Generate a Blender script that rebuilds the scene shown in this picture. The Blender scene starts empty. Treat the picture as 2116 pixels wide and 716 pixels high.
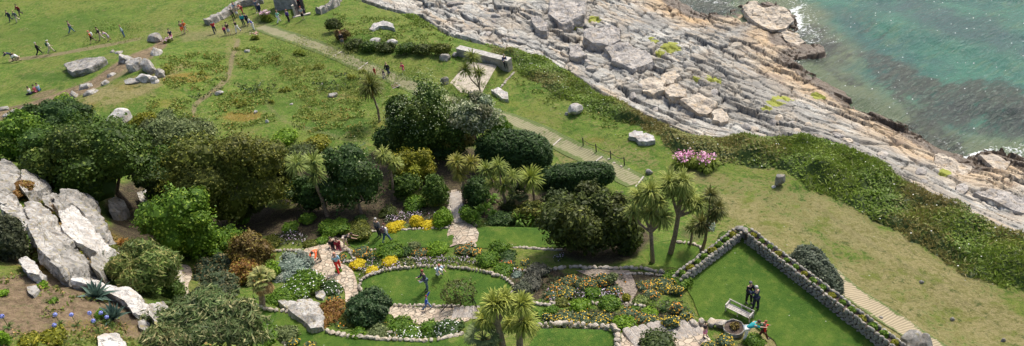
EXPO=0.88
import bpy, bmesh, math, random
import numpy as np
from mathutils import Vector, Matrix
from mathutils.geometry import delaunay_2d_cdt
random.seed(7); RS=np.random.RandomState(11)
C=bpy.context.scene.collection; S=bpy.context.scene
def rad(a): return math.radians(a)
# ------------------------------------------------------------------ camera model
F0=1611.0; CX,CY=1058.0,358.0; PITCH=rad(35.7); ROLL=rad(8.7); HC=45.0
Fv=np.array([0,math.cos(PITCH),-math.sin(PITCH)]); R0=np.array([1.,0,0]); U0=np.array([0,math.sin(PITCH),math.cos(PITCH)])
Rv=R0*math.cos(ROLL)-U0*math.sin(ROLL); Uv=U0*math.cos(ROLL)+R0*math.sin(ROLL)
CAM=np.array([0,0,HC])
def ray(px,py):
    d=Fv*F0+Rv*(px-CX)-Uv*(py-CY); return d/np.linalg.norm(d)
def onz(px,py,z):
    d=ray(px,py); t=(z-HC)/d[2]; return CAM+d*t
def proj(p):
    q=np.asarray(p)-CAM; w=q@Fv; return CX+F0*(q@Rv)/w, CY-F0*(q@Uv)/w
# ------------------------------------------------------------------ numpy noise
def _h(i,j,s):
    n=(i*374761393+j*668265263+s*1442695041).astype(np.int64)&0xffffffff
    n=((n^(n>>13))*1274126177)&0xffffffff
    n=((n^(n>>16))*2246822519)&0xffffffff
    return ((n^(n>>15))&0xffffff)/float(0xffffff)
def vn(x,y,s=0):
    i=np.floor(x).astype(np.int64); j=np.floor(y).astype(np.int64); u=x-i; v=y-j
    u=u*u*(3-2*u); v=v*v*(3-2*v)
    return (_h(i,j,s)*(1-u)+_h(i+1,j,s)*u)*(1-v)+(_h(i,j+1,s)*(1-u)+_h(i+1,j+1,s)*u)*v
def fbm(x,y,s=0,o=4):
    r=0;a=.5
    for k in range(o): r=r+a*vn(x*2**k,y*2**k,s+k); a*=.5
    return r*1.07-.5
def vn3(p,s=0):
    k=np.floor(p[:,2]).astype(np.int64); w=p[:,2]-k; w=w*w*(3-2*w)
    x,y=p[:,0],p[:,1]
    def lay(kk):
        i=np.floor(x).astype(np.int64); j=np.floor(y).astype(np.int64); u=x-i; v=y-j
        u=u*u*(3-2*u); v=v*v*(3-2*v); m=j+kk*7919
        return (_h(i,m,s)*(1-u)+_h(i+1,m,s)*u)*(1-v)+(_h(i,m+1,s)*(1-u)+_h(i+1,m+1,s)*u)*v
    return lay(k)*(1-w)+lay(k+1)*w
def fb3(p,s=0,o=3):
    r=0;a=.5
    for k in range(o): r=r+a*vn3(p*2**k+13*k,s+k); a*=.5
    return r*1.14-.5
def voro(x,y,s=0,jit=.9):
    i=np.floor(x).astype(np.int64); j=np.floor(y).astype(np.int64)
    f1=np.full(x.shape,9.); f2=np.full(x.shape,9.); idv=np.zeros(x.shape); cx=np.zeros(x.shape); cy=np.zeros(x.shape)
    for a in(-1,0,1):
        for b in(-1,0,1):
            ii=i+a;jj=j+b; qx=ii+.5+jit*(_h(ii,jj,s)-.5); qy=jj+.5+jit*(_h(ii,jj,s+5)-.5)
            d=np.hypot(x-qx,y-qy); c=d<f1
            f2=np.where(c,f1,np.minimum(f2,d)); idv=np.where(c,_h(ii,jj,s+9),idv)
            cx=np.where(c,x-qx,cx); cy=np.where(c,y-qy,cy); f1=np.where(c,d,f1)
    return f1,f2,idv,cx,cy
def sst(a,b,x):
    t=np.clip((x-a)/(b-a),0,1); return t*t*(3-2*t)
def sdf(poly,X,Y):
    P=np.asarray(poly)[:,:2]; n=len(P); d=np.full(X.shape,1e9); ins=np.zeros(X.shape,bool)
    for k in range(n):
        a=P[k]; b=P[(k+1)%n]; e=b-a; L=e@e+1e-12
        t=np.clip(((X-a[0])*e[0]+(Y-a[1])*e[1])/L,0,1)
        d=np.minimum(d,np.hypot(X-a[0]-t*e[0],Y-a[1]-t*e[1]))
        c=((a[1]>Y)!=(b[1]>Y))&(X<(b[0]-a[0])*(Y-a[1])/((b[1]-a[1]) if b[1]!=a[1] else 1e-12)+a[0]); ins^=c
    return np.where(ins,d,-d)
def cat(pts,n=6,closed=False):
    P=[np.asarray(p,float) for p in pts]; out=[]; m=len(P)
    for k in range(m if closed else m-1):
        if closed: a,b,c,d=P[k-1],P[k],P[(k+1)%m],P[(k+2)%m]
        else: a,b,c,d=P[max(k-1,0)],P[k],P[k+1],P[min(k+2,m-1)]
        for i in range(n):
            t=i/n; out.append(.5*((2*b)+(c-a)*t+(2*a-5*b+4*c-d)*t*t+(-a+3*b-3*c+d)*t**3))
    if not closed: out.append(P[-1])
    return out
# ------------------------------------------------------------------ terrain heights (px,py,z)
SEA=-5.0
CP=[(0,0,1),(250,0,.5),(500,0,0),(0,60,1),(250,60,.8),(0,125,1.6),(100,118,1.8),(250,85,1.6),(400,75,1.4),(0,200,3),(60,200,3.0),(175,135,2.8),(200,170,3.6),(300,140,5.0),(330,110,3.6),(100,230,4.6),(0,260,6),
(450,60,.6),(450,150,1.6),(420,230,2.6),(540,120,1.0),(650,150,.8),(700,220,1.8),(560,250,2.6),(780,250,2.2),(620,300,3.0),(540,50,.2),(700,115,0),(850,175,0),(640,40,.2),(760,60,.2),(850,90,0),(960,105,-.3),(960,160,0),(1030,225,0),
(1190,225,0),(1140,285,.2),(1240,335,.5),(1330,380,.6),(1330,285,0),(1430,340,.2),(1500,400,.8),(1620,370,.4),(1600,440,1.0),(1700,520,1.2),(1800,600,1.3),(1900,690,1.6),(1900,560,1.0),(2100,640,.6),(2116,716,1.0),(1250,200,-.8),(1450,285,-.6),(1100,130,-.9),(880,50,-.9),
(1700,300,-.4),(1850,380,-.4),(2050,480,-.4),(1950,500,.1),(1800,420,.3),
(250,250,4.6),(100,330,8),(300,330,5),(440,300,3.4),(550,350,3.3),(700,360,3.2),(700,440,4),(850,440,3.8),(600,440,4.2),(500,440,4.2),(850,330,2.2),(940,330,1.8),(940,400,2.6),(1050,400,2.4),(1130,400,2),(1200,400,1.8),(1200,500,3.4),(1280,520,3.6),(1450,450,1.8),(1480,480,2.2),(1000,500,4.2),(830,500,4.2),
(300,440,5.2),(280,480,5.5),(360,520,6.2),(390,580,8.2),(400,620,9.5),(440,520,6.0),(480,620,9.2),(560,520,5.6),(560,600,7.4),(640,520,5.6),(700,560,5.7),(730,620,6.0),(640,640,8.2),(680,660,8.8),(760,660,7.2),(880,655,6.0),(960,650,6.8),(1000,600,6.0),(830,690,8.6),
(900,540,5.4),(1000,545,5.2),(1100,560,5.6),(1250,560,5.6),(1380,560,5.8),(1150,620,6.6),(1300,620,6.8),(1400,620,6.8),(1200,660,7.6),(1350,680,7.8),(1450,680,7.2),(1550,710,7.4),(1200,740,9.5),(1000,740,10),(700,760,11),(1500,780,9),
(230,400,8),(180,470,12),(240,560,14.5),(320,600,13),(100,400,13),(40,380,15),(0,340,13),(130,480,16),(60,520,18.5),(150,560,18.5),(200,610,19),(260,640,18),(300,680,17),(100,640,20),(0,600,21),(0,740,22),(150,740,21),(300,760,19),(370,640,14.5),(400,690,15),(480,716,13.5),(0,480,19),(540,740,12)]
zones=[] # (poly world, z, feather)
def zone(pts,z,f=.5,smooth=False):
    P=[onz(a,b,z)[:2] for a,b in pts]
    if smooth: P=cat(P,5,True)
    zones.append((np.array(P),z,f)); return np.array(P)
OVAL=[]
for k in range(48):
    a=2*math.pi*k/48; ex,ey=903+160*math.cos(a),596+43*math.sin(a)
    # tilt of the ring in the picture
    OVAL.append((ex,ey+(ex-903)*.02))
COURT=[(1539,466),(1405,580),(1412,586),(1432,620),(1450,668),(1470,672),(1520,664),(1560,676),(1600,705),(1640,790),(1990,810),(1840,712),(1700,596),(1600,515)]
OV=zone(OVAL,6.0,.5); CO=zone(COURT,6.0,.25)
LA=zone([(716,492),(745,484),(800,480),(925,475),(931,512),(860,512),(800,511),(735,516)],4.2,.5)
LB=zone([(985,478),(1010,470),(1140,474),(1210,500),(1170,512),(1060,512),(982,512)],4.2,.5)
LG=zone([(1345,552),(1352,505),(1410,495),(1448,512),(1405,562)],4.0,.5)
LE=zone([(488,642),(520,637),(570,646),(615,655),(650,668),(680,690),(720,700),(800,707),(900,707),(960,700),(968,800),(600,800),(590,716),(560,690),(520,665)],9.2,.5)
LF=zone([(1112,684),(1150,681),(1268,687),(1274,760),(1100,760)],8.6,.4)
PD=zone([(968,124),(1025,135),(1000,190),(935,172)],0.0,.4)
cw=np.array([onz(a,b,z) for a,b,z in CP]); 
def fit(P,Z):
    n=len(P); D=np.linalg.norm(P[:,None]-P[None],axis=2); A=np.zeros((n+1,n+1)); A[:n,:n]=-D-np.eye(n)*.0; A[:n,n]=1;A[n,:n]=1
    A[:n,:n]-=np.eye(n)*-.6
    return np.linalg.solve(A,np.append(Z,0))
zc=[]
for P,z,f in zones:
    zc.append((P.mean(0)[0],P.mean(0)[1],z))
zc=np.array(zc); P_=np.vstack([cw[:,:2],zc[:,:2]]); Z_=np.append(cw[:,2],zc[:,2])
W=fit(P_,Z_)
GX0,GX1,GY0,GY1,GS=-125.,105.,8.,190.,.3
gx=np.arange(GX0,GX1,GS); gy=np.arange(GY0,GY1,GS); GXX,GYY=np.meshgrid(gx,gy)
ZZ=np.full(GXX.shape,W[-1])
for k in range(len(P_)): ZZ-=W[k]*np.hypot(GXX-P_[k,0],GYY-P_[k,1])
def blur(a,n):
    for _ in range(n):
        a=np.pad(a,1,mode='edge'); a=(a[:-2,1:-1]+a[2:,1:-1]+a[1:-1,:-2]+a[1:-1,2:]+a[1:-1,1:-1]*2)/6
    return a
ZZ=blur(ZZ,14)
ZZ=np.clip(ZZ,-30,26)
# coast: shore line polylines
def wpoly(pts,z): return np.array([onz(a,b,z)[:2] for a,b in pts])
COAST_PX=[(1300,-90),(1370,-20),(1405,12),(1450,30),(1500,32),(1545,8),(1600,10),(1640,35),(1652,62),(1618,78),(1622,92),(1690,96),(1700,112),(1640,128),(1668,150),(1722,188),(1800,232),(1880,278),(1950,318),(2000,352),(2020,322),(2060,318),(2116,335),(2300,420),(2500,560)]
VEG_PX=[(560,-90),(650,-50),(735,-5),(790,12),(860,28),(930,66),(1040,95),(1130,115),(1230,180),(1330,238),(1400,268),(1460,284),(1530,283),(1620,292),(1690,285),(1760,312),(1830,352),(1900,392),(2000,440),(2060,470),(2120,500),(2300,600),(2500,720)]
coast=wpoly(COAST_PX,SEA); veg=wpoly(VEG_PX,-.8)
seapoly=np.vstack([coast,[[300,60],[300,400],[-60,400]]])
rockpoly=np.vstack([veg,coast[::-1]])
sd_sea=sdf(seapoly,GXX,GYY); sd_rock=sdf(rockpoly,GXX,GYY)
sd_land=sdf(np.vstack([veg,[[300,-50],[-300,-50],[-300,400],[veg[0][0]-60,400]]]),GXX,GYY)  # >0 on the vegetated side
# base of rock shelf: from veg (-1) to sea (-5.3)
t=np.clip((-sd_land)/(np.abs(sd_land)+np.abs(sd_sea)+1e-6),0,1)
shelf=-1.2-(SEA*-1+.1-1.2)*t**1.15
shelf=np.where(sd_sea>0,SEA-.25-.25*np.minimum(sd_sea,20),shelf)
wl=sst(-1.5,1.5,sd_land)
ZG=ZZ*wl+(shelf-1.6)*(1-wl)
ZG+=fbm(GXX/5,GYY/5,3)*.7*np.clip(wl,0,1)
ZG+=fbm(GXX/1.3,GYY/1.3,8)*.20*np.clip(wl,0,1)
for P,z,f in zones:
    m=(GXX>P[:,0].min()-3)&(GXX<P[:,0].max()+3)&(GYY>P[:,1].min()-3)&(GYY<P[:,1].max()+3)
    s=sdf(P,GXX[m],GYY[m]); w=sst(-f-.3,-.3+.0001 if f<.3 else 0,s); ZG[m]=ZG[m]*(1-w)+z*w
def bil(G,x,y):
    x=np.asarray(x,float);y=np.asarray(y,float)
    u=np.clip((x-GX0)/GS,0,len(gx)-1.001); v=np.clip((y-GY0)/GS,0,len(gy)-1.001)
    i=u.astype(int); j=v.astype(int); u=u-i; v=v-j
    return (G[j,i]*(1-u)+G[j,i+1]*u)*(1-v)+(G[j+1,i]*(1-u)+G[j+1,i+1]*u)*v
def hz(x,y): return bil(ZG,x,y)
def hit(px,py,off=0.):
    d=ray(px,py); ts=np.arange(14,220,.15); P=CAM+d*ts[:,None]; dz=P[:,2]-bil(ZG,P[:,0],P[:,1])-off
    k=np.argmax(dz<0); 
    if dz[k]>=0: return onz(px,py,off)
    a=dz[k-1]/(dz[k-1]-dz[k]+1e-9) if k>0 else 0
    return P[max(k-1,0)]+(P[k]-P[max(k-1,0)])*a
def mpp(p): return np.linalg.norm(np.asarray(p)-CAM)/F0      # metres per photo pixel there
# ------------------------------------------------------------------ node materials
def newmat(name):
    m=bpy.data.materials.new(name); m.use_nodes=True; nt=m.node_tree; nt.nodes.clear()
    o=nt.nodes.new('ShaderNodeOutputMaterial'); b=nt.nodes.new('ShaderNodeBsdfPrincipled'); nt.links.new(b.outputs[0],o.inputs[0])
    return m,nt,b,o
class N:
    def __init__(s,nt): s.nt=nt
    def n(s,t,**k):
        x=s.nt.nodes.new(t)
        for a,b in k.items(): setattr(x,a,b)
        return x
    def l(s,a,b): s.nt.links.new(a,b)
    def setin(s,x,i,v):
        if hasattr(v,'is_output') or isinstance(v,bpy.types.NodeSocket): s.l(v,x.inputs[i])
        elif v is not None:
            if isinstance(v,tuple) and len(v)==3 and x.inputs[i].type=='RGBA': v=(*v,1)
            x.inputs[i].default_value=v
    def coord(s,w='Object'): return s.n('ShaderNodeTexCoord').outputs[w]
    def pos(s): return s.n('ShaderNodeNewGeometry').outputs['Position']
    def mapp(s,v,sc=(1,1,1),rot=(0,0,0)):
        x=s.n('ShaderNodeMapping'); s.l(v,x.inputs[0]); x.inputs['Scale'].default_value=sc; x.inputs['Rotation'].default_value=rot; return x.outputs[0]
    def noise(s,v,sc,det=5,ro=.55,dist=0,out=0):
        x=s.n('ShaderNodeTexNoise'); s.l(v,x.inputs['Vector']); x.inputs['Scale'].default_value=sc; x.inputs['Detail'].default_value=det; x.inputs['Roughness'].default_value=ro; x.inputs['Distortion'].default_value=dist; return x.outputs[out]
    def voro(s,v,sc,feat='F1',out=0,rnd=1):
        x=s.n('ShaderNodeTexVoronoi',feature=feat); s.l(v,x.inputs['Vector']); x.inputs['Scale'].default_value=sc; x.inputs['Randomness'].default_value=rnd; return x.outputs[out]
    def mix(s,f,a,b,bt='MIX'):
        x=s.n('ShaderNodeMix',data_type='RGBA',blend_type=bt); s.setin(x,0,f); s.setin(x,6,a); s.setin(x,7,b); return x.outputs[2]
    def mr(s,v,a,b,c=0,d=1):
        x=s.n('ShaderNodeMapRange'); x.interpolation_type='SMOOTHSTEP'; s.l(v,x.inputs[0])
        for i,q in enumerate((a,b,c,d)): x.inputs[1+i].default_value=q
        return x.outputs[0]
    def m(s,op,a,b=None,c=None):
        x=s.n('ShaderNodeMath',operation=op); s.setin(x,0,a); s.setin(x,1,b); s.setin(x,2,c); return x.outputs[0]
    def bump(s,h,st=.5,di=.05,nrm=None):
        x=s.n('ShaderNodeBump'); x.inputs['Strength'].default_value=st; x.inputs['Distance'].default_value=di; s.l(h,x.inputs['Height'])
        if nrm is not None: s.l(nrm,x.inputs['Normal'])
        return x.outputs[0]
    def attr(s,nm,out='Color'):
        x=s.n('ShaderNodeAttribute'); x.attribute_name=nm; return x.outputs[out]
def flat(name,col,rough=.7,var=.25,sc=8,bump=.2,metal=0):
    m,nt,b,o=newmat(name); g=N(nt); c=g.coord()
    n=g.noise(c,sc,4); col2=tuple(x*(1-var) for x in col); col1=tuple(min(1,x*(1+var)) for x in col)
    g.l(g.mix(g.mr(n,.3,.7),col2,col1),b.inputs['Base Color']); b.inputs['Roughness'].default_value=rough; b.inputs['Metallic'].default_value=metal
    if bump: g.l(g.bump(g.noise(c,sc*3,3),bump,.02),b.inputs['Normal'])
    return m
_cm={}
def cloth(col):
    if col not in _cm: _cm[col]=flat('cloth_%d'%len(_cm),col,.85,.18,6,.25)
    return _cm[col]
# foliage: colour carried per leaf
m,nt,b,o=newmat('foliage'); g=N(nt); a=g.attr('Col'); b.inputs['Roughness'].default_value=.55; b.inputs['Specular IOR Level'].default_value=.25
g.l(a,b.inputs['Base Color']); tr=g.n('ShaderNodeBsdfTranslucent'); g.l(a,tr.inputs[0]); mx=g.n('ShaderNodeMixShader'); mx.inputs[0].default_value=.22
g.l(b.outputs[0],mx.inputs[1]); g.l(tr.outputs[0],mx.inputs[2]); g.l(mx.outputs[0],o.inputs[0]); FOL=m
m,nt,b,o=newmat('petals'); g=N(nt); g.l(g.attr('Col'),b.inputs['Base Color']); b.inputs['Roughness'].default_value=.8; PET=m
BARK=flat('bark',(.16,.12,.085),.9,.4,5,.5); PALMBARK=flat('palm_bark',(.24,.18,.13),.9,.35,6,.6)
def rockmat(name,base,dark,warm,wamt,sc=1.0,lichen=.0):
    m,nt,b,o=newmat(name); g=N(nt); c=g.pos()
    n1=g.noise(c,.9*sc,6,.6); n2=g.noise(c,4*sc,5,.65); n3=g.noise(g.mapp(c,(1,1,3)),1.7*sc,4,.5,.6)
    col=g.mix(g.mr(n1,.35,.62),dark,base); col=g.mix(g.m('MULTIPLY',g.mr(n3,.48,.68),wamt),col,warm)
    col=g.mix(g.mr(n2,.52,.72),col,tuple(x*.55 for x in dark)); 
    wv=g.n('ShaderNodeVectorMath',operation='ADD'); ws=g.n('ShaderNodeVectorMath',operation='SCALE'); g.l(g.noise(c,1.3*sc,4,.6,0,1),ws.inputs[0]); ws.inputs['Scale'].default_value=1.3/sc; g.l(c,wv.inputs[0]); g.l(ws.outputs[0],wv.inputs[1]); vv=g.voro(g.mapp(wv.outputs[0],(1,1,1.6)),.5*sc,'DISTANCE_TO_EDGE'); cr=g.m('MAXIMUM',g.mr(vv,.0,.016),g.mr(n1,.56,.48)); col=g.mix(cr,tuple(x*.45 for x in dark),col)
    if lichen: col=g.mix(g.m('MULTIPLY',g.mr(g.noise(c,2.3*sc,4),.58,.66),lichen),col,(.30,.25,.05))
    g.l(col,b.inputs['Base Color']); b.inputs['Roughness'].default_value=.85
    hh=g.m('ADD',g.m('MULTIPLY',n2,.6),g.m('ADD',g.noise(c,14*sc,4),g.m('MULTIPLY',cr,.7))); g.l(g.bump(hh,.7,.09),b.inputs['Normal']); return m
RCL=rockmat('cliff_rock',(.50,.485,.455),(.20,.19,.175),(.33,.26,.18),.6,1.7,.5)
RW=rockmat('pale_rock',(.58,.565,.535),(.34,.325,.305),(.42,.33,.24),.5)
RG=rockmat('grey_rock',(.37,.355,.33),(.17,.165,.15),(.33,.27,.20),.5,1.3,.4)
RS2=rockmat('edging_stone',(.55,.50,.42),(.36,.31,.25),(.50,.40,.26),.6,2)
RWALL=rockmat('wall_stone',(.46,.43,.37),(.27,.25,.22),(.38,.31,.23),.6,2.2,.5)
SOIL=flat('soil',(.085,.06,.045),.95,.45,3,.6)
# ------------------------------------------------------------------ mesh helpers
def link(o,parent=None):
    C.objects.link(o)
    if parent: o.parent=parent
    return o
def tag(o,label=None,catg=None,group=None,kind=None):
    if label: o['label']=label
    if catg: o['category']=catg
    if group: o['group']=group
    if kind: o['kind']=kind
    return o
def thing(name,loc,label,catg,group=None,rz=0):
    o=bpy.data.objects.new(name,None); o.empty_display_size=.3; link(o); o.location=Vector(loc); o.rotation_euler=(0,0,rz); return tag(o,label,catg,group)
class Q:
    """collects quads with a colour each, builds ONE mesh"""
    def __init__(s): s.v=[];s.c=[]
    def add(s,q,col):
        q=np.asarray(q,float).reshape(-1,4,3); col=np.asarray(col,float)
        if col.ndim==1: col=np.tile(col,(len(q),1))
        s.v.append(q); s.c.append(col); return s
    def build(s,name,mat,parent=None,loc=None,smooth=False):
        v=np.concatenate(s.v); c=np.concatenate(s.c); n=len(v)
        me=bpy.data.meshes.new(name); me.vertices.add(n*4); me.vertices.foreach_set('co',v.astype(np.float32).ravel())
        me.loops.add(n*4); me.loops.foreach_set('vertex_index',np.arange(n*4,dtype=np.int32)); me.polygons.add(n)
        me.polygons.foreach_set('loop_start',np.arange(0,n*4,4,dtype=np.int32)); 
        me.update(calc_edges=True)
        at=me.color_attributes.new('Col','FLOAT_COLOR','POINT'); cc=np.ones((n*4,4),np.float32); cc[:,:3]=np.repeat(np.clip(c,0,1),4,0); at.data.foreach_set('color',cc.ravel())
        me.materials.append(mat); o=bpy.data.objects.new(name,me); link(o,parent)
        if loc is not None: o.location=Vector(loc)
        return o
def nrm(a): return a/(np.linalg.norm(a,axis=-1,keepdims=True)+1e-9)
def leaves(pos,nor,size,elong=1.5,rs=RS):
    n=len(pos); r=rs.normal(size=(n,3)); t=nrm(np.cross(nor,r)); bt=np.cross(nor,t); s=np.asarray(size).reshape(-1,1)
    return np.stack([pos-t*s*elong*.5,pos-bt*s*.5+t*s*.1,pos+t*s*elong*.5,pos+bt*s*.5+t*s*.1],1)
def lerp(a,b,t): 
    a=np.asarray(a);b=np.asarray(b); return a+(b-a)*np.asarray(t).reshape(-1,1)
def rdir(n,rs=RS): return nrm(rs.normal(size=(n,3)))
def blades(p,d,L,w,droop,col,q,mid=.5,rs=RS):
    L=np.asarray(L).reshape(-1,1)*np.ones((len(p),1)); z=np.array([0,0,1.]); dr=np.asarray(droop).reshape(-1,1)*np.ones((len(p),1))
    p1=p+d*L*mid; d2=nrm(d-z*dr); p2=p1+d2*L*(1-mid)*.6; d3=nrm(d2-z*dr*1.2); p3=p2+d3*L*(1-mid)*.4
    s=nrm(np.cross(d,z)+1e-4)+rs.normal(size=p.shape)*.25; s=nrm(s)*w*.5
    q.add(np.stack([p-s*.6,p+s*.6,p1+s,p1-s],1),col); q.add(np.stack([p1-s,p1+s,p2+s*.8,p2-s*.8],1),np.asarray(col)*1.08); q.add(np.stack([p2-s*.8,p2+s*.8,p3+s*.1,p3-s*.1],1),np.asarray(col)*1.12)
def sphq(c,r,nu=12,nv=7,amp=.15,seed=0):
    u=np.linspace(0,2*math.pi,nu+1); v=np.linspace(-math.pi/2,math.pi/2,nv+1); U,V=np.meshgrid(u,v); D=np.stack([np.cos(V)*np.cos(U),np.cos(V)*np.sin(U),np.sin(V)],-1)
    k=1+amp*2*fb3((D.reshape(-1,3)*1.6+seed*3.1),seed).reshape(D.shape[:2]); P=np.asarray(c)+D*k[...,None]*np.asarray(r)
    return np.stack([P[:-1,:-1],P[:-1,1:],P[1:,1:],P[1:,:-1]],2).reshape(-1,4,3)
def tube(pts,rr,n=7,col=(.1,.1,.1),q=None):
    P=np.array(pts,float); R=np.asarray(rr,float)*np.ones(len(P)); T=nrm(np.gradient(P,axis=0)); ref=np.array([.3,.9,.2]); A=nrm(np.cross(T,ref)); B=np.cross(T,A)
    a=np.linspace(0,2*math.pi,n+1); ring=P[:,None]+R[:,None,None]*(A[:,None]*np.cos(a)[None,:,None]+B[:,None]*np.sin(a)[None,:,None])
    f=np.stack([ring[:-1,:-1],ring[:-1,1:],ring[1:,1:],ring[1:,:-1]],2).reshape(-1,4,3)
    if q is not None: q.add(f,col)
    return f
def lobed(d,seed,L,bump,box=1.0):
    """radius multiplier of a lobed, star-shaped crown for the directions d (n,3)"""
    rs=np.random.RandomState(seed+77); k=np.ones(len(d))
    if box<1: 
        e=np.abs(d)**(1/box); k=1/np.maximum((np.abs(d)**(2/box)).sum(1)**(box/2),1e-6)
    r=k*(1-bump*1.0); idn=np.zeros(len(d))
    for (m,w_) in ((L,.62),(L*6,.30),(L*26,.14)):
        cs=rdir(m,rs); a0=math.sqrt(4.0/m)*1.15; best=np.full(len(d),-1.); who=np.zeros(len(d),int)
        for s in range(0,len(d),20000):
            dt=d[s:s+20000]@cs.T; who[s:s+20000]=dt.argmax(1); best[s:s+20000]=dt.max(1)
        a=np.arccos(np.clip(best,-1,1))/a0; amp=.6+.8*rs.rand(m); b=np.sqrt(np.clip(1-a*a,0,1))*amp[who]; r=r+bump*w_*b*1.25
        if w_>.5: idn=rs.rand(m)[who]
        elif w_>.2: idn=idn*.5+.5*rs.rand(m)[who]
    return r,idn
def crown_q(q,c,r,n,leaf,cols,lobes=14,lr=.36,seed=0,elong=1.5,tip=.12,low=-.35,core=.72,rough=1.0,updir=.3,bump=.34,box=1.0):
    rs=np.random.RandomState(seed+100); c=np.asarray(c,float); r=np.asarray(r,float); c1,c2,c3=[np.asarray(x) for x in cols]
    d=rdir(int(n*1.5),rs); d=d[d[:,2]>max(low-.35,-.95)][:n]; m=len(d); R,idn=lobed(d,seed,lobes,bump,box)
    sink=rs.rand(m,1); R=R[:,None]*(1.02-.16*sink**1.5+.10*np.maximum(0,rs.normal(size=(m,1))-1.1)*bump*3.2)
    pos=c+d*R*r; nd=nrm(d/r); nor=nrm(nd*.7+np.array([0,0,updir])+rs.normal(size=(m,3))*.5)
    t=np.clip(idn*.55+rs.rand(m)*.5,0,1); col=lerp(c1,c2,t); tipm=rs.rand(m)<tip; col[tipm]=lerp(c3,c2,rs.rand(tipm.sum())*.6); col=col*(.8+.4*rs.rand(m,1))
    q.add(leaves(pos,nor,leaf*(.6+.8*rs.rand(m)),elong,rs),col)
    if core:
        nu,nv=(26,16) if n>1500 else (12,8); u=np.linspace(0,2*math.pi,nu+1); v=np.linspace(-math.pi/2,math.pi/2,nv+1); U_,V_=np.meshgrid(u,v); D=np.stack([np.cos(V_)*np.cos(U_),np.cos(V_)*np.sin(U_),np.sin(V_)],-1).reshape(-1,3)
        k,_=lobed(D,seed,lobes,bump,box); Pq=(c+D*(k*.86)[:,None]*r).reshape(nv+1,nu+1,3); Pq[:,-1]=Pq[:,0]; q.add(np.stack([Pq[:-1,:-1],Pq[:-1,1:],Pq[1:,1:],Pq[1:,:-1]],2).reshape(-1,4,3),lerp(c1,c2,[.15])[0])  # core in a dark leaf tone, painted-in shade of the crown interior
# ================================================================== world, light, camera
w=bpy.data.worlds.new("World"); S.world=w; w.use_nodes=True; nt=w.node_tree; bg=nt.nodes['Background']
sk=nt.nodes.new('ShaderNodeTexSky'); sk.sky_type='NISHITA'; sk.sun_disc=False; SUN_EL=rad(50); SUN_AZ=rad(40)   # azimuth clockwise from +Y
sk.sun_elevation=SUN_EL; sk.sun_rotation=SUN_AZ; sk.air_density=1.0; sk.dust_density=4.5; nt.links.new(sk.outputs[0],bg.inputs[0]); bg.inputs[1].default_value=.105
sl=bpy.data.lights.new('sun','SUN'); sl.energy=2.0; sl.angle=rad(7); sl.color=(1,.95,.86); so=link(bpy.data.objects.new('sun',sl))
sd=Vector((math.sin(SUN_AZ)*math.cos(SUN_EL),math.cos(SUN_AZ)*math.cos(SUN_EL),math.sin(SUN_EL))); so.rotation_euler=(-sd).to_track_quat('-Z','Y').to_euler()
so.location=(40,60,80)
cd=bpy.data.cameras.new('camera'); co=link(bpy.data.objects.new('camera',cd)); S.camera=co; cd.sensor_width=36; cd.lens=36*F0/2116; cd.clip_start=.5; cd.clip_end=6000
M=Matrix((( Rv[0],Uv[0],-Fv[0],0),(Rv[1],Uv[1],-Fv[1],0),(Rv[2],Uv[2],-Fv[2],HC),(0,0,0,1))); co.matrix_world=M
S.view_settings.view_transform='Standard'; S.view_settings.look='None'; S.view_settings.exposure=EXPO; S.view_settings.gamma=1
S.render.resolution_x=1024; S.render.resolution_y=346
# ================================================================== ground
q_=np.stack([GXX,GYY,ZG],-1)-CAM; w_=q_@Fv; w_=np.where(w_>1,w_,1); PXG=CX+F0*(q_@Rv)/w_; PYG=CY-F0*(q_@Uv)/w_
WN=fbm(GXX/3,GYY/3,21)*1.2
def paint(bl):
    a=np.zeros(GXX.shape)
    for (x,y,rx,ry,wt,*an) in bl:
        th=rad(an[0]) if an else 0; dx=PXG-x; dy=PYG-y; u=(dx*math.cos(th)+dy*math.sin(th))/rx; v=(-dx*math.sin(th)+dy*math.cos(th))/ry
        a=np.maximum(a,wt*sst(1.35,.55,np.hypot(u,v)+WN*.5))
    return a
def stroke(pts,wpx,wt):
    a=np.zeros(GXX.shape); P=cat(pts,6)
    for i in range(len(P)-1):
        p0,p1=P[i],P[i+1]; e=p1-p0; t=np.clip(((PXG-p0[0])*e[0]+(PYG-p0[1])*e[1])/(e@e+1e-9),0,1); d=np.hypot(PXG-p0[0]-t*e[0],PYG-p0[1]-t*e[1]); a=np.maximum(a,sst(1.4,.3,d/wpx+WN*.4))
    return a*wt
dry=paint([(1560,400,110,36,.55,15),(1750,470,150,40,.75,28),(1900,560,190,50,.8,32),(2060,680,120,60,.85,32),(1650,430,120,40,.6,20),(1180,245,60,18,.35),(1300,320,80,22,.5,15),(1450,365,80,22,.6,10),(1520,430,70,24,.75,25),
 (1180,335,50,16,.55,35),(1060,205,60,18,.3,35),(300,175,120,18,.75,-24),(200,200,110,14,.85,-26),(110,235,80,14,.8,-18),(460,160,50,12,.4,30),(640,130,70,16,.35,15),(30,80,60,15,.3),(480,110,20,50,.5),(1580,640,60,14,.3,20),(1740,690,60,20,.25,30),(700,240,60,14,.3),(500,240,60,14,.35),(1840,520,90,14,.8,32),(1990,620,60,30,.9,32)])
dry=np.maximum(dry,np.clip(fbm(GXX/9,GYY/9,31)*2.2-.1,0,.5)); dry=np.maximum(dry,np.clip(.50+1.5*fbm(GXX/5,GYY/5,33)+.7*fbm(GXX/1.8,GYY/1.8,34),0,.95)*sst(1380,1560,PXG)*sst(1,3,sd_land)); 
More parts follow.
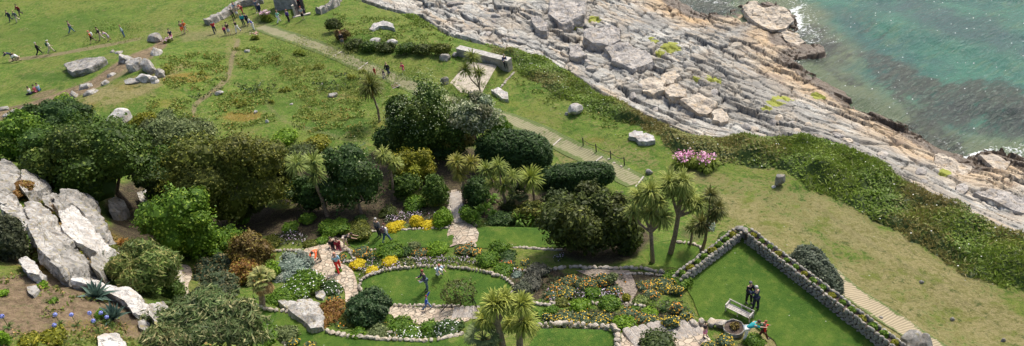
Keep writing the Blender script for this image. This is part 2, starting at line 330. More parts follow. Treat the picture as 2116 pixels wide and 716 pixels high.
soil=paint([(650,460,190,36,.95,0),(520,450,80,28,.9),(820,440,100,26,.9),(1110,570,60,20,.9),(1160,590,110,26,.9),(1290,590,130,34,.92),(1350,650,80,20,.8),(290,470,75,90,1.0),(340,440,80,60,.9),(470,430,60,40,.9),(1250,500,110,50,.9),(1050,430,130,36,.85),(700,400,160,50,.9),(380,400,160,60,.9),(870,340,150,60,.9),(1150,420,60,30,.9),(1200,650,100,14,.7),(1000,400,100,60,.8),(1100,600,40,20,.9),(880,690,90,10,.5),(1430,480,40,25,.5)])
brown=paint([(120,640,190,60,.95),(60,590,120,30,.85),(250,660,80,50,.8),(30,245,60,22,.8,-15),(380,600,30,50,.4),(120,500,150,80,.9),(230,130,20,6,.2),(90,195,40,8,.6,-15),(300,195,30,8,.4)])
lush=paint([(120,60,180,34,.5,-10),(650,40,60,30,.4),(780,95,90,18,.7,8),(1230,280,130,18,.35,22),(600,230,130,30,.45,10),(300,250,160,26,.6),(700,260,90,24,.7),(1150,180,60,14,.6),(1700,470,60,10,.8,25),(1950,600,190,9,.6,33),(1640,460,130,9,.7,38),(1760,560,100,7,.8,38),(1850,640,60,7,.8,38),(60,200,70,14,.5),(100,160,80,12,.6),(1480,390,10,4,0)])
worn=np.maximum(stroke([(492,85),(480,120),(470,160),(440,190),(405,215),(400,240)],7,.75),stroke([(540,185),(560,225),(600,255),(700,285),(760,295)],9,.45))
worn=np.maximum.reduce([worn,stroke([(20,125),(110,114),(170,103),(230,92),(290,80)],4,.9),stroke([(30,230),(130,205),(220,165),(310,115)],10,.85),stroke([(380,78),(440,72),(500,62),(545,52)],14,.5),stroke([(1690,425),(1760,480),(1860,540),(1960,600)],9,.45),stroke([(1110,240),(1180,275),(1250,300)],9,.35)])
brown=np.maximum(brown,stroke([(-10,238),(60,222),(130,198),(200,170),(250,135),(310,108),(335,92)],13,.85))
org=paint([(1830,560,30,8,.25,30),(1900,600,40,8,.25,30),(2000,660,40,8,.25,30),(170,225,40,10,.6,-20),(260,180,30,8,.5),(340,215,30,10,.5),(740,200,30,8,.5),(600,150,30,8,.4),(900,60,30,6,.4),(1060,215,20,8,.4),(1230,290,30,8,.5),(390,160,45,12,.9),(355,140,20,8,.5),(500,240,50,13,.9),(480,215,30,8,.5),(700,190,30,12,.3),(670,240,60,14,.5),(790,260,30,10,.5),(110,500,130,60,.9),(120,555,110,20,.8),(200,680,90,20,.5),(80,500,26,30,.6),(90,395,30,20,.8),(560,215,10,5,.4),(500,195,40,6,.3),(1100,235,30,6,.3)])
def grid_mesh(name,X,Y,Z,attrs,mat,mask=None,smooth=True):
    ny,nx=X.shape; me=bpy.data.meshes.new(name); me.vertices.add(nx*ny); me.vertices.foreach_set('co',np.stack([X,Y,Z],-1).astype(np.float32).ravel())
    idx=np.arange(nx*ny).reshape(ny,nx); f=np.stack([idx[:-1,:-1],idx[:-1,1:],idx[1:,1:],idx[1:,:-1]],-1)
    if mask is not None: f=f[mask[:-1,:-1]]
    f=f.reshape(-1,4); n=len(f); me.loops.add(n*4); me.loops.foreach_set('vertex_index',f.astype(np.int32).ravel()); me.polygons.add(n); me.polygons.foreach_set('loop_start',np.arange(0,n*4,4,dtype=np.int32))
    me.update(calc_edges=True)
    if smooth: me.polygons.foreach_set('use_smooth',np.ones(n,bool))
    for k,(a,b,c) in attrs.items():
        at=me.color_attributes.new(k,'FLOAT_COLOR','POINT'); cc=np.ones((nx*ny,4),np.float32); cc[:,0]=a.ravel();cc[:,1]=b.ravel();cc[:,2]=c.ravel(); at.data.foreach_set('color',cc.ravel())
    me.materials.append(mat); return link(bpy.data.objects.new(name,me))
def grass_nodes(g,c):
    n0=g.noise(c,.11,4,.6); n1=g.noise(c,.55,5,.65); n2=g.noise(c,2.6,5,.7); n3=g.noise(c,11,4,.7); n4=g.noise(g.mapp(c,(1,1,1)),30,2,.6)
    col=g.mix(g.mr(n1,.36,.64),(.070,.165,.014),(.145,.235,.030)); col=g.mix(g.m('MULTIPLY',g.mr(n0,.45,.62),.5),col,(.20,.22,.045))
    col=g.mix(g.m('MULTIPLY',g.mr(n2,.48,.66),.7),col,(.27,.25,.08)); col=g.mix(g.m('MULTIPLY',g.mr(n2,.46,.34),.6),col,(.040,.100,.012))
    return col,n1,n2,n3,n4
m,nt,b,o=newmat('ground'); g=N(nt); c=g.pos(); col,n1,n2,n3,n4=grass_nodes(g,c)
s1=g.n('ShaderNodeSeparateColor'); g.l(g.attr('M1'),s1.inputs[0]); s2=g.n('ShaderNodeSeparateColor'); g.l(g.attr('M2'),s2.inputs[0])
def edge(mv,nz,amt=.55): return g.mr(g.m('ADD',mv,g.m('MULTIPLY',g.m('SUBTRACT',nz,.5),amt*2)),.32,.68)
col=g.mix(edge(s2.outputs[0],n2),col,g.mix(n3,(.045,.12,.012),(.085,.17,.02)))
dcol=g.mix(g.mr(n2,.4,.62),(.40,.33,.17),(.22,.20,.07)); dcol=g.mix(g.mr(n1,.52,.66),dcol,(.17,.20,.04)); col=g.mix(g.m('MULTIPLY',edge(s1.outputs[0],n2,.9),.85),col,dcol)
col=g.mix(edge(s2.outputs[1],n3,.5),col,g.mix(n2,(.20,.175,.08),(.30,.25,.15)))
bc=g.mix(g.mr(n2,.35,.65),(.17,.115,.075),(.34,.245,.16)); bc=g.mix(g.m('MULTIPLY',g.mr(n1,.52,.62),.6),bc,(.09,.065,.05)); col=g.mix(edge(s1.outputs[2],n3,.5),col,bc)
sc_=g.mix(g.mr(n3,.35,.65),(.038,.027,.021),(.115,.083,.062)); col=g.mix(edge(s1.outputs[1],n3,.4),col,sc_)  # bare soil, its colour darkened to carry the shade under the trees
oc=g.mix(g.mr(n3,.4,.6),(.30,.12,.025),(.26,.22,.04)); col=g.mix(g.m('MULTIPLY',edge(s2.outputs[2],n3,1.6),.75),col,oc)
na=g.noise(g.mapp(c,(1,1,1),(0,0,.6)),1.3,6,.75,.8); col=g.mix(g.mr(na,.52,.68,0,.75),col,(.25,.22,.10)); col=g.mix(g.mr(na,.46,.34,0,.75),col,(.035,.075,.012)); col=g.mix(g.mr(n3,.45,.75,0,.5),col,(.24,.24,.10)); col=g.mix(g.mr(n3,.46,.28,0,.6),col,(.03,.05,.012))
wh=g.voro(c,.9); col=g.mix(g.m('MULTIPLY',g.mr(wh,.07,.04),g.mr(n1,.5,.56)),col,(.45,.43,.36))
g.l(col,b.inputs['Base Color']); b.inputs['Roughness'].default_value=.9; b.inputs['Specular IOR Level'].default_value=.15
g.l(g.bump(g.m('ADD',n2,g.m('ADD',g.m('MULTIPLY',n3,.7),g.m('MULTIPLY',n4,.35))),1.,.22),b.inputs['Normal']); GROUND=m
keep=sd_land>-6
grd=grid_mesh('ground',GXX,GYY,ZG,{'M1':(dry,soil,brown),'M2':(lush,worn,org)},GROUND,keep); tag(grd,kind='structure')
# land far outside the picture, coarse
bm=bmesh.new(); vs=[bm.verts.new(v) for v in [(-3000,-3000,-7),(-3000,3000,-7),(-125,3000,-7),(-125,189,0),(-124,9,8),(104,9,-4),(104,-3000,-7)]]; bm.faces.new(vs[::-1]); me=bpy.data.meshes.new('land'); bm.to_mesh(me); bm.free(); me.materials.append(GROUND)
tag(link(bpy.data.objects.new('land',me)),kind='structure')
# mown lawns
m,nt,b,o=newmat('lawn'); g=N(nt); c=g.pos(); n1=g.noise(c,.45,4,.6); n2=g.noise(c,2.2,5,.65); n3=g.noise(c,12,4,.7); n4=g.noise(c,34,2,.6)
col=g.mix(g.mr(n1,.36,.64),(.048,.115,.011),(.086,.155,.017)); col=g.mix(g.mr(n2,.5,.7,0,.6),col,(.15,.20,.03)); col=g.mix(g.mr(n2,.45,.32,0,.5),col,(.028,.075,.008)); col=g.mix(g.mr(n3,.5,.72,0,.5),col,(.11,.17,.035)); col=g.mix(g.mr(n3,.48,.3,0,.5),col,(.02,.05,.006))
nw=g.noise(c,.9,5,.7,.5); col=g.mix(g.mr(nw,.56,.72,0,.55),col,(.20,.20,.055)); col=g.mix(g.m('MULTIPLY',g.mr(g.voro(c,1.6),.07,.04),g.mr(nw,.45,.55)),col,(.5,.5,.42)); g.l(col,b.inputs['Base Color']); b.inputs['Roughness'].default_value=.85; b.inputs['Specular IOR Level'].default_value=.2; g.l(g.bump(g.m('ADD',n3,g.m('MULTIPLY',n4,.6)),.9,.08),b.inputs['Normal']); LAWN=m
def sheet(name,poly,mat,off=.03,step=.5,zfix=None,kind='structure',uvdir=None,smooth=False):
    P=[Vector((p[0],p[1])) for p in poly]; n=len(P); X0,X1=min(p.x for p in P),max(p.x for p in P); Y0,Y1=min(p.y for p in P),max(p.y for p in P)
    xs,ys=np.meshgrid(np.arange(X0,X1,step),np.arange(Y0,Y1,step)); s=sdf(np.array([[p.x,p.y] for p in P]),xs,ys); ins=s>step*.35
    B=[]
    for i in range(n):
        a,b=P[i],P[(i+1)%n]; k=max(1,int((b-a).length/step))
        for j in range(k): B.append(a.lerp(b,j/k))
    V=B+[Vector((x,y)) for x,y in zip(xs[ins],ys[ins])]; E=[(i,(i+1)%len(B)) for i in range(len(B))]
    v,e,f,_,_,_=delaunay_2d_cdt(V,E,[],1,1e-5)
    z=hz([p.x for p in v],[p.y for p in v]) if zfix is None else np.full(len(v),zfix)
    me=bpy.data.meshes.new(name); me.from_pydata([(p.x,p.y,zz+off) for p,zz in zip(v,z)],[],[tuple(t) for t in f]); me.update()
    if me.polygons and sum(p.normal.z for p in me.polygons)<0: me.flip_normals()
    me.materials.append(mat); o=link(bpy.data.objects.new(name,me)); tag(o,kind=kind); return o
for P,z in ((OV,6.0),(CO,6.0),(LA,4.2),(LB,4.2),(LG,4.0),(LE,9.2),(LF,8.6)):
    sheet('lawn',cat(P,4,True) if P is not CO else P,LAWN,.06)
# ================================================================== rock shelf (finer height field)
X0,X1,Y0,Y1,sg=-30.,75.,35.,165.,.14
xs=np.arange(X0,X1,sg); ys=np.arange(Y0,Y1,sg); RX,RY=np.meshgrid(xs,ys)
a0=onz(1250,60,-4); a1=onz(1980,380,-4); ud=(a1-a0)[:2]; ud/=np.linalg.norm(ud); vd=np.array([-ud[1],ud[0]])
U=(RX-a0[0])*ud[0]+(RY-a0[1])*ud[1]; V=(RX-a0[0])*vd[0]+(RY-a0[1])*vd[1]
dl=bil(sd_land,RX,RY); dsx=bil(sd_sea,RX,RY)
# wobble the water line
wob=fbm(RX/4,RY/4,41)*2.2+fbm(RX/1.3,RY/1.3,43)*.9; ds2=dsx+wob*.8
T=np.clip((-dl)/(np.abs(dl)+np.abs(ds2)+1e-6),0,1)
topz=np.clip(bil(ZZ,RX,RY),-1.6,.8)-.35; base=topz-(4.75+topz-.2)*T**1.0
base=np.where(ds2>0,SEA-.05-.55*np.minimum(ds2,6)/1.5,base)
strat=sst(6,30,U)*np.clip(.55+1.6*fbm(RX/5,RY/5,77)+.25,0,1)      # 0 = jumbled blocks (far), 1 = long thin strata (near)
wu,wv=U+fbm(RX/6,RY/6,5)*3+fbm(RX/1.5,RY/1.5,7)*.8,V+fbm(RX/7,RY/7,6)*2.4+fbm(RX/1.2,RY/1.2,9)*.35
def blocks(su,sv,s):
    f1,f2,idv,cx,cy=voro(wu/su,wv/sv,s); return f2-f1,idv,cx,cy
hgt=np.zeros(RX.shape)
e1,i1,x1,y1=blocks(4.6,2.6,1); e2,i2,x2,y2=blocks(1.9,1.15,2); e3,i3,x3,y3=blocks(.8,.5,3)
hb=(i1-.5)*.75+(x1*(i1-.5)+y1*(i2*0+.4-i1*.9))*.75+(i2-.5)*.42+(x2*.3*(i2-.5)*2)+(y2*.3*(i2-.6)*2)+(i3-.5)*.09*(i1>.4)
hb-=.6*sst(.06,.0,e1)+.35*sst(.08,.0,e2)+.06*sst(.14,0,e3)
es,is_,xs_,ys_=blocks(6.,1.7,11); et,it,xt,yt=blocks(3.0,.6,12)
hs=(is_-.5)*.6-ys_*.55+(it-.5)*.12-yt*.08-.55*sst(.05,0,es)-.20*sst(.07,0,et)+(fbm(wu/3,wv/.22,14,3))*.09
fm=sst(.48,.66,vn(U/8+fbm(U/5,V/5,87),V/3.5,88)); H=base+(hb*(1-strat)+hs*strat*.9+hb*strat*.4)*(1-.8*fm)-.35*sst(.05,0,es)*fm+fbm(RX/.6,RY/.6,15)*.06+fbm(U/12,V/5,16)*1.5*sst(0,.3,T)*sst(1.0,.8,T)
dsW=-ds2
rw=sst(-1.2,.3,-dl)
H=np.where(dl>-.3,np.minimum(H,bil(ZG,RX,RY)-.25),H)
H=np.where(ds2>1.5,np.minimum(H,SEA-.25-.15*ds2),H)
# big fallen slabs shaped into the shelf
wet=sst(3.4,.8,dsW+wob*.8)*1.0
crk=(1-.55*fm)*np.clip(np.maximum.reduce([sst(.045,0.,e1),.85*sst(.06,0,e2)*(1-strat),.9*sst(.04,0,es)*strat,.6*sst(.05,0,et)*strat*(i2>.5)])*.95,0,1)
warm=np.clip(sst(7.5,2.,dsW)*.9+fbm(RX/3,RY/3,51)*.9,0,1)
alg=np.zeros(RX.shape)
gzn=np.zeros(RX.shape)
for ax,ay,rx_,ry_,wt in((1600,235,13,4,.75),(1700,275,14,3,.8),(1480,150,9,4,.5),(1560,170,7,3,.8),(1820,340,9,2.5,.7),(1120,70,9,3,.35),(1350,210,7,2.5,.45),(1250,130,5,2,.4),(1440,60,7,3,.3)):
    p=onz(ax,ay,-2.5); du=(RX-p[0])*ud[0]+(RY-p[1])*ud[1]; dv=(RX-p[0])*vd[0]+(RY-p[1])*vd[1]; gzn=np.maximum(gzn,wt*sst(1.3,.5,np.hypot(du/rx_,dv/ry_)+fbm(RX/2,RY/2,62)*1.2))
for ax,ay,ar in((1385,95,1.7),(1390,88,1.),(1352,85,.9),(1190,52,1.1),(1228,37,1.2),(1345,75,.7),(1600,205,1.3),(1620,190,1.3),(1475,158,1.2),(1440,165,.7),(1582,220,.9),(1690,185,.9),(1955,358,.7),(1365,110,.9)):
    p=onz(ax,ay,-3.); alg=np.maximum(alg,sst(1.15,.35,np.hypot(RX-p[0],RY-p[1])/ar+fbm(RX/.7,RY/.7,61)*1.3))
m,nt,b,o=newmat('shelf_rock'); g=N(nt); c=g.pos(); ang=math.atan2(ud[1],ud[0])
sa=g.n('ShaderNodeSeparateColor'); g.l(g.attr('K1'),sa.inputs[0])
cm=g.mapp(c,(1,1,1),(0,0,-ang)); cst=g.mapp(cm,(.25,1.6,1.6)); n1=g.noise(cm,.35,5,.6); n2=g.noise(cst,1.6,5,.65,.3); n3=g.noise(c,5,5,.65)
col=g.mix(g.mr(n1,.38,.62),(.25,.25,.232),(.50,.495,.45)); col=g.mix(g.m('MULTIPLY',g.mr(n2,.45,.66),.8),col,(.16,.15,.138))
col=g.mix(g.m('MULTIPLY',g.mr(g.noise(cst,.7,4,.6),.52,.66),.6),col,(.47,.36,.24))
wc=g.mix(g.mr(n2,.4,.65),(.58,.40,.20),(.34,.20,.09)); col=g.mix(g.m('MULTIPLY',sa.outputs[0],.8),col,wc)
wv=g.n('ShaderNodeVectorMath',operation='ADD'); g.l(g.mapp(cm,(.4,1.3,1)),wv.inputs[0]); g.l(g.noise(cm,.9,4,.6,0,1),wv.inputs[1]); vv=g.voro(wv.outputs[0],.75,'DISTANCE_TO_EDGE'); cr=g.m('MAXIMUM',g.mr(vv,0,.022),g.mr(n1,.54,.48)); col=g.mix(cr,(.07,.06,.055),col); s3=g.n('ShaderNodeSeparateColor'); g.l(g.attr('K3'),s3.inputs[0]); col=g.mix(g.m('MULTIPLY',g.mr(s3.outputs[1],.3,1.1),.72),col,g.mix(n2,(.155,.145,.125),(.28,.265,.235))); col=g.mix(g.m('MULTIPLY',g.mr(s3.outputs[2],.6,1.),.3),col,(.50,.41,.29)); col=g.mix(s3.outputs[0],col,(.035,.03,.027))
col=g.mix(g.mr(n3,.55,.75,0,.65),col,(.13,.12,.11)); col=g.mix(g.mr(n3,.42,.28,0,.5),col,(.62,.58,.54))
col=g.mix(g.mr(g.m('ADD',sa.outputs[1],g.m('MULTIPLY',g.m('SUBTRACT',n3,.5),.8)),.35,.75),col,(.085,.055,.03))
col=g.mix(g.mr(g.m('ADD',sa.outputs[2],g.m('MULTIPLY',g.m('SUBTRACT',n3,.5),.9)),.4,.7),col,g.mix(n2,(.16,.20,.02),(.36,.36,.06)))
g.l(col,b.inputs['Base Color']); g.l(g.mr(sa.outputs[1],.3,.8,.85,.3),b.inputs['Roughness'])
g.l(g.bump(g.m('ADD',g.m('ADD',n2,n3),g.m('MULTIPLY',cr,.8)),.9,.14),b.inputs['Normal']); SHELF=m
msk=(dl<1.2)&(ds2<7)
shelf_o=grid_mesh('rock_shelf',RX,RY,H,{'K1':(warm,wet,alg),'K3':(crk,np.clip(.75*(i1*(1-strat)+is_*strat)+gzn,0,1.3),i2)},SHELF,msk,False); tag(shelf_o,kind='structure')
def hrock(x,y):
    u=np.clip((np.asarray(x,float)-X0)/sg,0,len(xs)-1.001); v=np.clip((np.asarray(y,float)-Y0)/sg,0,len(ys)-1.001); return H[v.astype(int),u.astype(int)]
# ================================================================== sea
sx=np.arange(-60,260,.5); sy=np.arange(20,330,.5); SX,SY=np.meshgrid(sx,sy)
qq=np.stack([SX,SY,np.full(SX.shape,SEA)],-1)-CAM; ww=np.maximum(qq@Fv,1); PX2=CX+F0*(qq@Rv)/ww; PY2=CY-F0*(qq@Uv)/ww
n_a=fbm(SX/4,SY/4,71)*1.4+fbm(SX/1.3,SY/1.3,72)*.8
def ell(x,y,rx,ry,an,wt=1):
    th=rad(an); dx=PX2-x; dy=PY2-y; u=(dx*math.cos(th)+dy*math.sin(th))/rx; v=(-dx*math.sin(th)+dy*math.cos(th))/ry; return wt*sst(1.4,.5,np.hypot(u,v)+n_a*.6)
kelp=np.maximum.reduce([ell(1830,145,95,32,35,.8),ell(1930,200,150,42,24,.95),ell(2060,215,110,50,12,1),ell(1900,240,90,16,40,.8),ell(2110,255,60,26,10,1),ell(1650,100,50,20,30,.9),ell(1450,12,85,20,8,1),ell(1690,120,40,12,35,.6),ell(1790,60,60,16,35,.35),ell(2080,275,60,14,10,.6)])
i_sea=bil(sd_sea,SX,SY); i_sea=np.where((SX>GX1)|(SY>GY1),60,i_sea)
deep=np.clip(np.maximum(sst(35,80,i_sea),np.maximum(ell(2000,60,260,40,20,.6),ell(1760,60,40,30,45,.45)))+n_a*.15,0,1)
shal=np.clip(sst(9,0,i_sea)+n_a*.12,0,1)
foam=np.zeros(SX.shape)
foam=np.maximum(foam,.62*sst(3.2,.6,np.abs(i_sea-.4))*sst(.42,.62,vn(SX/5,SY/5,99)))
foam=np.maximum(foam,.5*sst(9,2,i_sea)*sst(.55,.7,vn(SX/4,SY/4,98)))
kelp=np.maximum(kelp,.85*sst(6,1,i_sea)*sst(.45,.6,vn(SX/6,SY/6,97)))
for x,y,rx,ry,an,wt in((1648,40,8,26,-10,1),(1640,22,30,5,-25,.9),(1680,70,20,5,45,.7),(1600,15,55,5,10,.7),(1480,8,50,5,5,.6),(1660,118,22,6,0,.6),(2020,320,40,10,-20,.95),(1985,300,20,8,60,.6),(1940,285,30,6,35,.5),(2085,310,40,6,10,.7),(1560,22,20,6,-20,.8),(1840,245,30,4,38,.4),(2010,345,10,8,0,.6)): foam=np.maximum(foam,ell(x,y,rx,ry,an,wt))
m,nt,b,o=newmat('sea_water'); g=N(nt); c=g.pos(); sa=g.n('ShaderNodeSeparateColor'); g.l(g.attr('K1'),sa.inputs[0]); sb=g.n('ShaderNodeSeparateColor'); g.l(g.attr('K2'),sb.inputs[0])
cw_=g.mapp(c,(1,1,1),(0,0,rad(-28))); cs=g.mapp(cw_,(.45,1.5,1)); n1=g.noise(c,.12,4,.6,.5); n2=g.noise(cs,.5,5,.65,.8); n3=g.noise(cs,2.2,4,.65,.4); n4=g.noise(c,6,3,.6)
col=g.mix(g.mr(n1,.38,.62),(.004,.080,.068),(.018,.130,.088)); col=g.mix(g.mr(n2,.5,.7,0,.55),col,(.075,.155,.075)); 
dp=g.mix(g.mr(n2,.35,.65),(.005,.038,.052),(.012,.068,.078)); col=g.mix(g.mr(g.m('ADD',sa.outputs[1],g.m('MULTIPLY',g.m('SUBTRACT',n2,.5),.8)),.25,.85),col,dp)
col=g.mix(g.mr(g.m('ADD',sa.outputs[2],g.m('MULTIPLY',g.m('SUBTRACT',n2,.5),.6)),.2,.9,0,.8),col,g.mix(n3,(.075,.12,.055),(.15,.14,.07)))
kc=g.mix(g.mr(n3,.38,.66),(.008,.014,.018),(.045,.055,.04)); col=g.mix(g.mr(g.m('ADD',sa.outputs[0],g.m('MULTIPLY',g.m('SUBTRACT',g.noise(cs,1.1,5,.7),.5),2.6)),.15,.95,0,.9),col,kc)
col=g.mix(g.mr(n3,.5,.75,0,.4),col,(.10,.20,.18))
fo=g.mr(g.m('ADD',sb.outputs[0],g.m('MULTIPLY',g.m('SUBTRACT',g.noise(c,2.4,5,.75,.6),.5),2.2)),.6,.95)
sp=g.m('MULTIPLY',g.mr(g.voro(g.mapp(cw_,(.8,1.2,1)),.95),.085,.045),g.mr(g.noise(c,.25,3),.40,.55)); streak=g.m('MULTIPLY',g.mr(g.noise(g.mapp(cw_,(.5,1.8,1)),.8,6,.75,1.5),.60,.80),.30)  # white specks paint foam flecks and sun glints into the water colour
fo=g.m('MAXIMUM',g.m('MAXIMUM',fo,sp),streak)
col=g.mix(fo,col,(.78,.82,.82)); g.l(col,b.inputs['Base Color']); g.l(g.m('ADD',g.m('MULTIPLY',fo,.5),.16),b.inputs['Roughness']); b.inputs['IOR'].default_value=1.33; b.inputs['Specular IOR Level'].default_value=.38
g.l(g.bump(g.m('ADD',g.m('MULTIPLY',g.noise(cs,.35,3,.6,.5),1.4),g.m('ADD',n3,g.m('MULTIPLY',n4,.3))),.8,.35),b.inputs['Normal']); SEAM=m
z=np.full(SX.shape,SEA)+.20*np.sin(((SX*.5+SY*.85)/2.6)+n_a*1.5)+.12*np.sin(((SX*.75+SY*.5)/1.3)+n_a*2)+fbm(SX/2,SY/2,81)*.12
sea_o=grid_mesh('sea',SX,SY,z,{'K1':(kelp,deep,shal),'K2':(foam,foam*0,foam*0)},SEAM,None,True); tag(sea_o,kind='structure')
bm=bmesh.new(); A=3500
for (a,b_,c_,d_) in ((-A,330,A,A),(260,-A,A,330),(-60,-A,260,20.2)): bm.faces.new([bm.verts.new(v) for v in((a,b_,SEA),(c_,b_,SEA),(c_,d_,SEA),(a,d_,SEA))])
me=bpy.data.meshes.new('sea'); bm.to_mesh(me); bm.free(); me.materials.append(SEAM)
at=me.color_attributes.new('K1','FLOAT_COLOR','POINT'); [setattr(x,'color',(0,1,0,1)) for x in at.data]; at=me.color_attributes.new('K2','FLOAT_COLOR','POINT'); [setattr(x,'color',(0,0,0,1)) for x in at.data]
tag(link(bpy.data.objects.new('sea',me)),kind='structure')
# ================================================================== generators
G1,G2,G3=(.018,.045,.010),(.045,.095,.018),(.11,.16,.04)
PAL={ # dark, mid, tip
'dark':((0.022, 0.05, 0.01), (0.055, 0.1, 0.02), (0.13, 0.18, 0.05)),
'deep':((0.018, 0.045, 0.016), (0.045, 0.09, 0.03), (0.09, 0.15, 0.05)),
'mid':((0.035, 0.085, 0.01), (0.085, 0.165, 0.02), (0.16, 0.24, 0.04)),
'bright':((.060,.125,.010),(.12,.22,.018),(.19,.29,.04)),
'olive':((0.045, 0.062, 0.014), (0.098, 0.12, 0.028), (0.20, 0.21, 0.06)),
'yolive':((.085,.100,.012),(.17,.185,.022),(.27,.25,.04)),
'greygreen':((.060,.085,.050),(.12,.16,.095),(.22,.26,.17)),
'silver':((.13,.18,.14),(.26,.33,.26),(.42,.48,.40)),
'pale':((.055,.095,.028),(.15,.20,.08),(.38,.42,.24)),
'brown':((.060,.040,.018),(.11,.085,.035),(.17,.15,.05)),
'thicket':((0.024, 0.040, 0.012), (0.052, 0.070, 0.022), (0.10, 0.14, 0.035)),
'rust':((.10,.05,.02),(.19,.11,.04),(.20,.20,.05)),
'flower':((.035,.08,.012),(.08,.15,.025),(.13,.2,.04))}
for _k in PAL: PAL[_k]=tuple(tuple(v*m for v,m in zip(c_,(1.55,1.45,.88))) if _k not in('silver',) else c_ for c_ in PAL[_k])
def tilt_limbs(q,base,c,r,n,rad0,seed,spread=.55,col=(.12,.09,.065)):
    rs=np.random.RandomState(seed); base=np.asarray(base,float); c=np.asarray(c,float)
    fork=base+(c-base)*.35+rs.normal(size=3)*.1*rad0*3
    tube([base-[0,0,.3],base+(fork-base)*.5,fork],[rad0*1.15,rad0*.95,rad0*.8],8,col,q)
    for i in range(n):
        d=rdir(1,rs)[0]; d[2]=abs(d[2])*.5; e=c+d*np.asarray(r)*spread; mm=(fork+e)*.5+rs.normal(size=3)*.12*np.mean(r)
        tube([fork,mm,e],[rad0*.6,rad0*.4,rad0*.15],6,col,q)
def shrub(kind,label,cat_,px,py,wpx,hpx,pal,leaf=.16,dens=1.0,group=None,seed=0,trunk=None,lobes=16,lr=.36,low=-.35,tip=.12,elong=1.5,flat_=1.0,off=None,depth=1.0,bpx=None,rz=0,updir=.3,stem=False,lift=0,flowers=None,core=.72,bump=.40,box=1.0):
    """crown seen at picture point px,py with the apparent size wpx x hpx; stands on the ground under it"""
    g0=hit(px,py+ (hpx*.2)); s=mpp(g0); Wd=wpx*s; 
    el=math.asin((HC-g0[2])/np.linalg.norm(g0-CAM)); # apparent height^2 = (h cos)^2+(d sin)^2
    D=Wd*depth; hh=(hpx*s)**2-(D*math.sin(el))**2; Ht=math.sqrt(max(hh,(Wd*.35*math.cos(el))**2))/math.cos(el)
    Ht=min(Ht*flat_,Wd*1.3); zc=Ht*.5+lift*Ht
    c=hit(px,py,zc); gz=float(hz(c[0],c[1])); s=mpp(c); Wd=wpx*s; r=np.array([Wd/2,Wd*depth/2,Ht/2])
    loc=np.array([c[0],c[1],gz]) if bpx is None else hit(*bpx)
    t=thing(kind,loc,label,cat_,group,0); cl=c-loc
    q=Q(); n=int(min(34000,max(80,dens*3.0*(Wd*Wd*depth+Wd*Ht*1.6)/(leaf*leaf)*.55)))
    Rm=np.array([[math.cos(rz),-math.sin(rz),0],[math.sin(rz),math.cos(rz),0],[0,0,1]])
    qq=Q(); pc_=PAL[pal] if isinstance(pal,str) else pal
    if wpx>=85 and box==1.0 and core:
        crown_q(qq,(0,0,-.06*r[2]),r*[.95,.95,.90],int(n*.65),leaf,pc_,lobes,lr,seed,elong,tip,low,core,1.0,updir,bump+.08,box); r5=np.random.RandomState(seed+55)
        for j in range(7):
            a_=j*.9+r5.rand()*.6; e_=r5.uniform(-.25,.95); dv=np.array([math.cos(a_)*math.cos(e_),math.sin(a_)*math.cos(e_),math.sin(e_)]); f_=r5.uniform(.30,.46); tint=r5.uniform(.72,1.3); tw=r5.uniform(.9,1.15)
            crown_q(qq,dv*r*(1.02-f_*.8),np.array([r.mean()]*3)*f_*[1,1,.85],int(n*.12),leaf*r5.uniform(.75,1.2),tuple(tuple(np.array(c_)*tint*[tw,1,1]) for c_ in pc_),max(6,lobes//3),lr,seed*9+j,elong,tip,low,core,1.0,updir,bump,box)
    else: crown_q(qq,(0,0,0),r,n,leaf,pc_,lobes,lr,seed,elong,tip,low,core,1.0,updir,bump,box)
    for v,c_ in zip(qq.v,qq.c): 
        v=v@Rm.T+cl; v[...,2]=np.maximum(v[...,2],-.05 if bpx is None else -9); q.add(v,c_)
    q.build('foliage' if not trunk else 'crown',FOL,t)
    if trunk or stem:
        qt=Q(); tilt_limbs(qt,(0,0,0),cl,r,5,trunk or .05,seed); qt.build('trunk' if trunk else 'stem',BARK,t)
    if flowers:
        col,nf,fs,up=flowers; rs=np.random.RandomState(seed+9); d=rdir(nf*3,rs); d=d[d[:,2]>up][:nf]; p=(d*r*(lobed(d,seed,lobes,bump,box)[0][:,None]*(1.0+.08*rs.rand(len(d),1))))@Rm.T+cl
        qf=Q(); cc=np.array(col,float); cc=cc[rs.randint(0,len(cc),len(p))]*(.85+.3*rs.rand(len(p),1)); qf.add(leaves(p,nrm(d+[0,0,.8]+rs.normal(size=d.shape)*.3),fs*(.7+.6*rs.rand(len(p))),1.1,rs),cc); qf.build('flowers',PET,t)
    return t,loc,r
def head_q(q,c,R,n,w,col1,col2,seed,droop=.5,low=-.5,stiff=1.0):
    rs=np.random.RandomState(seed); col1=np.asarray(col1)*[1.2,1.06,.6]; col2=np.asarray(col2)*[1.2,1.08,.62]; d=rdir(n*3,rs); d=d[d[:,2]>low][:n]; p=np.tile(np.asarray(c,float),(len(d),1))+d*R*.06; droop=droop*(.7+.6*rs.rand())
    cc=lerp(col1,col2,rs.rand(len(d))*.7+.3*np.clip(d[:,2],0,1)); blades(p,d,R*(.8+.35*rs.rand(len(d))),w,droop*(.5+rs.rand(len(d))),cc,q,.5,rs)
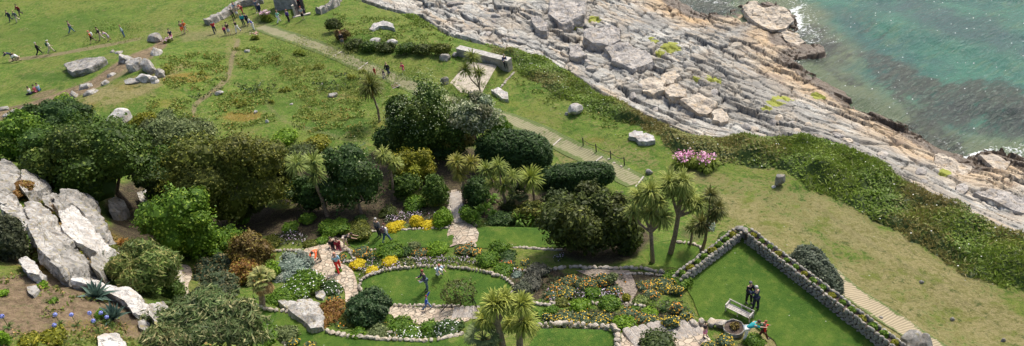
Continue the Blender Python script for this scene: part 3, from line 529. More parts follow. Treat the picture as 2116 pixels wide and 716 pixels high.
def cordyline(label,bpx,heads,group=None,hr=.8,tr=.12,pal=((.07,.13,.03),(.20,.28,.09)),seed=0,skirt=.5,kind='cordyline_tree',n=150,fork=.6,catg='palm tree',w=.075,topd=0,low=-.55,forkpx=None):
    b=hit(*bpx); t=thing(kind,b,label,catg,group); d0=None; H=[]
    for i,(hx,hy,*k) in enumerate(heads):
        d=ray(hx,hy); # point on the ray nearest to the upright line through the base
        bb=b[:2]; tt=(d[:2]@bb)/(d[:2]@d[:2]); tt+= (random.Random(seed+i).uniform(-.45,.45))*(1 if len(heads)>1 else 0)-topd; P=CAM+d*tt; H.append((P-b,(k[0] if k else 1.)))
    H=[(p if p[2]>.8 else np.array([p[0],p[1],.8]),k) for p,k in H]
    top=np.mean([p for p,k in H],axis=0); fk=top*fork; qt=Q(); rs=np.random.RandomState(seed)
    if len(H)==1: tube([(0,0,-.3),H[0][0]*.35+rs.normal(size=3)*.08,H[0][0]*.7,H[0][0]],[tr*1.25,tr,tr*.85,tr*.7],8,(.24,.18,.13),qt)
    else:
        tube([(0,0,-.3),fk*.5+rs.normal(size=3)*.07,fk],[tr*1.3,tr,tr*.9],8,(.24,.18,.13),qt)
        for p,k in H: 
            mid=(fk+p)*.5+np.array([0,0,-.12])+(p-fk)*[.12,.12,0]; tube([fk,mid,p],[tr*.8,tr*.6,tr*.5],7,(.24,.18,.13),qt)
    qt.build('trunk',PALMBARK,t)
    for i,(p,k) in enumerate(H):
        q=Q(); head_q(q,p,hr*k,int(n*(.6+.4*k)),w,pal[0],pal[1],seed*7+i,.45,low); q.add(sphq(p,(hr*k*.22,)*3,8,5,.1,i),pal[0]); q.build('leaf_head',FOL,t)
        if skirt:
            q=Q(); nn=int(70*k); d=rdir(nn,rs); d[:,2]=-abs(d[:,2])*1.2-.5; d=nrm(d); blades(np.tile(p-[0,0,.05],(nn,1)),d,hr*k*skirt*(.7+.5*rs.rand(nn)),w*1.1,.8,lerp((.24,.15,.05),(.42,.30,.12),rs.rand(nn)),q,.5,rs); q.build('dead_leaves',FOL,t)
    return t
def tussock(kind,label,catg,px,py,wpx,hpx,c1,c2,n=400,w=.05,group=None,seed=0,flowers=None,droop=.6,heads=7,up=.1):
    c=hit(px,py+hpx*.3); s=mpp(c); Wd=wpx*s; t=thing(kind,c,label,catg,group); rs=np.random.RandomState(seed); q=Q(); Ht=hpx*s*.8
    k=heads; pts=[]; 
    for i in range(k):
        a=rs.rand()*6.28; r_=math.sqrt(rs.rand())*Wd*.36; x,y=c[0]+r_*math.cos(a),c[1]+r_*math.sin(a); z=float(hz(x,y)); p=np.array([r_*math.cos(a),r_*math.sin(a),z-c[2]+(Ht*.35*(1-(r_/(Wd*.5))**2) if k>1 else .05)])
        pts.append(p); L=max(Ht*.5,Wd*.17) if k>1 else Wd*.52
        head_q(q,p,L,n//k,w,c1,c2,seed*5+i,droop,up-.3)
        q.add(sphq(p-[0,0,.1],(L*.45,L*.45,L*.38),8,5,.2,i),np.asarray(c1)*.9)
    q.build('foliage',FOL,t)
    if flowers:
        cols,nf,fs,hh=flowers; qf=Q(); cols=np.array(cols); k=rs.randint(0,len(pts),nf); P=np.array(pts)[k]+rs.normal(size=(nf,3))*[Wd*.12,Wd*.12,.06]+[0,0,hh]
        qf.add(leaves(P,nrm(rs.normal(size=(nf,3))*.6+[0,0,1]),fs*(.6+.8*rs.rand(nf)),1.1,rs),cols[rs.randint(0,len(cols),nf)]); qf.add(leaves(P-[0,0,fs*.3],nrm(rs.normal(size=(nf,3))),fs*(.6+.8*rs.rand(nf)),1.1,rs),cols[rs.randint(0,len(cols),nf)]); qf.build('flowers',PET,t)
    return t
# ---- rocks
def rock_mesh(dims,seed,cuts=16,sub=4,rough=.05,sharp=.58):
    rs=np.random.RandomState(seed); bm=bmesh.new(); bmesh.ops.create_icosphere(bm,subdivisions=sub,radius=1); p=np.array([v.co[:] for v in bm.verts])
    for i in range(cuts):
        n=rdir(1,rs)[0]; d=sharp+(.34)*rs.rand(); k=p@n-d; p=np.where(k[:,None]>0,p-k[:,None]*n,p)
    dd=nrm(p); sc_=np.array(dims)/2; p=p*sc_; m_=np.mean(dims); p=p+dd*((fb3(p*(2.6/m_)+seed,seed,5))[:,None]*rough*m_*2.0); st=fb3(p*[.6/m_,.6/m_,5/m_]+seed,seed+3,3); p=p+dd*[1,1,.3]*(st[:,None]*rough*m_*.9)
    for v,c in zip(bm.verts,p): v.co=c
    me=bpy.data.meshes.new('rock'); bm.to_mesh(me); bm.free(); return me
def rock(label,px,py,wpx,hpx,seed,mat=None,depth=.8,rz=0.,kind='boulder',catg='boulder',group=None,sink=.3,flat_=.6,rx=0,ry=0,cuts=16,sub=4,rough=.05,ground=None,sharp=.58):
    c=hit(px,py) if ground is None else ground; s=mpp(c); Wd=wpx*s; el=math.asin((HC-c[2])/np.linalg.norm(c-CAM)); D=Wd*depth
    # apparent height: h cos(el)*(1-sink) + D sin(el)
    Ht=max((hpx*s-D*math.sin(el)*.85)/math.cos(el)/(1-sink),Wd*.28*flat_)*1.0
    Ht=min(Ht,Wd*1.5)
    if ground is None: c=hit(px,py,Ht*(.5-sink)); z=c[2]
    else: z=c[2]+Ht*(.5-sink)
    me=rock_mesh((Wd,D,Ht),seed,cuts,sub,rough,sharp); me.materials.append(mat or RW); o=link(bpy.data.objects.new(kind,me)); o.location=(c[0],c[1],z); o.rotation_euler=(rx,ry,rz); tag(o,label,catg,group); me.name=kind
    return o
def slab(label,quad_px,zt,th,seed,mat,kind='rock_slab',catg='rock',group=None,rough=.04,dz=None,drape=None):
    """a slab whose top face has the given outline (picture points) at height zt(+dz per corner)"""
    tp=[onz(a,b,zt+(dz[i] if dz else 0)) for i,(a,b) in enumerate(quad_px)] if drape is None else [hit(a,b,drape*(.55+.45*(((dz[i]-min(dz))/(max(dz)-min(dz)+1e-6)) if dz else .5))) for i,(a,b) in enumerate(quad_px)]; c=np.mean(tp,axis=0); c[2]-=th
    bm=bmesh.new(); up=[bm.verts.new(Vector(p-c)) for p in tp]; lo=[bm.verts.new(Vector(np.array([(p-c)[0]*1.04,(p-c)[1]*1.04,(p-c)[2]-th*1.6]))) for p in tp]; n=len(tp)
    bm.faces.new(up); bm.faces.new(lo[::-1]); [bm.faces.new((up[i],lo[i],lo[(i+1)%n],up[(i+1)%n])) for i in range(n)]
    bmesh.ops.recalc_face_normals(bm,faces=bm.faces); L=max((Vector(tp[0])-Vector(tp[n//2])).length,1); 
    bmesh.ops.triangulate(bm,faces=bm.faces)
    for _ in range(5 if L>3 else 4):
        es=[e for e in bm.edges if e.calc_length()>max(.12,L/34)]
        if es: bmesh.ops.subdivide_edges(bm,edges=es,cuts=1)
        bmesh.ops.triangulate(bm,faces=[f for f in bm.faces if len(f.verts)>3])
    bm.normal_update(); p=np.array([v.co[:] for v in bm.verts]); nn=np.array([v.normal[:] for v in bm.verts]); f=fb3(p*(1.8/max(L*.35,.6))+seed,seed,5); f2=fb3(p*[.5,.5,4]+seed,seed+4,3); f1,f2_,idv,_,_=voro(p[:,0]/(L*.22),p[:,1]/(L*.22),seed)
    amp=rough*L*2; p=p+nn*((f*amp*1.3+f2*amp*.5+(idv-.5)*amp*.12-amp*.08*sst(.08,0,f2_-f1))[:,None])
    for v,cc in zip(bm.verts,p): v.co=cc
    me=bpy.data.meshes.new(kind); bm.to_mesh(me); bm.free(); me.materials.append(mat); o=link(bpy.data.objects.new(kind,me)); o.location=c; tag(o,label,catg,group); return o
# ---- stones in rows
def stone_proto(sub=2,n=6):
    out=[]
    for i in range(n):
        me=rock_mesh((1,1,1),300+i,10,sub,.05,.62); p=np.array([v.co[:] for v in me.vertices]); f=[tuple(x.vertices) for x in me.polygons]; out.append((p,f)); bpy.data.meshes.remove(me)
    return out
SP=stone_proto(2); SP1=stone_proto(1)
def stones_mesh(items,name,mat,parent=None,loc=(0,0,0),protos=None):
    """items: (pos(3), dims(3), rotz)"""
    V=[];Fc=[];o_=0; rs=np.random.RandomState(len(items)); protos=protos or SP
    for p,d,r in items:
        a,f=protos[rs.randint(len(protos))]; cs,sn=math.cos(r),math.sin(r); b=a*np.array(d); b=np.stack([b[:,0]*cs-b[:,1]*sn,b[:,0]*sn+b[:,1]*cs,b[:,2]],1)+(np.asarray(p)-np.asarray(loc)); V.append(b); Fc+= [tuple(x+o_ for x in t) for t in f]; o_+=len(a)
    me=bpy.data.meshes.new(name); me.from_pydata(np.concatenate(V).tolist(),[],Fc); me.materials.append(mat); o=link(bpy.data.objects.new(name,me),parent); o.location=loc
    return o
def along(pts,step):
    P=np.asarray(pts,float); seg=np.linalg.norm(np.diff(P[:,:2],axis=0),axis=1); s=np.concatenate([[0],np.cumsum(seg)]); out=[]; d=0
    while d<s[-1]:
        k=min(np.searchsorted(s,d,side='right')-1,len(seg)-1); u=(d-s[k])/(seg[k]+1e-9); e=P[k+1]-P[k]; out.append((P[k]+e*u,math.atan2(e[1],e[0]))); d+=step
    return out
def edging(label,px_pts,size=.3,h=.3,rows=1,mat=None,z=None,group=None,smooth=True,kind='stone_edging',catg='stone edging',gap=.98,wpts=None,drop=0):
    P=wpts if wpts is not None else [hit(a,b) if z is None else onz(a,b,z) for a,b in px_pts]
    if smooth and len(P)>2: P=cat(P,5)
    it=[]; rs=np.random.RandomState(int(abs(P[0][0]*10))%9999); 
    for r_ in range(rows):
        for p,a in along(P,size*gap):
            k=.5+1.0*rs.rand()**1.5; zz=float(hz(p[0],p[1])) if z is None else z
            it.append(((p[0]+rs.normal()*.03,p[1]+rs.normal()*.03,zz+h*.25+r_*h*.7-drop),(size*1.15*k,size*(.8+.4*rs.rand()),h*(.8+.4*rs.rand())),a+rs.normal()*.15))
    loc=it[0][0]; return tag(stones_mesh(it,kind,mat or RS2,None,loc),label,catg,group)
# ================================================================== people
SKIN=flat('skin',(.52,.33,.24),.6,.08,6,0); SKIN2=flat('skin_tanned',(.40,.24,.16),.6,.08,6,0)
def skin_mesh(J,E,Rd,name,sub=1,extra=None):
    ks=list(J); me=bpy.data.meshes.new(name); me.from_pydata([J[k] for k in ks],[(ks.index(a),ks.index(b)) for a,b in E],[])
    o=bpy.data.objects.new(name,me); C.objects.link(o); mod=o.modifiers.new('s','SKIN'); mod.use_smooth_shade=True; mod.branch_smoothing=.6
    for i,k in enumerate(ks):
        r=Rd[k]; sv=me.skin_vertices[0].data[i]; sv.radius=r if isinstance(r,tuple) else (r,r); sv.use_root=(i==0)
    if sub: s2=o.modifiers.new('d','SUBSURF'); s2.levels=sub; s2.render_levels=sub
    dg=bpy.context.evaluated_depsgraph_get(); dg.update(); m=bpy.data.meshes.new_from_object(o.evaluated_get(dg)); m.name=name
    bpy.data.objects.remove(o); bpy.data.meshes.remove(me); return m
def rotx(v,a,c=(0,0,0)):
    v=Vector(v)-Vector(c); return Vector((v.x,v.y*math.cos(a)-v.z*math.sin(a),v.y*math.sin(a)+v.z*math.cos(a)))+Vector(c)
def skeleton(pose):
    hipz=.92; bend=0; lf=[0,0]; kn=[0,0]; arms=[(0,0),(0,0)]; spread=[.06,.06]  # leg swing, knee bend, arm (swing fwd, elbow), arm spread
    if pose=='walk': lf=[.42,-.38]; kn=[.1,.45]; arms=[(-.45,.3),(.45,.4)]; bend=.06; hipz=.88
    if pose=='stride': lf=[-.3,.34]; kn=[.35,.08]; arms=[(.3,.9),(-.3,.4)]; bend=.1; hipz=.89
    if pose=='stand': lf=[.05,-.06]; arms=[(.05,.15),(.1,.25)]
    if pose=='hands': lf=[.08,-.1]; arms=[(.45,1.35),(.4,1.3)]; spread=[.12,.12]; bend=.08
    if pose=='bend': lf=[.1,-.15]; kn=[.1,.1]; bend=1.05; arms=[(.9,.4),(1.1,.2)]; hipz=.9
    if pose=='stoop': lf=[.25,-.2]; kn=[.2,.2]; bend=.55; arms=[(.7,.6),(.6,.8)]; hipz=.88
    if pose=='sit': lf=[1.5,1.45]; kn=[1.45,1.3]; bend=.12; arms=[(.5,.9),(.55,.9)]; hipz=.5
    if pose=='floor': lf=[1.45,1.35]; kn=[.5,.75]; bend=-.05; arms=[(.3,.5),(.6,.9)]; hipz=.13
    if pose=='crouch': lf=[1.75,.6]; kn=[2.2,1.9]; bend=.6; arms=[(.8,.6),(.9,.5)]; hipz=.42
    if pose=='reach': lf=[.45,-.4]; kn=[.15,.6]; bend=.15; arms=[(2.2,.2),(-.4,.5)]; hipz=.88; spread=[.5,.2]
    J={'pelvis':Vector((0,0,hipz))}; B=Vector((0,0,hipz))
    def up(x,y,z): return rotx((x,y,hipz+z),-bend,B)
    J['waist']=up(0,0,.15); J['chest']=up(0,.01,.38); J['neck']=up(0,0,.56); J['neck2']=up(0,.012,.60); J['head']=up(0,.03,.70); J['crown']=up(0,.02,.80)
    for i,s in enumerate((-1,1)):
        k='LR'[i]; J['sh'+k]=up(.17*s,0,.50); sh=J['sh'+k]; sw,eb=arms[i]; base=-bend
        def dirn(a,sp): # forward swing a from hanging
            return Vector((s*math.sin(sp),math.sin(a)*math.cos(sp),-math.cos(a)*math.cos(sp)))
        a0=sw+(bend*.25 if bend<.9 else 0); e=sh+dirn(a0,spread[i])*.29; J['el'+k]=e; h=e+dirn(a0+eb,spread[i]*.3-.15*(eb>1))*.25; J['wr'+k]=h; J['ha'+k]=h+dirn(a0+eb+.1,spread[i]*.2)*.085; J['fi'+k]=J['ha'+k]+dirn(a0+eb+.35,0)*.075
        J['hip'+k]=Vector((.095*s,0,hipz-.02)); a=lf[i]; kk=J['hip'+k]+Vector((.02*s,math.sin(a)*.43,-math.cos(a)*.43)); b=a-kn[i]; J['kn'+k]=kk; an=kk+Vector((0,math.sin(b)*.41,-math.cos(b)*.41)); J['an'+k]=an
        J['to'+k]=an+Vector((.02*s,.15,-.045)) if pose!='sit' else an+Vector((0,.15,-.045))
    mz=min(J['an'+k].z for k in 'LR')-.075
    if pose not in('sit','floor'):
        for k in J: J[k]=J[k]-Vector((0,0,mz))
    return {k:tuple(v) for k,v in J.items()}
def body_meshes(pose):
    J=skeleton(pose); R={'pelvis':(.13,.10),'waist':(.125,.09),'chest':(.15,.105),'neck':.062,'neck2':.052,'head':(.082,.10),'crown':(.062,.075)}
    E=[('pelvis','waist'),('waist','chest'),('chest','neck'),('neck','neck2'),('neck2','head'),('head','crown')]
    for k in 'LR':
        R.update({'sh'+k:.055,'el'+k:.042,'wr'+k:.028,'ha'+k:(.038,.022),'fi'+k:(.026,.014),'hip'+k:.085,'kn'+k:.058,'an'+k:.038,'to'+k:(.038,.028)})
        E+=[('chest','sh'+k),('sh'+k,'el'+k),('el'+k,'wr'+k),('wr'+k,'ha'+k),('ha'+k,'fi'+k),('pelvis','hip'+k),('hip'+k,'kn'+k),('kn'+k,'an'+k),('an'+k,'to'+k)]
    out={'body':skin_mesh(J,E,R,'body')}
    def sub(keys,edges,radd,name,over={}):
        JJ={k:J[k] for k in keys}; RR={}
        for k in keys:
            r=over.get(k,R[k]); RR[k]=tuple(x+radd for x in r) if isinstance(r,tuple) else r+radd
        return skin_mesh(JJ,edges,RR,name)
    T=['pelvis','waist','chest','shL','elL','shR','elR']; TE=[('pelvis','waist'),('waist','chest'),('chest','shL'),('shL','elL'),('chest','shR'),('shR','elR')]
    out['shirt']=sub(T,TE,.028,'shirt'); out['jacket']=sub(T+['wrL','wrR'],TE+[('elL','wrL'),('elR','wrR')],.038,'jacket')
    out['trousers']=sub(['pelvis','hipL','knL','anL','hipR','knR','anR'],[('pelvis','hipL'),('hipL','knL'),('knL','anL'),('pelvis','hipR'),('hipR','knR'),('knR','anR')],.028,'trousers')
    out['shorts']=sub(['pelvis','hipL','knL','hipR','knR'],[('pelvis','hipL'),('hipL','knL'),('pelvis','hipR'),('hipR','knR')],.03,'shorts')
    Jv={k:Vector(v) for k,v in J.items()}; mk=(Jv['knL']+Jv['knR'])*.5; J2={'pelvis':J['pelvis'],'a':tuple((Jv['hipL']+Jv['hipR'])*.5*.5+mk*.5),'b':tuple(mk*.75+(Jv['anL']+Jv['anR'])*.125)}
    out['skirt']=skin_mesh(J2,[('pelvis','a'),('a','b')],{'pelvis':(.16,.13),'a':(.2,.17),'b':(.25,.2)},'skirt')
    for nm,(dr,k) in {'hair':((0,-.022,.03),1.0),'hat':((0,0,.07),1.25)}.items():
        bm=bmesh.new(); bmesh.ops.create_icosphere(bm,subdivisions=2,radius=1)
        hv=(Jv['crown']-Jv['neck2']).normalized(); fw=Vector((0,1,0)); 
        for v in bm.verts: v.co=Vector((v.co.x*.10*k,v.co.y*.118*k,v.co.z*(.10 if nm=='hair' else .045)))
        if nm=='hair': [setattr(v,'co',Vector((v.co.x,min(v.co.y,.045),v.co.z))) for v in bm.verts if v.co.z<.02]
        q=Vector((0,0,1)).rotation_difference(hv).to_matrix(); c=Jv['head']*.6+Jv['crown']*.4+q@Vector(dr)
        for v in bm.verts: v.co=q@v.co+c
        for f in bm.faces: f.smooth=True
        m=bpy.data.meshes.new(nm); bm.to_mesh(m); bm.free(); out[nm]=m
    # backpack on the back of the chest, shaped with rounded edges
    bm=bmesh.new(); bmesh.ops.create_cube(bm,size=1); bmesh.ops.bevel(bm,geom=bm.edges[:],offset=.18,segments=2,affect='EDGES')
    hv=(Jv['neck']-Jv['waist']).normalized(); q=Vector((0,0,1)).rotation_difference(hv).to_matrix(); c=(Jv['chest']*.8+Jv['waist']*.2)+q@Vector((0,-.23,0))
    for v in bm.verts: v.co=q@Vector((v.co.x*.3,v.co.y*.2,v.co.z*.44))+c
    m=bpy.data.meshes.new('backpack'); bm.to_mesh(m); bm.free(); out['backpack']=m
    for i,k in enumerate('LR'):
        bm=bmesh.new(); bmesh.ops.create_icosphere(bm,subdivisions=2,radius=1); a=Vector(J['an'+k]); t_=Vector(J['to'+k]); c=(a*.45+t_*.55); 
        for v in bm.verts: v.co=Vector((v.co.x*.052,v.co.y*.14,max(v.co.z,-.6)*.05))+c+Vector((0,0,-.005))
        m=bpy.data.meshes.new('shoe'); bm.to_mesh(m); bm.free(); out['shoe'+k]=m
    return out
_pm={}
def person(label,px,py,top,bot,pose='stand',rz=0.,h=1.7,botk='trousers',topk='shirt',hair=(.05,.035,.025),hat=None,pack=None,group=None,loc=None,shoe=(.05,.05,.05),dz=0.,skin=None,up=0):
    if pose not in _pm: _pm[pose]=body_meshes(pose)
    M_=_pm[pose]; p=hit(px,py+0.) if loc is None else np.asarray(loc,float); t=thing('person',(p[0],p[1],p[2]+dz+.03),label,'person',group,rad(rz)); s=h/1.74*1.13*(1.05 if py<200 else 1); t.scale=(s,s,s)
    def put(nm,key,mt):
        o=bpy.data.objects.new(nm,M_[key]); link(o,t)
        if not M_[key].materials: M_[key].materials.append(mt)
        o.material_slots[0].link='OBJECT'; o.material_slots[0].material=mt
    put('body','body',skin or SKIN); put(topk,topk,cloth(top)); put(botk,botk,cloth(bot)); put('hair','hair',cloth(hair))
    put('shoe','shoeL',cloth(shoe)); put('shoe','shoeR',cloth(shoe))
    if hat: put('hat','hat',cloth(hat))
    if pack: put('backpack','backpack',cloth(pack))
    return t
NV=(.02,.03,.07);BK=(.012,.012,.016);GY=(.16,.16,.18);WT=(.75,.75,.74);CR=(.52,.46,.36);DN=(.06,.12,.26);RD=(.55,.02,.03);PK=(.75,.04,.18);OR=(.85,.13,.03);TL=(.02,.34,.36);LB=(.30,.48,.66);LI=(.55,.42,.62);DR=(.22,.015,.03);BL=(.03,.09,.48);KH=(.30,.25,.16);GN=(.03,.10,.05);MT=(.30,.68,.50);CO=(.80,.22,.16);MV=(.28,.16,.20);PU=(.12,.06,.30)
BLD=(.42,.30,.14);GH=(.45,.44,.42)
WG='visitors strolling along the far meadow path'; 
P=person
P('person in dark navy left of the pale trousered walker in the top left meadow',24,45,NV,NV,'walk',150,1.65,topk='jacket',group=WG)
P('person in slate top and pale trousers in the trio at the top left meadow',38,46,(.08,.1,.14),CR,'walk',150,1.7,topk='jacket',group=WG,hair=BLD)
P('person all in dark red walking highest up at the top left of the meadow',44,33,DR,(.06,.03,.05),'walk',150,1.7,topk='jacket',group=WG)
P('lone person in a mauve top and blue jeans crossing the open far meadow',150,69,MV,DN,'walk',-60,1.72,group=WG)
P('person with an orange top and black shorts leading three walkers on the mown track',194,90,OR,BK,'walk',110,1.7,botk='shorts',pack=WT,group=WG,hair=CO)
P('tall person in a black jacket and cream trousers on the mown track',212,84,BK,CR,'stride',110,1.82,topk='jacket',group=WG)
P('person in a lilac blouse with pale skirt behind the tall black jacketed walker',227,85,LI,(.45,.40,.50),'stoop',120,1.6,botk='skirt',group=WG)
P('person in a pale blue jacket, rightmost of the walkers on the mown track',258,78,(.45,.52,.60),DN,'stand',120,1.62,topk='jacket',group=WG,hair=(.3,.12,.08))
P('grey haired person all in black walking on the narrow dirt track',84,114,BK,BK,'walk',-60,1.68,topk='jacket',group=WG,hair=GH)
P('person in white top and cream trousers with white hat on the narrow dirt track',108,110,WT,CR,'walk',-65,1.7,hat=WT,pack=GN,group=WG)
P('person in navy bending over at the left end of the dirt track',30,126,NV,NV,'bend',100,1.65,group=WG,topk='jacket')
P('person in a white jacket crouching beside the navy bent one at the track end',42,127,WT,(.4,.3,.2),'crouch',100,1.65,hat=(.7,.5,.15),group=WG,topk='jacket')
SG='picnickers sitting on the grass bank'
P('person in light blue sitting highest of three picnickers on the left bank',82,188,LB,DN,'floor',60,1.65,group=SG)
P('person in pink sitting between the two other picnickers on the left bank',75,191,(.75,.12,.16),(.5,.15,.2),'floor',60,1.65,group=SG)
P('person in white with dark trousers sitting lowest of three picnickers on the left bank',64,195,WT,NV,'floor',70,1.65,group=SG)
P('person in dark top sitting by the little flower patch on top of the rocky rise',353,75,NV,(.35,.12,.15),'floor',200,1.65)
P('person in an orange red top and cream shorts left of the long wall',386,69,OR,CR,'walk',-30,1.68,botk='shorts',hair=(.5,.12,.04))
P('person with a brown vest and orange shorts left of the orange topped walker',380,71,(.3,.16,.1),OR,'stride',20,1.66,botk='shorts')
CG='crowd of visitors near the stone tower'
P('person in a red top with teal backpack at the left end of the long wall',446,70,RD,NV,'stride',200,1.7,pack=TL,group=CG)
P('small child in a bright pink coat left of the pale skirted adult',467,73,PK,NV,'stand',180,1.2,topk='jacket',group=CG)
P('adult in dark brown top and long pale grey skirt behind the pink coated child',475,73,(.05,.03,.03),(.5,.52,.56),'stand',190,1.66,botk='skirt',group=CG)
P('person in black top and white trousers facing the long stone wall',493,68,BK,WT,'stride',150,1.68,group=CG)
P('person in a turquoise jacket and navy trousers in the crowd',505,54,TL,NV,'stand',180,1.66,topk='jacket',group=CG,hair=(.3,.1,.06))
P('person in dark clothes directly right of the turquoise jacket',513,52,NV,BK,'walk',170,1.62,topk='jacket',group=CG)
P('person with a white cap and bright blue top and white trousers at the path start',525,63,BL,WT,'stoop',170,1.72,hat=WT,group=CG)
P('person in a pale blue shirt with navy backpack beside the end of the long wall',489,31,LB,(.5,.42,.3),'stand',200,1.75,pack=NV,group=CG)
P('person in a white skirt in front of the pale blue shirted visitor',492,36,(.45,.40,.30),WT,'stand',190,1.6,botk='skirt',group=CG)
P('person in coral top leaning among the crowd',502,29,CO,(.35,.05,.06),'stoop',160,1.66,group=CG)
P('person in dark green and black close against the long wall',484,40,(.06,.09,.06),BK,'stand',220,1.6,group=CG)
P('person in a bright pink top and grey jeans at the upper edge of the crowd',531,15,PK,GY,'walk',200,1.7,group=CG)
P('person in a light blue vest at the very top edge of the crowd',523,4,LB,GY,'stand',190,1.6,group=CG)
P('person in navy jacket and dark jeans left of the pink flower clump',540,33,NV,NV,'stand',170,1.75,topk='jacket',pack=WT,group=CG)
P('person in faded denim just behind the navy jacket by the flower clump',533,25,(.12,.18,.28),GY,'stand',170,1.68,group=CG)
P('person in a mint top and white trousers walking right of the flower clump',578,48,MT,WT,'walk',-40,1.68,group=CG,hair=(.3,.15,.1))
P('person in a purple top and black trousers between the mint top and the gate',598,46,PU,BK,'stand',150,1.62,topk='jacket',group=CG,hair=(.45,.18,.12))
P('person in a grey shirt and long black skirt standing on the gate sill',627,41,(.42,.45,.5),BK,'stand',180,1.68,botk='skirt',group=CG,hair=(.4,.12,.08))
P('person in a red top coming up through the dark gateway',620,16,RD,BK,'stand',180,1.66,group=CG)
P('person in a black dress beside the end of the low scrub hedge',709,95,BK,(.12,.12,.13),'stand',200,1.66,botk='skirt',topk='jacket',hair=(.25,.05,.03))
P('toddler in a red jacket on the long path nearest the shaggy palm',776,156,RD,RD,'stand',160,.95,topk='jacket')
P('small child in a navy top standing beside the adult in black on the path',795,163,NV,(.2,.2,.28),'stride',160,1.1)
P('blonde adult in a black top and dark jeans leading children on the path',804,158,BK,(.03,.04,.08),'walk',150,1.68,topk='jacket',hair=BLD)
P('girl in a bright pink coat with white shoes walking on the grass beside the path',834,151,PK,PK,'walk',140,1.2,topk='jacket',botk='skirt',hair=(.4,.03,.06),shoe=WT)
# garden visitors
P('person in a grey hooded jacket standing behind the white shawl on the upper lawn strip',786,490,GY,(.03,.03,.05),'stand',150,1.74,topk='jacket',hair=GH)
P('person in a long white shawl and blue jeans walking on the upper lawn strip',801,501,WT,DN,'stride',-40,1.7,topk='jacket',pack=(.10,.06,.08),hair=(.16,.07,.05))
P('person in black sitting at the left of the group on the patio edge',688,512,BK,(.1,.05,.05),'floor',200,1.68)
P('person in dark red sitting between two others on the patio edge',700,513,(.3,.02,.04),(.25,.03,.05),'floor',190,1.68,pack=BK)
P('person in black top and pale shorts bending at the right of the patio group',717,512,(.06,.05,.05),(.6,.5,.42),'bend',-100,1.68,botk='shorts')
P('person in bright orange bending forward on the stone patio in pale trousers',661,539,OR,(.50,.40,.28),'bend',170,1.75,topk='jacket')
P('person in light blue shirt and bright red trousers leaning back on the patio',703,563,(.35,.60,.78),(.75,.04,.03),'stride',-160,1.8,hair=(.6,.3,.2),pack=(.4,.3,.3))
P('person in a dark jacket and jeans holding a paper on the oval lawn',884,600,(.05,.05,.07),(.09,.14,.22),'hands',120,1.75,topk='jacket',hair=(.22,.06,.04))
P('person in pale blue and white crouching at the far rim of the oval lawn',907,569,(.42,.55,.68),WT,'crouch',-150,1.66,hair=(.5,.2,.15))
P('child in a blue jumper with one arm raised on the path below the oval',885,641,BL,(.12,.2,.35),'reach',-90,1.25,topk='jacket',hair=(.25,.05,.03))
P('person all in black with hands together behind the bench on the walled lawn',1547,627,BK,BK,'hands',-170,1.74,topk='jacket',hair=(.10,.10,.11))
P('grey haired person in a navy suit beside the bench end on the walled lawn',1561,640,(.015,.03,.07),(.015,.02,.045),'hands',20,1.78,topk='jacket',hair=GH)
P('dark haired child in black top and pink skirt on the steps left of the planter',1457,700,(.03,.02,.03),(.7,.25,.4),'stand',-150,1.2,botk='skirt',dz=.1)
P('person in a teal top and white trousers bending over by the round planter',1541,703,TL,WT,'bend',-90,1.7)
P('child in a red jacket right of the round planter',1577,701,(.6,.02,.02),(.1,.02,.02),'stride',-90,1.4,topk='jacket',hair=(.3,.1,.05),pack=GN)
# ================================================================== built things
def boxq(q,c,d,rz=0,col=(.5,.5,.5),rot=None):
    c=np.asarray(c,float); x,y,z=[v/2 for v in d]; P=np.array([[a*x,b*y,e*z] for a in(-1,1) for b in(-1,1) for e in(-1,1)]); 
    cs,sn=math.cos(rz),math.sin(rz); P=np.stack([P[:,0]*cs-P[:,1]*sn,P[:,0]*sn+P[:,1]*cs,P[:,2]],1)
    if rot is not None: P=P@np.array(rot).T
    P=P+c; f=[(0,1,3,2),(4,6,7,5),(0,4,5,1),(2,3,7,6),(0,2,6,4),(1,5,7,3)]; q.add(P[np.array(f)],col)
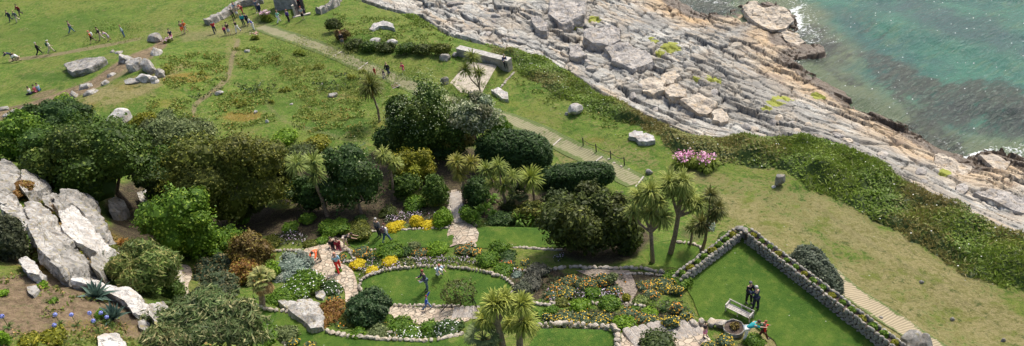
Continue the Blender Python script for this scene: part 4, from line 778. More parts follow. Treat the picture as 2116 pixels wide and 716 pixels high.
# walled lawn: double dry-stone wall with a planted soil trough on top
def trough_wall(label,a_px,b_px,z0,zt,width,side,group,nplants,plab,deep,bt=1.0):
    """a_px,b_px: inner top edge of the wall in the picture; side=+1/-1 puts the thickness to the left/right of a->b"""
    A=onz(*a_px,zt); B=onz(*b_px,zt); e=(B-A)[:2]; L=np.linalg.norm(e); e/=L; nn=np.array([-e[1],e[0]])*side; t=thing('planted_stone_wall',(A[0],A[1],z0),label,'wall',group)
    rs=np.random.RandomState(int(L*10)); items=[]; H_=zt-z0; an=math.atan2(e[1],e[0])
    q=Q(); mid=np.array([*( (A+B)[:2]/2+nn*width/2),0]); lo=z0-deep
    boxq(q,(mid[0]-A[0],mid[1]-A[1],(lo+zt-.16)/2-z0),(L,width-.2,zt-.16-lo),an,(.1,.08,.06)); core=q.build('core',SOIL,t)
    def face(offs,zb,ztop,nm):
        it=[]; z=zb; row=0
        while z<ztop-.05:
            rh=.17+.07*rs.rand(); d=rs.rand()*.3
            while d<L:
                w_=.22+.28*rs.rand(); p=A[:2]+e*(d+w_/2)+nn*(offs+rs.normal()*.02); it.append(((p[0],p[1],z+rh/2),(w_*1.08,.26,rh*1.12),an+rs.normal()*.04)); d+=w_
            z+=rh*.96
        stones_mesh(it,nm,RWALL,t,(A[0],A[1],z0),SP1).location=(0,0,0)
        return
    face(.08,z0-.1,zt-.1,'inner_face'); face(width-.08,max(lo,zt-3.2),zt-.1,'outer_face')
    for offs in (.10,width-.10):
        it=[]
        for d in np.arange(.1,L,.34):
            p=A[:2]+e*(d+rs.normal()*.03)+nn*(offs+rs.normal()*.02); it.append(((p[0],p[1],zt+.0),(.30+.1*rs.rand(),.24,.26+.1*rs.rand()),an+rs.normal()*.2))
        o=stones_mesh(it,'coping_stones',RWALL,t,(A[0],A[1],z0)); o.location=(0,0,0)
    for i in range(nplants):
        d=L*(i+.7)/(nplants+.4); p=A[:2]+e*d+nn*width/2; c=np.array([p[0],p[1],zt-.12]); s_=.20+.09*rs.rand()
        tp=thing('cushion_plant',c,plab(i,nplants),'plant','cushion plants in the wall trough'); qf=Q(); crown_q(qf,(0,0,.08),(s_,s_,s_*.75),420,.075,PAL['mid'] if i%3 else PAL['yolive'],7,.4,i,1.6,.2,-.1); qf.build('foliage',FOL,tp)
    return A,B,e,nn
ORD=['first','second','third','fourth','fifth','sixth','seventh','eighth','ninth','tenth','eleventh','twelfth','thirteenth','fourteenth','fifteenth','sixteenth','seventeenth','eighteenth','nineteenth','twentieth']
pc=(1536,487)
trough_wall('long grey stone wall with planted trough bounding the right side of the walled lawn',(1537,481),(1880,745),6.0,6.95,.78,+1,'walls round the walled lawn',17,lambda i,n:'green cushion plant in the long wall trough, %s from the corner'%ORD[i],6.5)
trough_wall('short grey stone wall with planted trough bounding the left side of the walled lawn',(1534,482),(1409,578),6.0,6.8,.78,-1,'walls round the walled lawn',8,lambda i,n:'green cushion plant in the short wall trough, %s from the corner'%ORD[i],4.5)
A=onz(1535,481,6.9); _o=nrm((onz(1535,466,6.9)-A)[:2]); tag(stones_mesh([((A[0]+_o[0]*(.5+.25*(k%3-1)*.8)+random.gauss(0,.12)*0+.3*((k*7)%5-2)/2*-_o[1],A[1]+_o[1]*(.5+.25*(k%3-1)*.8)+.3*((k*7)%5-2)/2*_o[0],5.0+.21*(k//2)),(.62,.5,.34),k*1.3) for k in range(20)],'corner_cairn',RG,None,tuple(A)),'grey stones heaped up in the corner where both planted walls meet','stones')
# bench
WOOD=flat('weathered_wood',(.50,.46,.41),.8,.2,9,.3)
def bench(pa,pb):
    A=onz(*pa,6.75);B=onz(*pb,6.75); e=(B-A)[:2]; L=np.linalg.norm(e); e/=L; an=math.atan2(e[1],e[0]); c=(A+B)/2
    t=thing('garden_bench',(c[0],c[1],6.04),'long weathered slatted wooden bench on the walled lawn','bench',None,an); Z=.0
    q=Q()
    for k in range(4): boxq(q,(0,-.14-.12*k,.44),(L,.09,.035),0,(.5,.5,.5))
    q.build('seat',WOOD,t); q=Q()
    boxq(q,(0,.02,.66),(L,.04,.09))
    q.build('backrest',WOOD,t)
    for x in(-L/2+.05,0,L/2-.05):
        for y in(0,-.5):
            q=Q(); boxq(q,(x,y,.34 if y==0 else .21),(.06,.06,.68 if y==0 else .42)); q.build('leg',WOOD,t)
    for x in(-L/2+.05,L/2-.05):
        q=Q(); boxq(q,(x,-.26,.62),(.07,.56,.045)); boxq(q,(x,-.5,.52),(.06,.06,.2)); q.build('armrest',WOOD,t)
bench((1507,618),(1559,643))
# round stone planter
def planter(px,py):
    c=hit(px,py+10); t=thing('stone_planter',c,'round rough stone planter standing at the near edge of the walled lawn','planter'); s=.62
    def ring(rs_,z): return [(r*math.cos(a),r*math.sin(a),zz) for r,zz in zip(rs_,z) for a in [0]]
    prof=[(.44,-.3),(.52,.0),(.60,.25),(.63,.42),(.62,.52),(.56,.53),(.54,.42)]; V=[];Fc=[];n=28
    for r,z in prof:
        for k in range(n):
            a=6.2832*k/n; j=1+.03*math.sin(a*7+z*9)+random.gauss(0,.012); V.append((r*1.05*j*math.cos(a),r*1.05*j*math.sin(a),z+random.gauss(0,.01)))
    for i in range(len(prof)-1):
        for k in range(n): Fc.append((i*n+k,i*n+(k+1)%n,(i+1)*n+(k+1)%n,(i+1)*n+k))
    me=bpy.data.meshes.new('bowl'); me.from_pydata(V,[],Fc); me.materials.append(RG); link(bpy.data.objects.new('bowl',me),t)
    me=bpy.data.meshes.new('soil'); me.from_pydata([(.56*math.cos(a),.56*math.sin(a),.44+.03*math.sin(a*3)) for a in np.arange(0,6.28,.3)],[],[tuple(range(21))]); me.materials.append(SOIL); link(bpy.data.objects.new('soil',me),t)
    q=Q(); crown_q(q,(.05,.05,.55),(.3,.28,.2),160,.09,PAL['brown'],5,.4,3,1.6,.3,0,.2); q.build('foliage',FOL,t)
planter(1516,678)
# gateway and tower at the top
CONC=flat('grey_render',(.28,.27,.25),.9,.3,2,.4); DARK=flat('dark_timber',(.03,.026,.024),.7,.3,5,.2); PALEST=flat('pale_stone_trim',(.46,.42,.36),.85,.2,3,.3)
def tower():
    c=hit(594,14); t=thing('stone_tower',c,'squat grey stone tower block at the upper edge beside the dark gateway','tower'); Qt=Q()
    n=14; W=[(1.75,-.6),(1.7,0),(1.55,1.6),(1.5,3.4),(1.5,5.2)]; V=[];Fc=[]
    P=[]
    for w_,z in W:
        sq=[(w_*x,w_*.8*y,z) for x,y in((-1,-.75),(-.7,-1),(.7,-1),(1,-.7),(1,.8),(.8,1),(-.8,1),(-1,.8))]; P.append(sq)
    q=Q()
    for i in range(len(P)-1):
        for k in range(8): q.add([P[i][k],P[i][(k+1)%8],P[i+1][(k+1)%8],P[i+1][k]],(.3,.3,.3))
    q.build('wall',CONC,t); q=Q(); q2=[(x*1.06,y*1.06,z) for x,y,z in P[-1]]; 
    for k in range(8): q.add([q2[k],q2[(k+1)%8],(q2[(k+1)%8][0],q2[(k+1)%8][1],5.5),(q2[k][0],q2[k][1],5.5)],(.3,.3,.3)); q.add([(0,0,5.6),(q2[k][0],q2[k][1],5.5),(q2[(k+1)%8][0],q2[(k+1)%8][1],5.5),(0,0,5.6)],(.3,.3,.3))
    q.build('parapet',CONC,t)
    # gateway with dark leaf and pale jamb, running back from the tower
    a=hit(616,34); b=hit(600,-30); e=(b-a)[:2]; L=np.linalg.norm(e); an=math.atan2(e[1],e[0]); g_=thing('gateway',a,'dark open gateway ramp with pale stone jambs beside the tower','gateway',None,an)
    q=Q(); boxq(q,(L/2,.35,.25),(L,.22,.7)); boxq(q,(.1,.35,.9),(.3,.3,1.8)); q.build('jamb',PALEST,g_); q=Q(); boxq(q,(L/2,-1.15,.25),(L,.14,.9)); boxq(q,(L/2,-1.3,1.0),(L*.9,.05,1.6)); q.build('gate_leaf',DARK,g_)
    q=Q(); boxq(q,(L/2,-.4,.02),(L,1.4,.12)); q.build('ramp',DARK,g_); q=Q(); boxq(q,(-.15,-.55,.06),(.45,2.6,.18)); q.build('sill',PALEST,g_)
tower()
def low_wall(label,px_pts,h,wd,mat,kind='stone_wall',step=.5,jit=.06,group=None,top=None):
    P=cat([hit(a,b) for a,b in px_pts],6); pts=along(P,step); loc=pts[0][0]; V=[];Fc=[]; rs=np.random.RandomState(len(pts)); m_=9
    for i,(p,a) in enumerate(pts):
        nx,ny=-math.sin(a),math.cos(a); gz=float(hz(p[0],p[1])); k=1+rs.normal()*jit
        for u,z in((-.5,-.5),(-.52,.1),(-.47,.55),(-.40,.92),(-.15,1.0),(.15,1.0),(.40,.93),(.47,.5),(.5,-.5)):
            V.append((p[0]+nx*u*wd*k*(1+rs.normal()*jit)-loc[0],p[1]+ny*u*wd*k-loc[1],gz+max(z,-.5)*h*(1+rs.normal()*jit)-loc[2]))
        if i: 
            b0=(i-1)*m_; b1=i*m_
            for j in range(m_-1): Fc.append((b0+j,b1+j,b1+j+1,b0+j+1))
    Fc.append(tuple(range(m_))[::-1]); Fc.append(tuple(range(len(V)-m_,len(V))))
    me=bpy.data.meshes.new(kind); me.from_pydata(V,[],Fc); me.materials.append(mat); o=link(bpy.data.objects.new(kind,me)); o.location=loc; return tag(o,label,'wall',group)
low_wall('long rounded grey stone wall running through the crowd near the tower',[(428,52),(445,44),(462,36),(480,24),(495,14),(515,9),(545,5)],.9,1.3,RG,step=.4,jit=.10)
low_wall('rough pale stone wall curving down from the top edge right of the tower',[(659,29),(672,24),(690,15),(697,0),(700,-25)],.9,1.2,RG,step=.4,jit=.14)
# sea wall with seat
WALLC=flat('pale_wall_top',(.42,.40,.36),.9,.25,2.5,.4)
def seawall(label,a,b,h,wd):
    A=hit(*a);B=hit(*b); e=(B-A)[:2]; L=np.linalg.norm(e); an=math.atan2(e[1],e[0]); t=thing('sea_wall',(A[0],A[1],A[2]),label,'wall',None,an)
    q=Q(); boxq(q,(L/2,wd/2,h/2-.4),(L,wd,h+.8)); q.build('wall_body',RWALL,t); q=Q(); 
    n=int(L/1.0)
    for k in range(n): boxq(q,((k+.5)*L/n,wd/2,h+.05+random.gauss(0,.01)),(L/n-.02,wd+.12,.1))
    q.build('coping',WALLC,t); return A,B,e
sA,sB,se=seawall('straight low stone sea wall with pale flat coping above the scrub',(945,116),(1052,150),1.0,.8)
pp=sA+(sB-sA)*.93; P('person in navy jacket sitting on the right end of the sea wall',1046,137,(.04,.05,.11),BK,'sit',190,1.72,topk='jacket',loc=(pp[0]+.05,pp[1]+.3,pp[2]+1.05-.42),hair=(.3,.25,.22))
# paved pad by the sea wall
m,nt,b,o=newmat('old_paving'); g=N(nt); c=g.pos(); n1=g.noise(c,1.2,5,.65); n2=g.noise(c,6,4,.6); col=g.mix(g.mr(n1,.38,.62),(.33,.29,.23),(.50,.44,.35)); col=g.mix(g.mr(n2,.5,.7,0,.6),col,(.17,.15,.11)); col=g.mix(g.mr(g.noise(c,2.2,4,.7),.56,.66),col,(.10,.13,.03)); g.l(col,b.inputs['Base Color']); b.inputs['Roughness'].default_value=.9; g.l(g.bump(n2,.6,.05),b.inputs['Normal']); OLDP=m
sheet('paving',[hit(*p)[:2] for p in((966,128),(1027,137),(996,194),(952,192),(930,172))],OLDP,.05)
# crazy paving
m,nt,b,o=newmat('crazy_paving'); g=N(nt); c=g.pos(); cc=g.mapp(c,(1,1,0)); v=g.voro(cc,2.3,'DISTANCE_TO_EDGE'); vc=g.voro(cc,2.3,'F1',1); n1=g.noise(c,5,5,.65); jt=g.mr(v,.01,.06)
hs=g.n('ShaderNodeSeparateColor'); g.l(vc,hs.inputs[0]); col=g.mix(hs.outputs[0],(.33,.28,.21),(.52,.45,.35)); col=g.mix(g.m('MULTIPLY',hs.outputs[1],.35),col,(.45,.30,.20)); col=g.mix(g.mr(n1,.5,.7,0,.5),col,(.22,.19,.15)); col=g.mix(jt,(.19,.165,.12),col)
g.l(col,b.inputs['Base Color']); b.inputs['Roughness'].default_value=.85; g.l(g.bump(g.m('ADD',jt,g.m('MULTIPLY',n1,.35)),.9,.06),b.inputs['Normal']); CRAZY=m
def wp(pts): return [hit(*p)[:2] for p in pts]
PATIO=wp([(655,500),(680,490),(704,498),(722,516),(704,524),(692,540),(712,548),(728,560),(736,578),(740,600),(738,625),(716,628),(712,600),(696,584),(668,578),(640,570),(636,545),(624,524)])
sheet('patio',cat(PATIO,4,True),CRAZY,.06,.4)
MIDP=wp([(932,395),(944,393),(948,430),(960,458),(982,470),(990,484),(984,512),(930,512),(924,486),(934,462),(938,440)])
sheet('garden_path',MIDP,CRAZY,.07,.4)
sheet('garden_path',cat(wp([(800,634),(850,632),(905,634),(960,636),(975,640),(968,664),(940,668),(880,672),(830,666),(806,652)]),3,True),CRAZY,.06,.4)
sheet('garden_path',cat(wp([(370,548),(392,552),(398,570),(390,590),(396,612),(440,622),(490,622),(500,636),(470,650),(430,640),(392,640),(378,616),(372,590),(376,566)]),3,True),CRAZY,.08,.4)
sheet('garden_path',wp([(1284,690),(1330,684),(1400,672),(1448,668),(1460,690),(1475,716),(1470,740),(1284,740)]),CRAZY,.08,.4)
sheet('gravel_strip',wp([(1190,560),(1300,560),(1318,600),(1296,640),(1270,600)]),flat('gravel',(.22,.18,.145),.95,.5,7,.7),.05,.4)
# long walkway of grassed concrete, cross joints
def ribbon(name,pts,wd,mat,off=.05,kind='structure',step=.5):
    W=[hit(*p) for p in pts]; W=cat(W,4); S_=along(W,step); V=[];uv=[];Fc=[];k=6
    for i,(p,a) in enumerate(S_):
        for j in range(k+1):
            u=(j/k-.5)*wd; x=p[0]-math.sin(a)*u; y=p[1]+math.cos(a)*u; V.append((x,y,float(hz(x,y))+off)); uv.append((u,i*step))
        if i:
            for j in range(k): b_=i*(k+1)+j; Fc.append((b_-k-1,b_-k,b_+1,b_)[::-1])
    me=bpy.data.meshes.new(name); me.from_pydata(V,[],Fc); me.update(); l=me.uv_layers.new(name='UVMap')
    for lp in me.loops: l.data[lp.index].uv=uv[lp.vertex_index]
    if sum(p.normal.z for p in me.polygons)<0: me.flip_normals()
    me.materials.append(mat); o=link(bpy.data.objects.new(name,me)); return tag(o,kind=kind)
def walkmat(name,grassy,a,bcol,per,lo,hi):
    m,nt,b,o=newmat(name); g=N(nt); uv=g.n('ShaderNodeUVMap').outputs[0]; c=g.pos(); sx_=g.n('ShaderNodeSeparateXYZ'); g.l(uv,sx_.inputs[0]); 
    yy=g.m('ADD',sx_.outputs[1],g.m('MULTIPLY',g.noise(c,2,2),.08)); st=g.m('FRACT',g.m('MULTIPLY',yy,1/per)); rib=g.mr(g.m('ABSOLUTE',g.m('SUBTRACT',st,.5)),lo,hi); n1=g.noise(c,1.1,5,.65); n2=g.noise(c,7,4,.7)
    base=g.mix(rib,bcol,a); gr=g.mix(n2,(.06,.10,.02),(.12,.15,.035)); ex=g.mr(g.m('ABSOLUTE',sx_.outputs[0]),.55,1.15)
    col=g.mix(g.mr(g.m('ADD',g.m('ADD',n1,g.m('MULTIPLY',n2,.5)),g.m('MULTIPLY',ex,.3)),.98-grassy,1.12-grassy),base,gr); g.l(col,b.inputs['Base Color']); b.inputs['Roughness'].default_value=.9; g.l(g.bump(g.m('ADD',rib,n2),.6,.05),b.inputs['Normal']); return m
WK1=walkmat('grassy_walkway',.19,(.24,.22,.13),(.18,.18,.085),.32,.05,.4); WK2=walkmat('slatted_walkway',.10,(.36,.30,.20),(.25,.21,.13),.20,.10,.34)
ribbon('walkway',[(538,56),(620,84),(700,114),(760,141),(840,174),(930,208),(1040,243),(1130,283),(1230,332),(1326,384)],2.7,WK1)
ribbon('walkway',[(1690,545),(1740,590),(1800,634),(1870,678),(1950,735)],2.2,WK2,.06,step=.3)
def crossbar(a,b,label):
    A=hit(*a);B=hit(*b); e=(B-A)[:2]; L=np.linalg.norm(e); c=(A+B)/2; t=Q(); boxq(t,(0,0,0),(L,.14,.09),math.atan2(e[1],e[0])); o=t.build('drain_bar',PALEST,None,(c[0],c[1],float(hz(c[0],c[1]))+.09)); tag(o,label,'drain bar','pale bars across the walkway')
crossbar((686,120),(708,107),'pale bar across the walkway, furthest up near the scrub hedge')
crossbar((737,146),(761,131),'pale bar across the walkway just above the shaggy palm')
crossbar((1143,302),(1159,289),'pale bar across the walkway beside the big rounded hedge')
crossbar((1226,338),(1245,326),'pale bar across the walkway near the three posts')
crossbar((1308,390),(1330,371),'pale bar across the lower end of the walkway above the big palm group')
# inspection cover
def cover():
    A=hit(816,179); t=thing('drain_cover',(A[0],A[1],float(hz(A[0],A[1]))+.08),'square brown drain cover with a white frame set in the walkway','drain cover',None,rad(32)); q=Q(); boxq(q,(0,0,0),(1.1,1.0,.06)); q.build('frame',PALEST,t); q=Q(); boxq(q,(-.02,0,.035),(.82,.78,.05)); q.build('lid',flat('rust_lid',(.14,.09,.06),.8,.3,6,.4),t)
cover()
# posts and rope
def posts():
    for i,(x,y) in enumerate(((1205,299),(1232,312),(1262,326),(1290,340))):
        c=hit(x,y+3); q=Q(); tube([(0,0,-.2),(0.02,0,.45),(0,.01,.95)],[.06,.055,.05],7,(.1,.08,.06),q); q.add(sphq((0,.01,.95),(.07,.07,.05),7,4,.05,1),(.1,.08,.06)); o=q.build('fence_post',DARK,None,c); tag(o,['thin dark post nearest the rounded hedge beside the walkway','second thin dark post along the walkway edge','third thin dark post along the walkway edge','last thin dark post close to the small square stone'][i],'post','posts along the walkway')
    P_=[hit(x,y+3)+np.array([0,0,.8]) for x,y in((1205,299),(1232,312),(1262,326),(1290,340))]; pts=[]
    for a,b_ in zip(P_[:-1],P_[1:]):
        for k in range(6): u=k/6; pts.append(a+(b_-a)*u-np.array([0,0,.35*4*u*(1-u)*.5]))
    pts.append(P_[-1]); q=Q(); tube([p-P_[0] for p in pts],.025,5,(.2,.18,.15),q); tag(q.build('rope',DARK,None,P_[0]),'thin rope strung between the dark posts by the walkway','rope')
posts()
# steps and handrail
STEP=rockmat('step_stone',(.46,.42,.37),(.30,.27,.24),(.42,.33,.24),.5,2)
def steps(label,pts,wd,n,rise=.14,an=None,group=None,run=.42,flatn=.3):
    A=hit(*pts[0]);B=hit(*pts[1]); t=thing('stone_steps',A,label,'steps',group); e=(B-A)[:2]; L=np.linalg.norm(e); e/=L; a=math.atan2(e[1],e[0]); items=[]
    for i in range(n):
        p=A[:2]+e*L*(i+.5)/n; z=A[2]+(B[2]-A[2])*(i+.5)/n+.12; me=rock_mesh((L/n*1.05,wd*(.9+.15*random.random()),.3),40+i,0,3,.02,.9); 
        v=np.array([x.co[:] for x in me.vertices]); v=np.sign(v)*np.abs(v/(np.array([L/n*1.05,wd,.3])/2))**.42*(np.array([L/n*1.05,wd,.3])/2)
        for x,c in zip(me.vertices,v): x.co=c
        me.materials.append(STEP); o=link(bpy.data.objects.new('step',me),t); o.location=(p[0]-A[0],p[1]-A[1],z-A[2]); o.rotation_euler=(0,0,a+random.gauss(0,.05))
    return t
steps('short flight of pale rounded stone steps left of the near palm group',[(936,655),(990,652)],1.5,5)
steps('broad rough stone steps at the lower right below the flower beds',[(1300,706),(1440,676)],2.0,9)
steps('worn stone steps climbing between the clipped shrubs above the two lawn strips',[(940,402),(952,462)],1.15,9)
def rail():
    A=hit(925,655); t=thing('handrail',A,'black metal handrail curving beside the pale stone steps','handrail'); pts=[hit(x,y) for x,y in((912,652),(935,640),(955,634),(978,632),(988,650))]; tp=[p-A+np.array([0,0,h_]) for p,h_ in zip(pts,(.3,.8,1.0,1.0,1.0))]; MET=flat('black_metal',(.012,.012,.014),.4,.1,5,0,.6)
    q=Q(); tube(tp,.035,6,(.02,.02,.02),q); tube([p-[0,0,.4] for p in tp[1:]],.02,6,(.02,.02,.02),q); q.build('rail',MET,t)
    for p in (1,2,3,4): q=Q(); b_=pts[p]-A; tube([b_-[0,0,.2],b_+[0,0,.5],b_+[0,0,1.]],.035,6,(.02,.02,.02),q); q.build('post',MET,t)
rail()
# ---- stone edgings
E=edging
E('ring of pale stones around the oval lawn',[],.30,.34,wpts=[np.array([p[0],p[1],6.05]) for p in list(cat(OV,1,True))[18:48]+list(cat(OV,1,True))[0:4]],z=6.05,smooth=False)
E('pale kerb of stones between the oval lawn and the stone path below it',[(778,632),(800,634),(850,633),(905,634),(962,637)],.36,.34)
E('row of pale stones along the upper edge of the left lawn strip',[(740,482),(800,478),(860,475),(926,472)],.3,.28)
E('low stone edging in front of the left lawn strip',[(728,520),(760,519),(800,517)],.3,.26)
E('low stone edging above the purple carpet left of the oval',[(700,545),(718,542),(748,545)],.36,.3)
E('long dry stone edging from the palms to the short walled lawn wall',[(1075,562),(1130,560),(1185,553),(1250,556),(1320,556),(1400,572)],.38,.36)
E('low stone edging across the gravel in the orange flower bed',[(1230,566),(1290,567),(1345,568),(1395,575)],.26,.2)
E('stone edging across the middle of the right flower beds',[(1140,628),(1190,632),(1240,628),(1290,630),(1340,636)],.32,.3)
E('stone edging below the pink flowers right of the oval lawn',[(1100,628),(1125,632),(1150,630)],.32,.28)
E('stone edging along the front of the gazania bed above the lower right lawn',[(1115,680),(1160,676),(1200,678),(1270,686),(1276,716),(1278,735)],.42,.4,2)
E('curving pale stone edging along the upper side of the lower curved lawn',[(484,634),(520,634),(560,642),(605,648),(640,664),(665,684),(700,692),(760,700),(830,704),(905,704),(960,690)],.40,.36)
E('stone edging on the near side of the lower curved lawn',[(490,650),(520,672),(555,690),(585,706),(610,735)],.40,.4)
E('stone edging down the right side of the patio',[(722,520),(742,550)],.36,.3) 
E('stone edging on the left side of the garden steps',[(926,400),(930,440),(926,470)],.34,.32)
E('stone edging on the right side of the garden steps',[(950,400),(958,440),(985,468)],.34,.32)
E('low stone edging in the soil bed above the silver bush',[(555,520),(590,519),(625,520)],.34,.3)
E('irregular stones along the winding path left of the round shrubs',[(365,555),(372,580),(372,600),(380,620)],.6,.5)
E('stone edging of the right lawn strip under the thicket',[(1065,514),(1110,516),(1160,518)],.34,.3)
E('rough stone edging in the lawn beneath the tall palms',[(1405,502),(1430,506),(1452,520),(1455,530)],.36,.3)
E('pale stones along the near edge of the low beds left of the near palms',[(806,690),(850,686),(900,672),(940,664)],.34,.3)
E('stone edging around the left patio planting',[(632,576),(660,585),(690,592),(702,610)],.32,.28)
E('rough stones bordering the planter at the near edge of the walled lawn',[(1432,675),(1460,672),(1490,676)],.6,.4,2)
E('line of small white stones beside the sea wall lawn',[(1062,152),(1048,165),(1038,178),(1030,190)],.34,.22)
E('pale kerb stones beside the walkway near the thin posts',[(1258,330),(1275,342),(1300,352),(1318,356)],.35,.2,gap=2.6)
# ---- rocks
R=rock
R('big white rounded boulder standing on the meadow behind the dark trees',243,246,54,42,3,RW,.9,rz=.4,sink=.15,cuts=10)
slab('long flat grey boulder lying on the left meadow slope',[(133,134),(150,127),(180,121),(212,117),(218,123),(204,133),(182,142),(150,150),(140,144)],0,.9,5,RG,kind='boulder',catg='boulder',drape=.9)
R('dark grey boulder on top of the rocky rise by the sitting visitor',319,80,30,22,6,RG,.8,sink=.2)
OG='grey crags on the meadow rise'
for i,(x,y,w_,h_,l) in enumerate(((262,128,34,24,'upper left crag of the meadow outcrop'),(283,142,40,34,'central pitted crag of the meadow outcrop'),(310,146,40,34,'large right crag of the meadow outcrop'),(300,165,34,22,'lower crag of the meadow outcrop with white face'),(320,170,20,16,'small white block at the foot of the meadow outcrop'),(322,112,30,20,'flat dark crag above the meadow outcrop'),(272,168,40,14,'low ledge left of the meadow outcrop foot'),(232,156,22,10,'low flat stone left of the meadow outcrop'),(218,174,20,12,'small grey crag below the meadow outcrop'),(178,182,30,18,'grey ledge on the dry slope'),(190,193,30,14,'grey stone among grass below the dry slope ledge'),(155,200,16,14,'upright grey stone below the dry slope'),(245,110,20,8,'tiny ledge above the meadow outcrop'),(332,158,22,26,'tall right end crag of the meadow outcrop'),(233,108,12,7,'small pale stone on the dry ridge above the outcrop'))): R(l,x,y,w_*1.0,h_*1.0,20+i,RCL if i not in(3,4) else RW,.8,rz=i,group=OG,sink=.5,cuts=26,sub=4,rough=.12,kind='crag',catg='rock')
LG='low ledges at the left edge'
for i,(x,y,w_,h_,l) in enumerate(((8,225,26,12,'low grey ledge highest at the far left edge'),(30,232,24,10,'low pale ledge second from the left edge'),(48,224,20,8,'small ledge on bare earth near the left edge'),(12,240,18,8,'small stone lowest at the far left edge'))): R(l,x,y,w_,h_,60+i,RG,.7,rz=i*.7,group=LG,sub=3,sink=.35,kind='ledge',catg='rock')
slab('white arched rock half buried in the upper grass',[(763,60),(774,47),(792,43),(812,50),(815,58),(800,54),(784,54),(770,62)],.5,.5,3,RW,kind='boulder',catg='boulder')
R('white flat topped boulder behind the middle of the scrub hedge',776,86,26,16,8,RW,.8,sub=3,cuts=9)
R('white low boulder with a flat face right of the other by the hedge',810,88,24,14,9,RW,.7,sub=3,cuts=9)
R('grey boulder leaning at the left end of the sea wall',921,120,26,22,10,RG,.8,sub=3); R('smaller grey boulder touching the sea wall end',940,114,18,14,11,RG,.8,sub=3)
R('jagged grey stone on the lawn left of the paved pad',920,168,22,22,12,RG,.7,sub=3,rough=.1); R('low grey boulder behind the shaggy pale tree',976,196,28,20,13,RG,.8,rz=1)
R('small grey stone beside the slim palm trunks',1009,202,10,8,14,RG,.8,sub=3)
slab('white ragged rock slab lying on the grass right of the slim palm',[(1014,186),(1030,182),(1048,192),(1050,205),(1038,204),(1026,194)],.35,.3,15,RW,kind='rock_slab')
R('large angular white boulder on the lawn below the coastal scrub',1188,227,36,32,16,RW,.8,rz=.6,sink=.12,cuts=12,rough=.035); R('tiny white stone beside the large angular white boulder',1171,236,9,9,17,RW,.8,sub=3)
slab('flat white outcrop in two lobes on the lawn edge, upper lobe',[(1299,275),(1312,270),(1328,272),(1330,279),(1312,284),(1300,282)],.75,.4,18,RW); slab('flat white outcrop in two lobes on the lawn edge, lower lobe',[(1314,285),(1332,276),(1350,279),(1354,290),(1336,293),(1320,292)],.7,.4,19,RW)
R('small square grey stone at the end of the walkway',1341,356,16,14,20,RG,.8,sub=3,cuts=6); R('upright grey standing stone against the coastal scrub',1612,372,22,38,21,RG,.7,sink=.1,rough=.06,cuts=14)
R('small pale stone at the foot of the standing stone',1598,387,10,8,22,RW,.8,sub=3); R('small grey stone on the dry lawn left of the slatted walkway hedge',1905,583,10,8,24,RG,.8,sub=3); R('small grey stone on the dry lawn at right of the slatted walkway',1968,660,9,9,25,RG,.8,sub=3); R('little grey stone in the lowest right of the dry lawn',2073,704,9,9,26,RG,.8,sub=3); R('small grey pile of stones against the scrub above the white boulder',1172,185,14,14,27,RG,.9,sub=3,rough=.1)
R('small bluish stone on the slatted walkway',1820,657,9,8,28,RG,.8,sub=3); R('pale meadow stone left of the bush path',686,197,24,14,29,RG,.7,sub=3); R('small white stone by the worn track',452,193,20,10,30,RW,.6,sub=3); R('small white stone high on the middle meadow',510,106,14,8,31,RW,.7,sub=3)
R('small white stone low on the middle meadow edge',602,216,9,5,33,RW,.7,sub=3); R('tiny white stone beside the orange meadow plants',528,232,9,8,34,RW,.7,sub=3); R('white stone near the bright green bush',552,252,8,8,35,RW,.7,sub=3)
LW='huge slabs at the lower right edge'
R('large pale grey rock at the bottom edge beside the slatted walkway, left of two',1880,704,60,46,36,RG,.6,rz=rad(35),sink=.1,rough=.05); R('pale grey rock at the bottom edge beside the slatted walkway, right of two',1910,712,40,44,37,RG,.7,rz=rad(40),sink=.1)
# left cliff: big pale granite masses, stacked
CL='pale granite masses of the left cliff'
def cl(label,quad,zt,th,seed,mat=RCL,dz=None,rough=.06):
    mat=RCL if (mat is RW and seed not in(5,10,11,13)) else mat; rough=max(rough,.055); _m=np.mean(quad,axis=0); quad=[tuple(_m+(np.array(q)-_m)*.93) for q in quad]; slab(label,quad,zt,th*.8+.6,seed,mat,'granite_block','rock',CL,rough,dz,(.35+th*.36+.3*((seed*37)%5)/5) if th>1.5 and seed not in(11,13,21) else .10+th*.28)
cl('rounded granite block at the far left edge above all others',[(-30,335),(10,328),(42,352),(34,384),(12,408),(-30,402)],15.5,2.5,1,RG,[0,0,-.6,-1.2,-1,0])
cl('rounded granite block right of the topmost one under the dark tree',[(42,352),(62,344),(92,364),(102,384),(86,396),(50,400),(38,385)],14.3,2.5,2,RG,[0,0,-.6,-1.5,-1.6,-.9,-.4])
cl('small round granite knob under the dark tree foliage',[(78,385),(98,378),(106,388),(98,402),(82,404)],13.6,1.5,17,RG)
cl('long pale granite ridge running down from the left edge',[(-10,402),(22,402),(48,425),(70,458),(88,495),(92,520),(62,505),(38,470),(0,430)],17.6,3.4,3,RW,[.6,.6,.2,-.4,-1.0,-1.8,-.9,-.2,.6])
cl('broad grey granite face in the middle of the left cliff',[(50,418),(76,412),(98,440),(132,470),(152,500),(142,525),(104,540),(76,515),(62,470)],16.6,3.6,4,RW,[.3,.2,-.2,-1.,-1.6,-1.9,-1.2,-.6,-.1])
cl('bright white granite face with brown moss patches',[(118,440),(148,424),(168,440),(196,478),(222,505),(246,520),(200,522),(160,505),(128,478)],15.2,3.4,5,RW,[.5,.6,.2,-1.0,-2.0,-2.8,-1.8,-1.0,0])
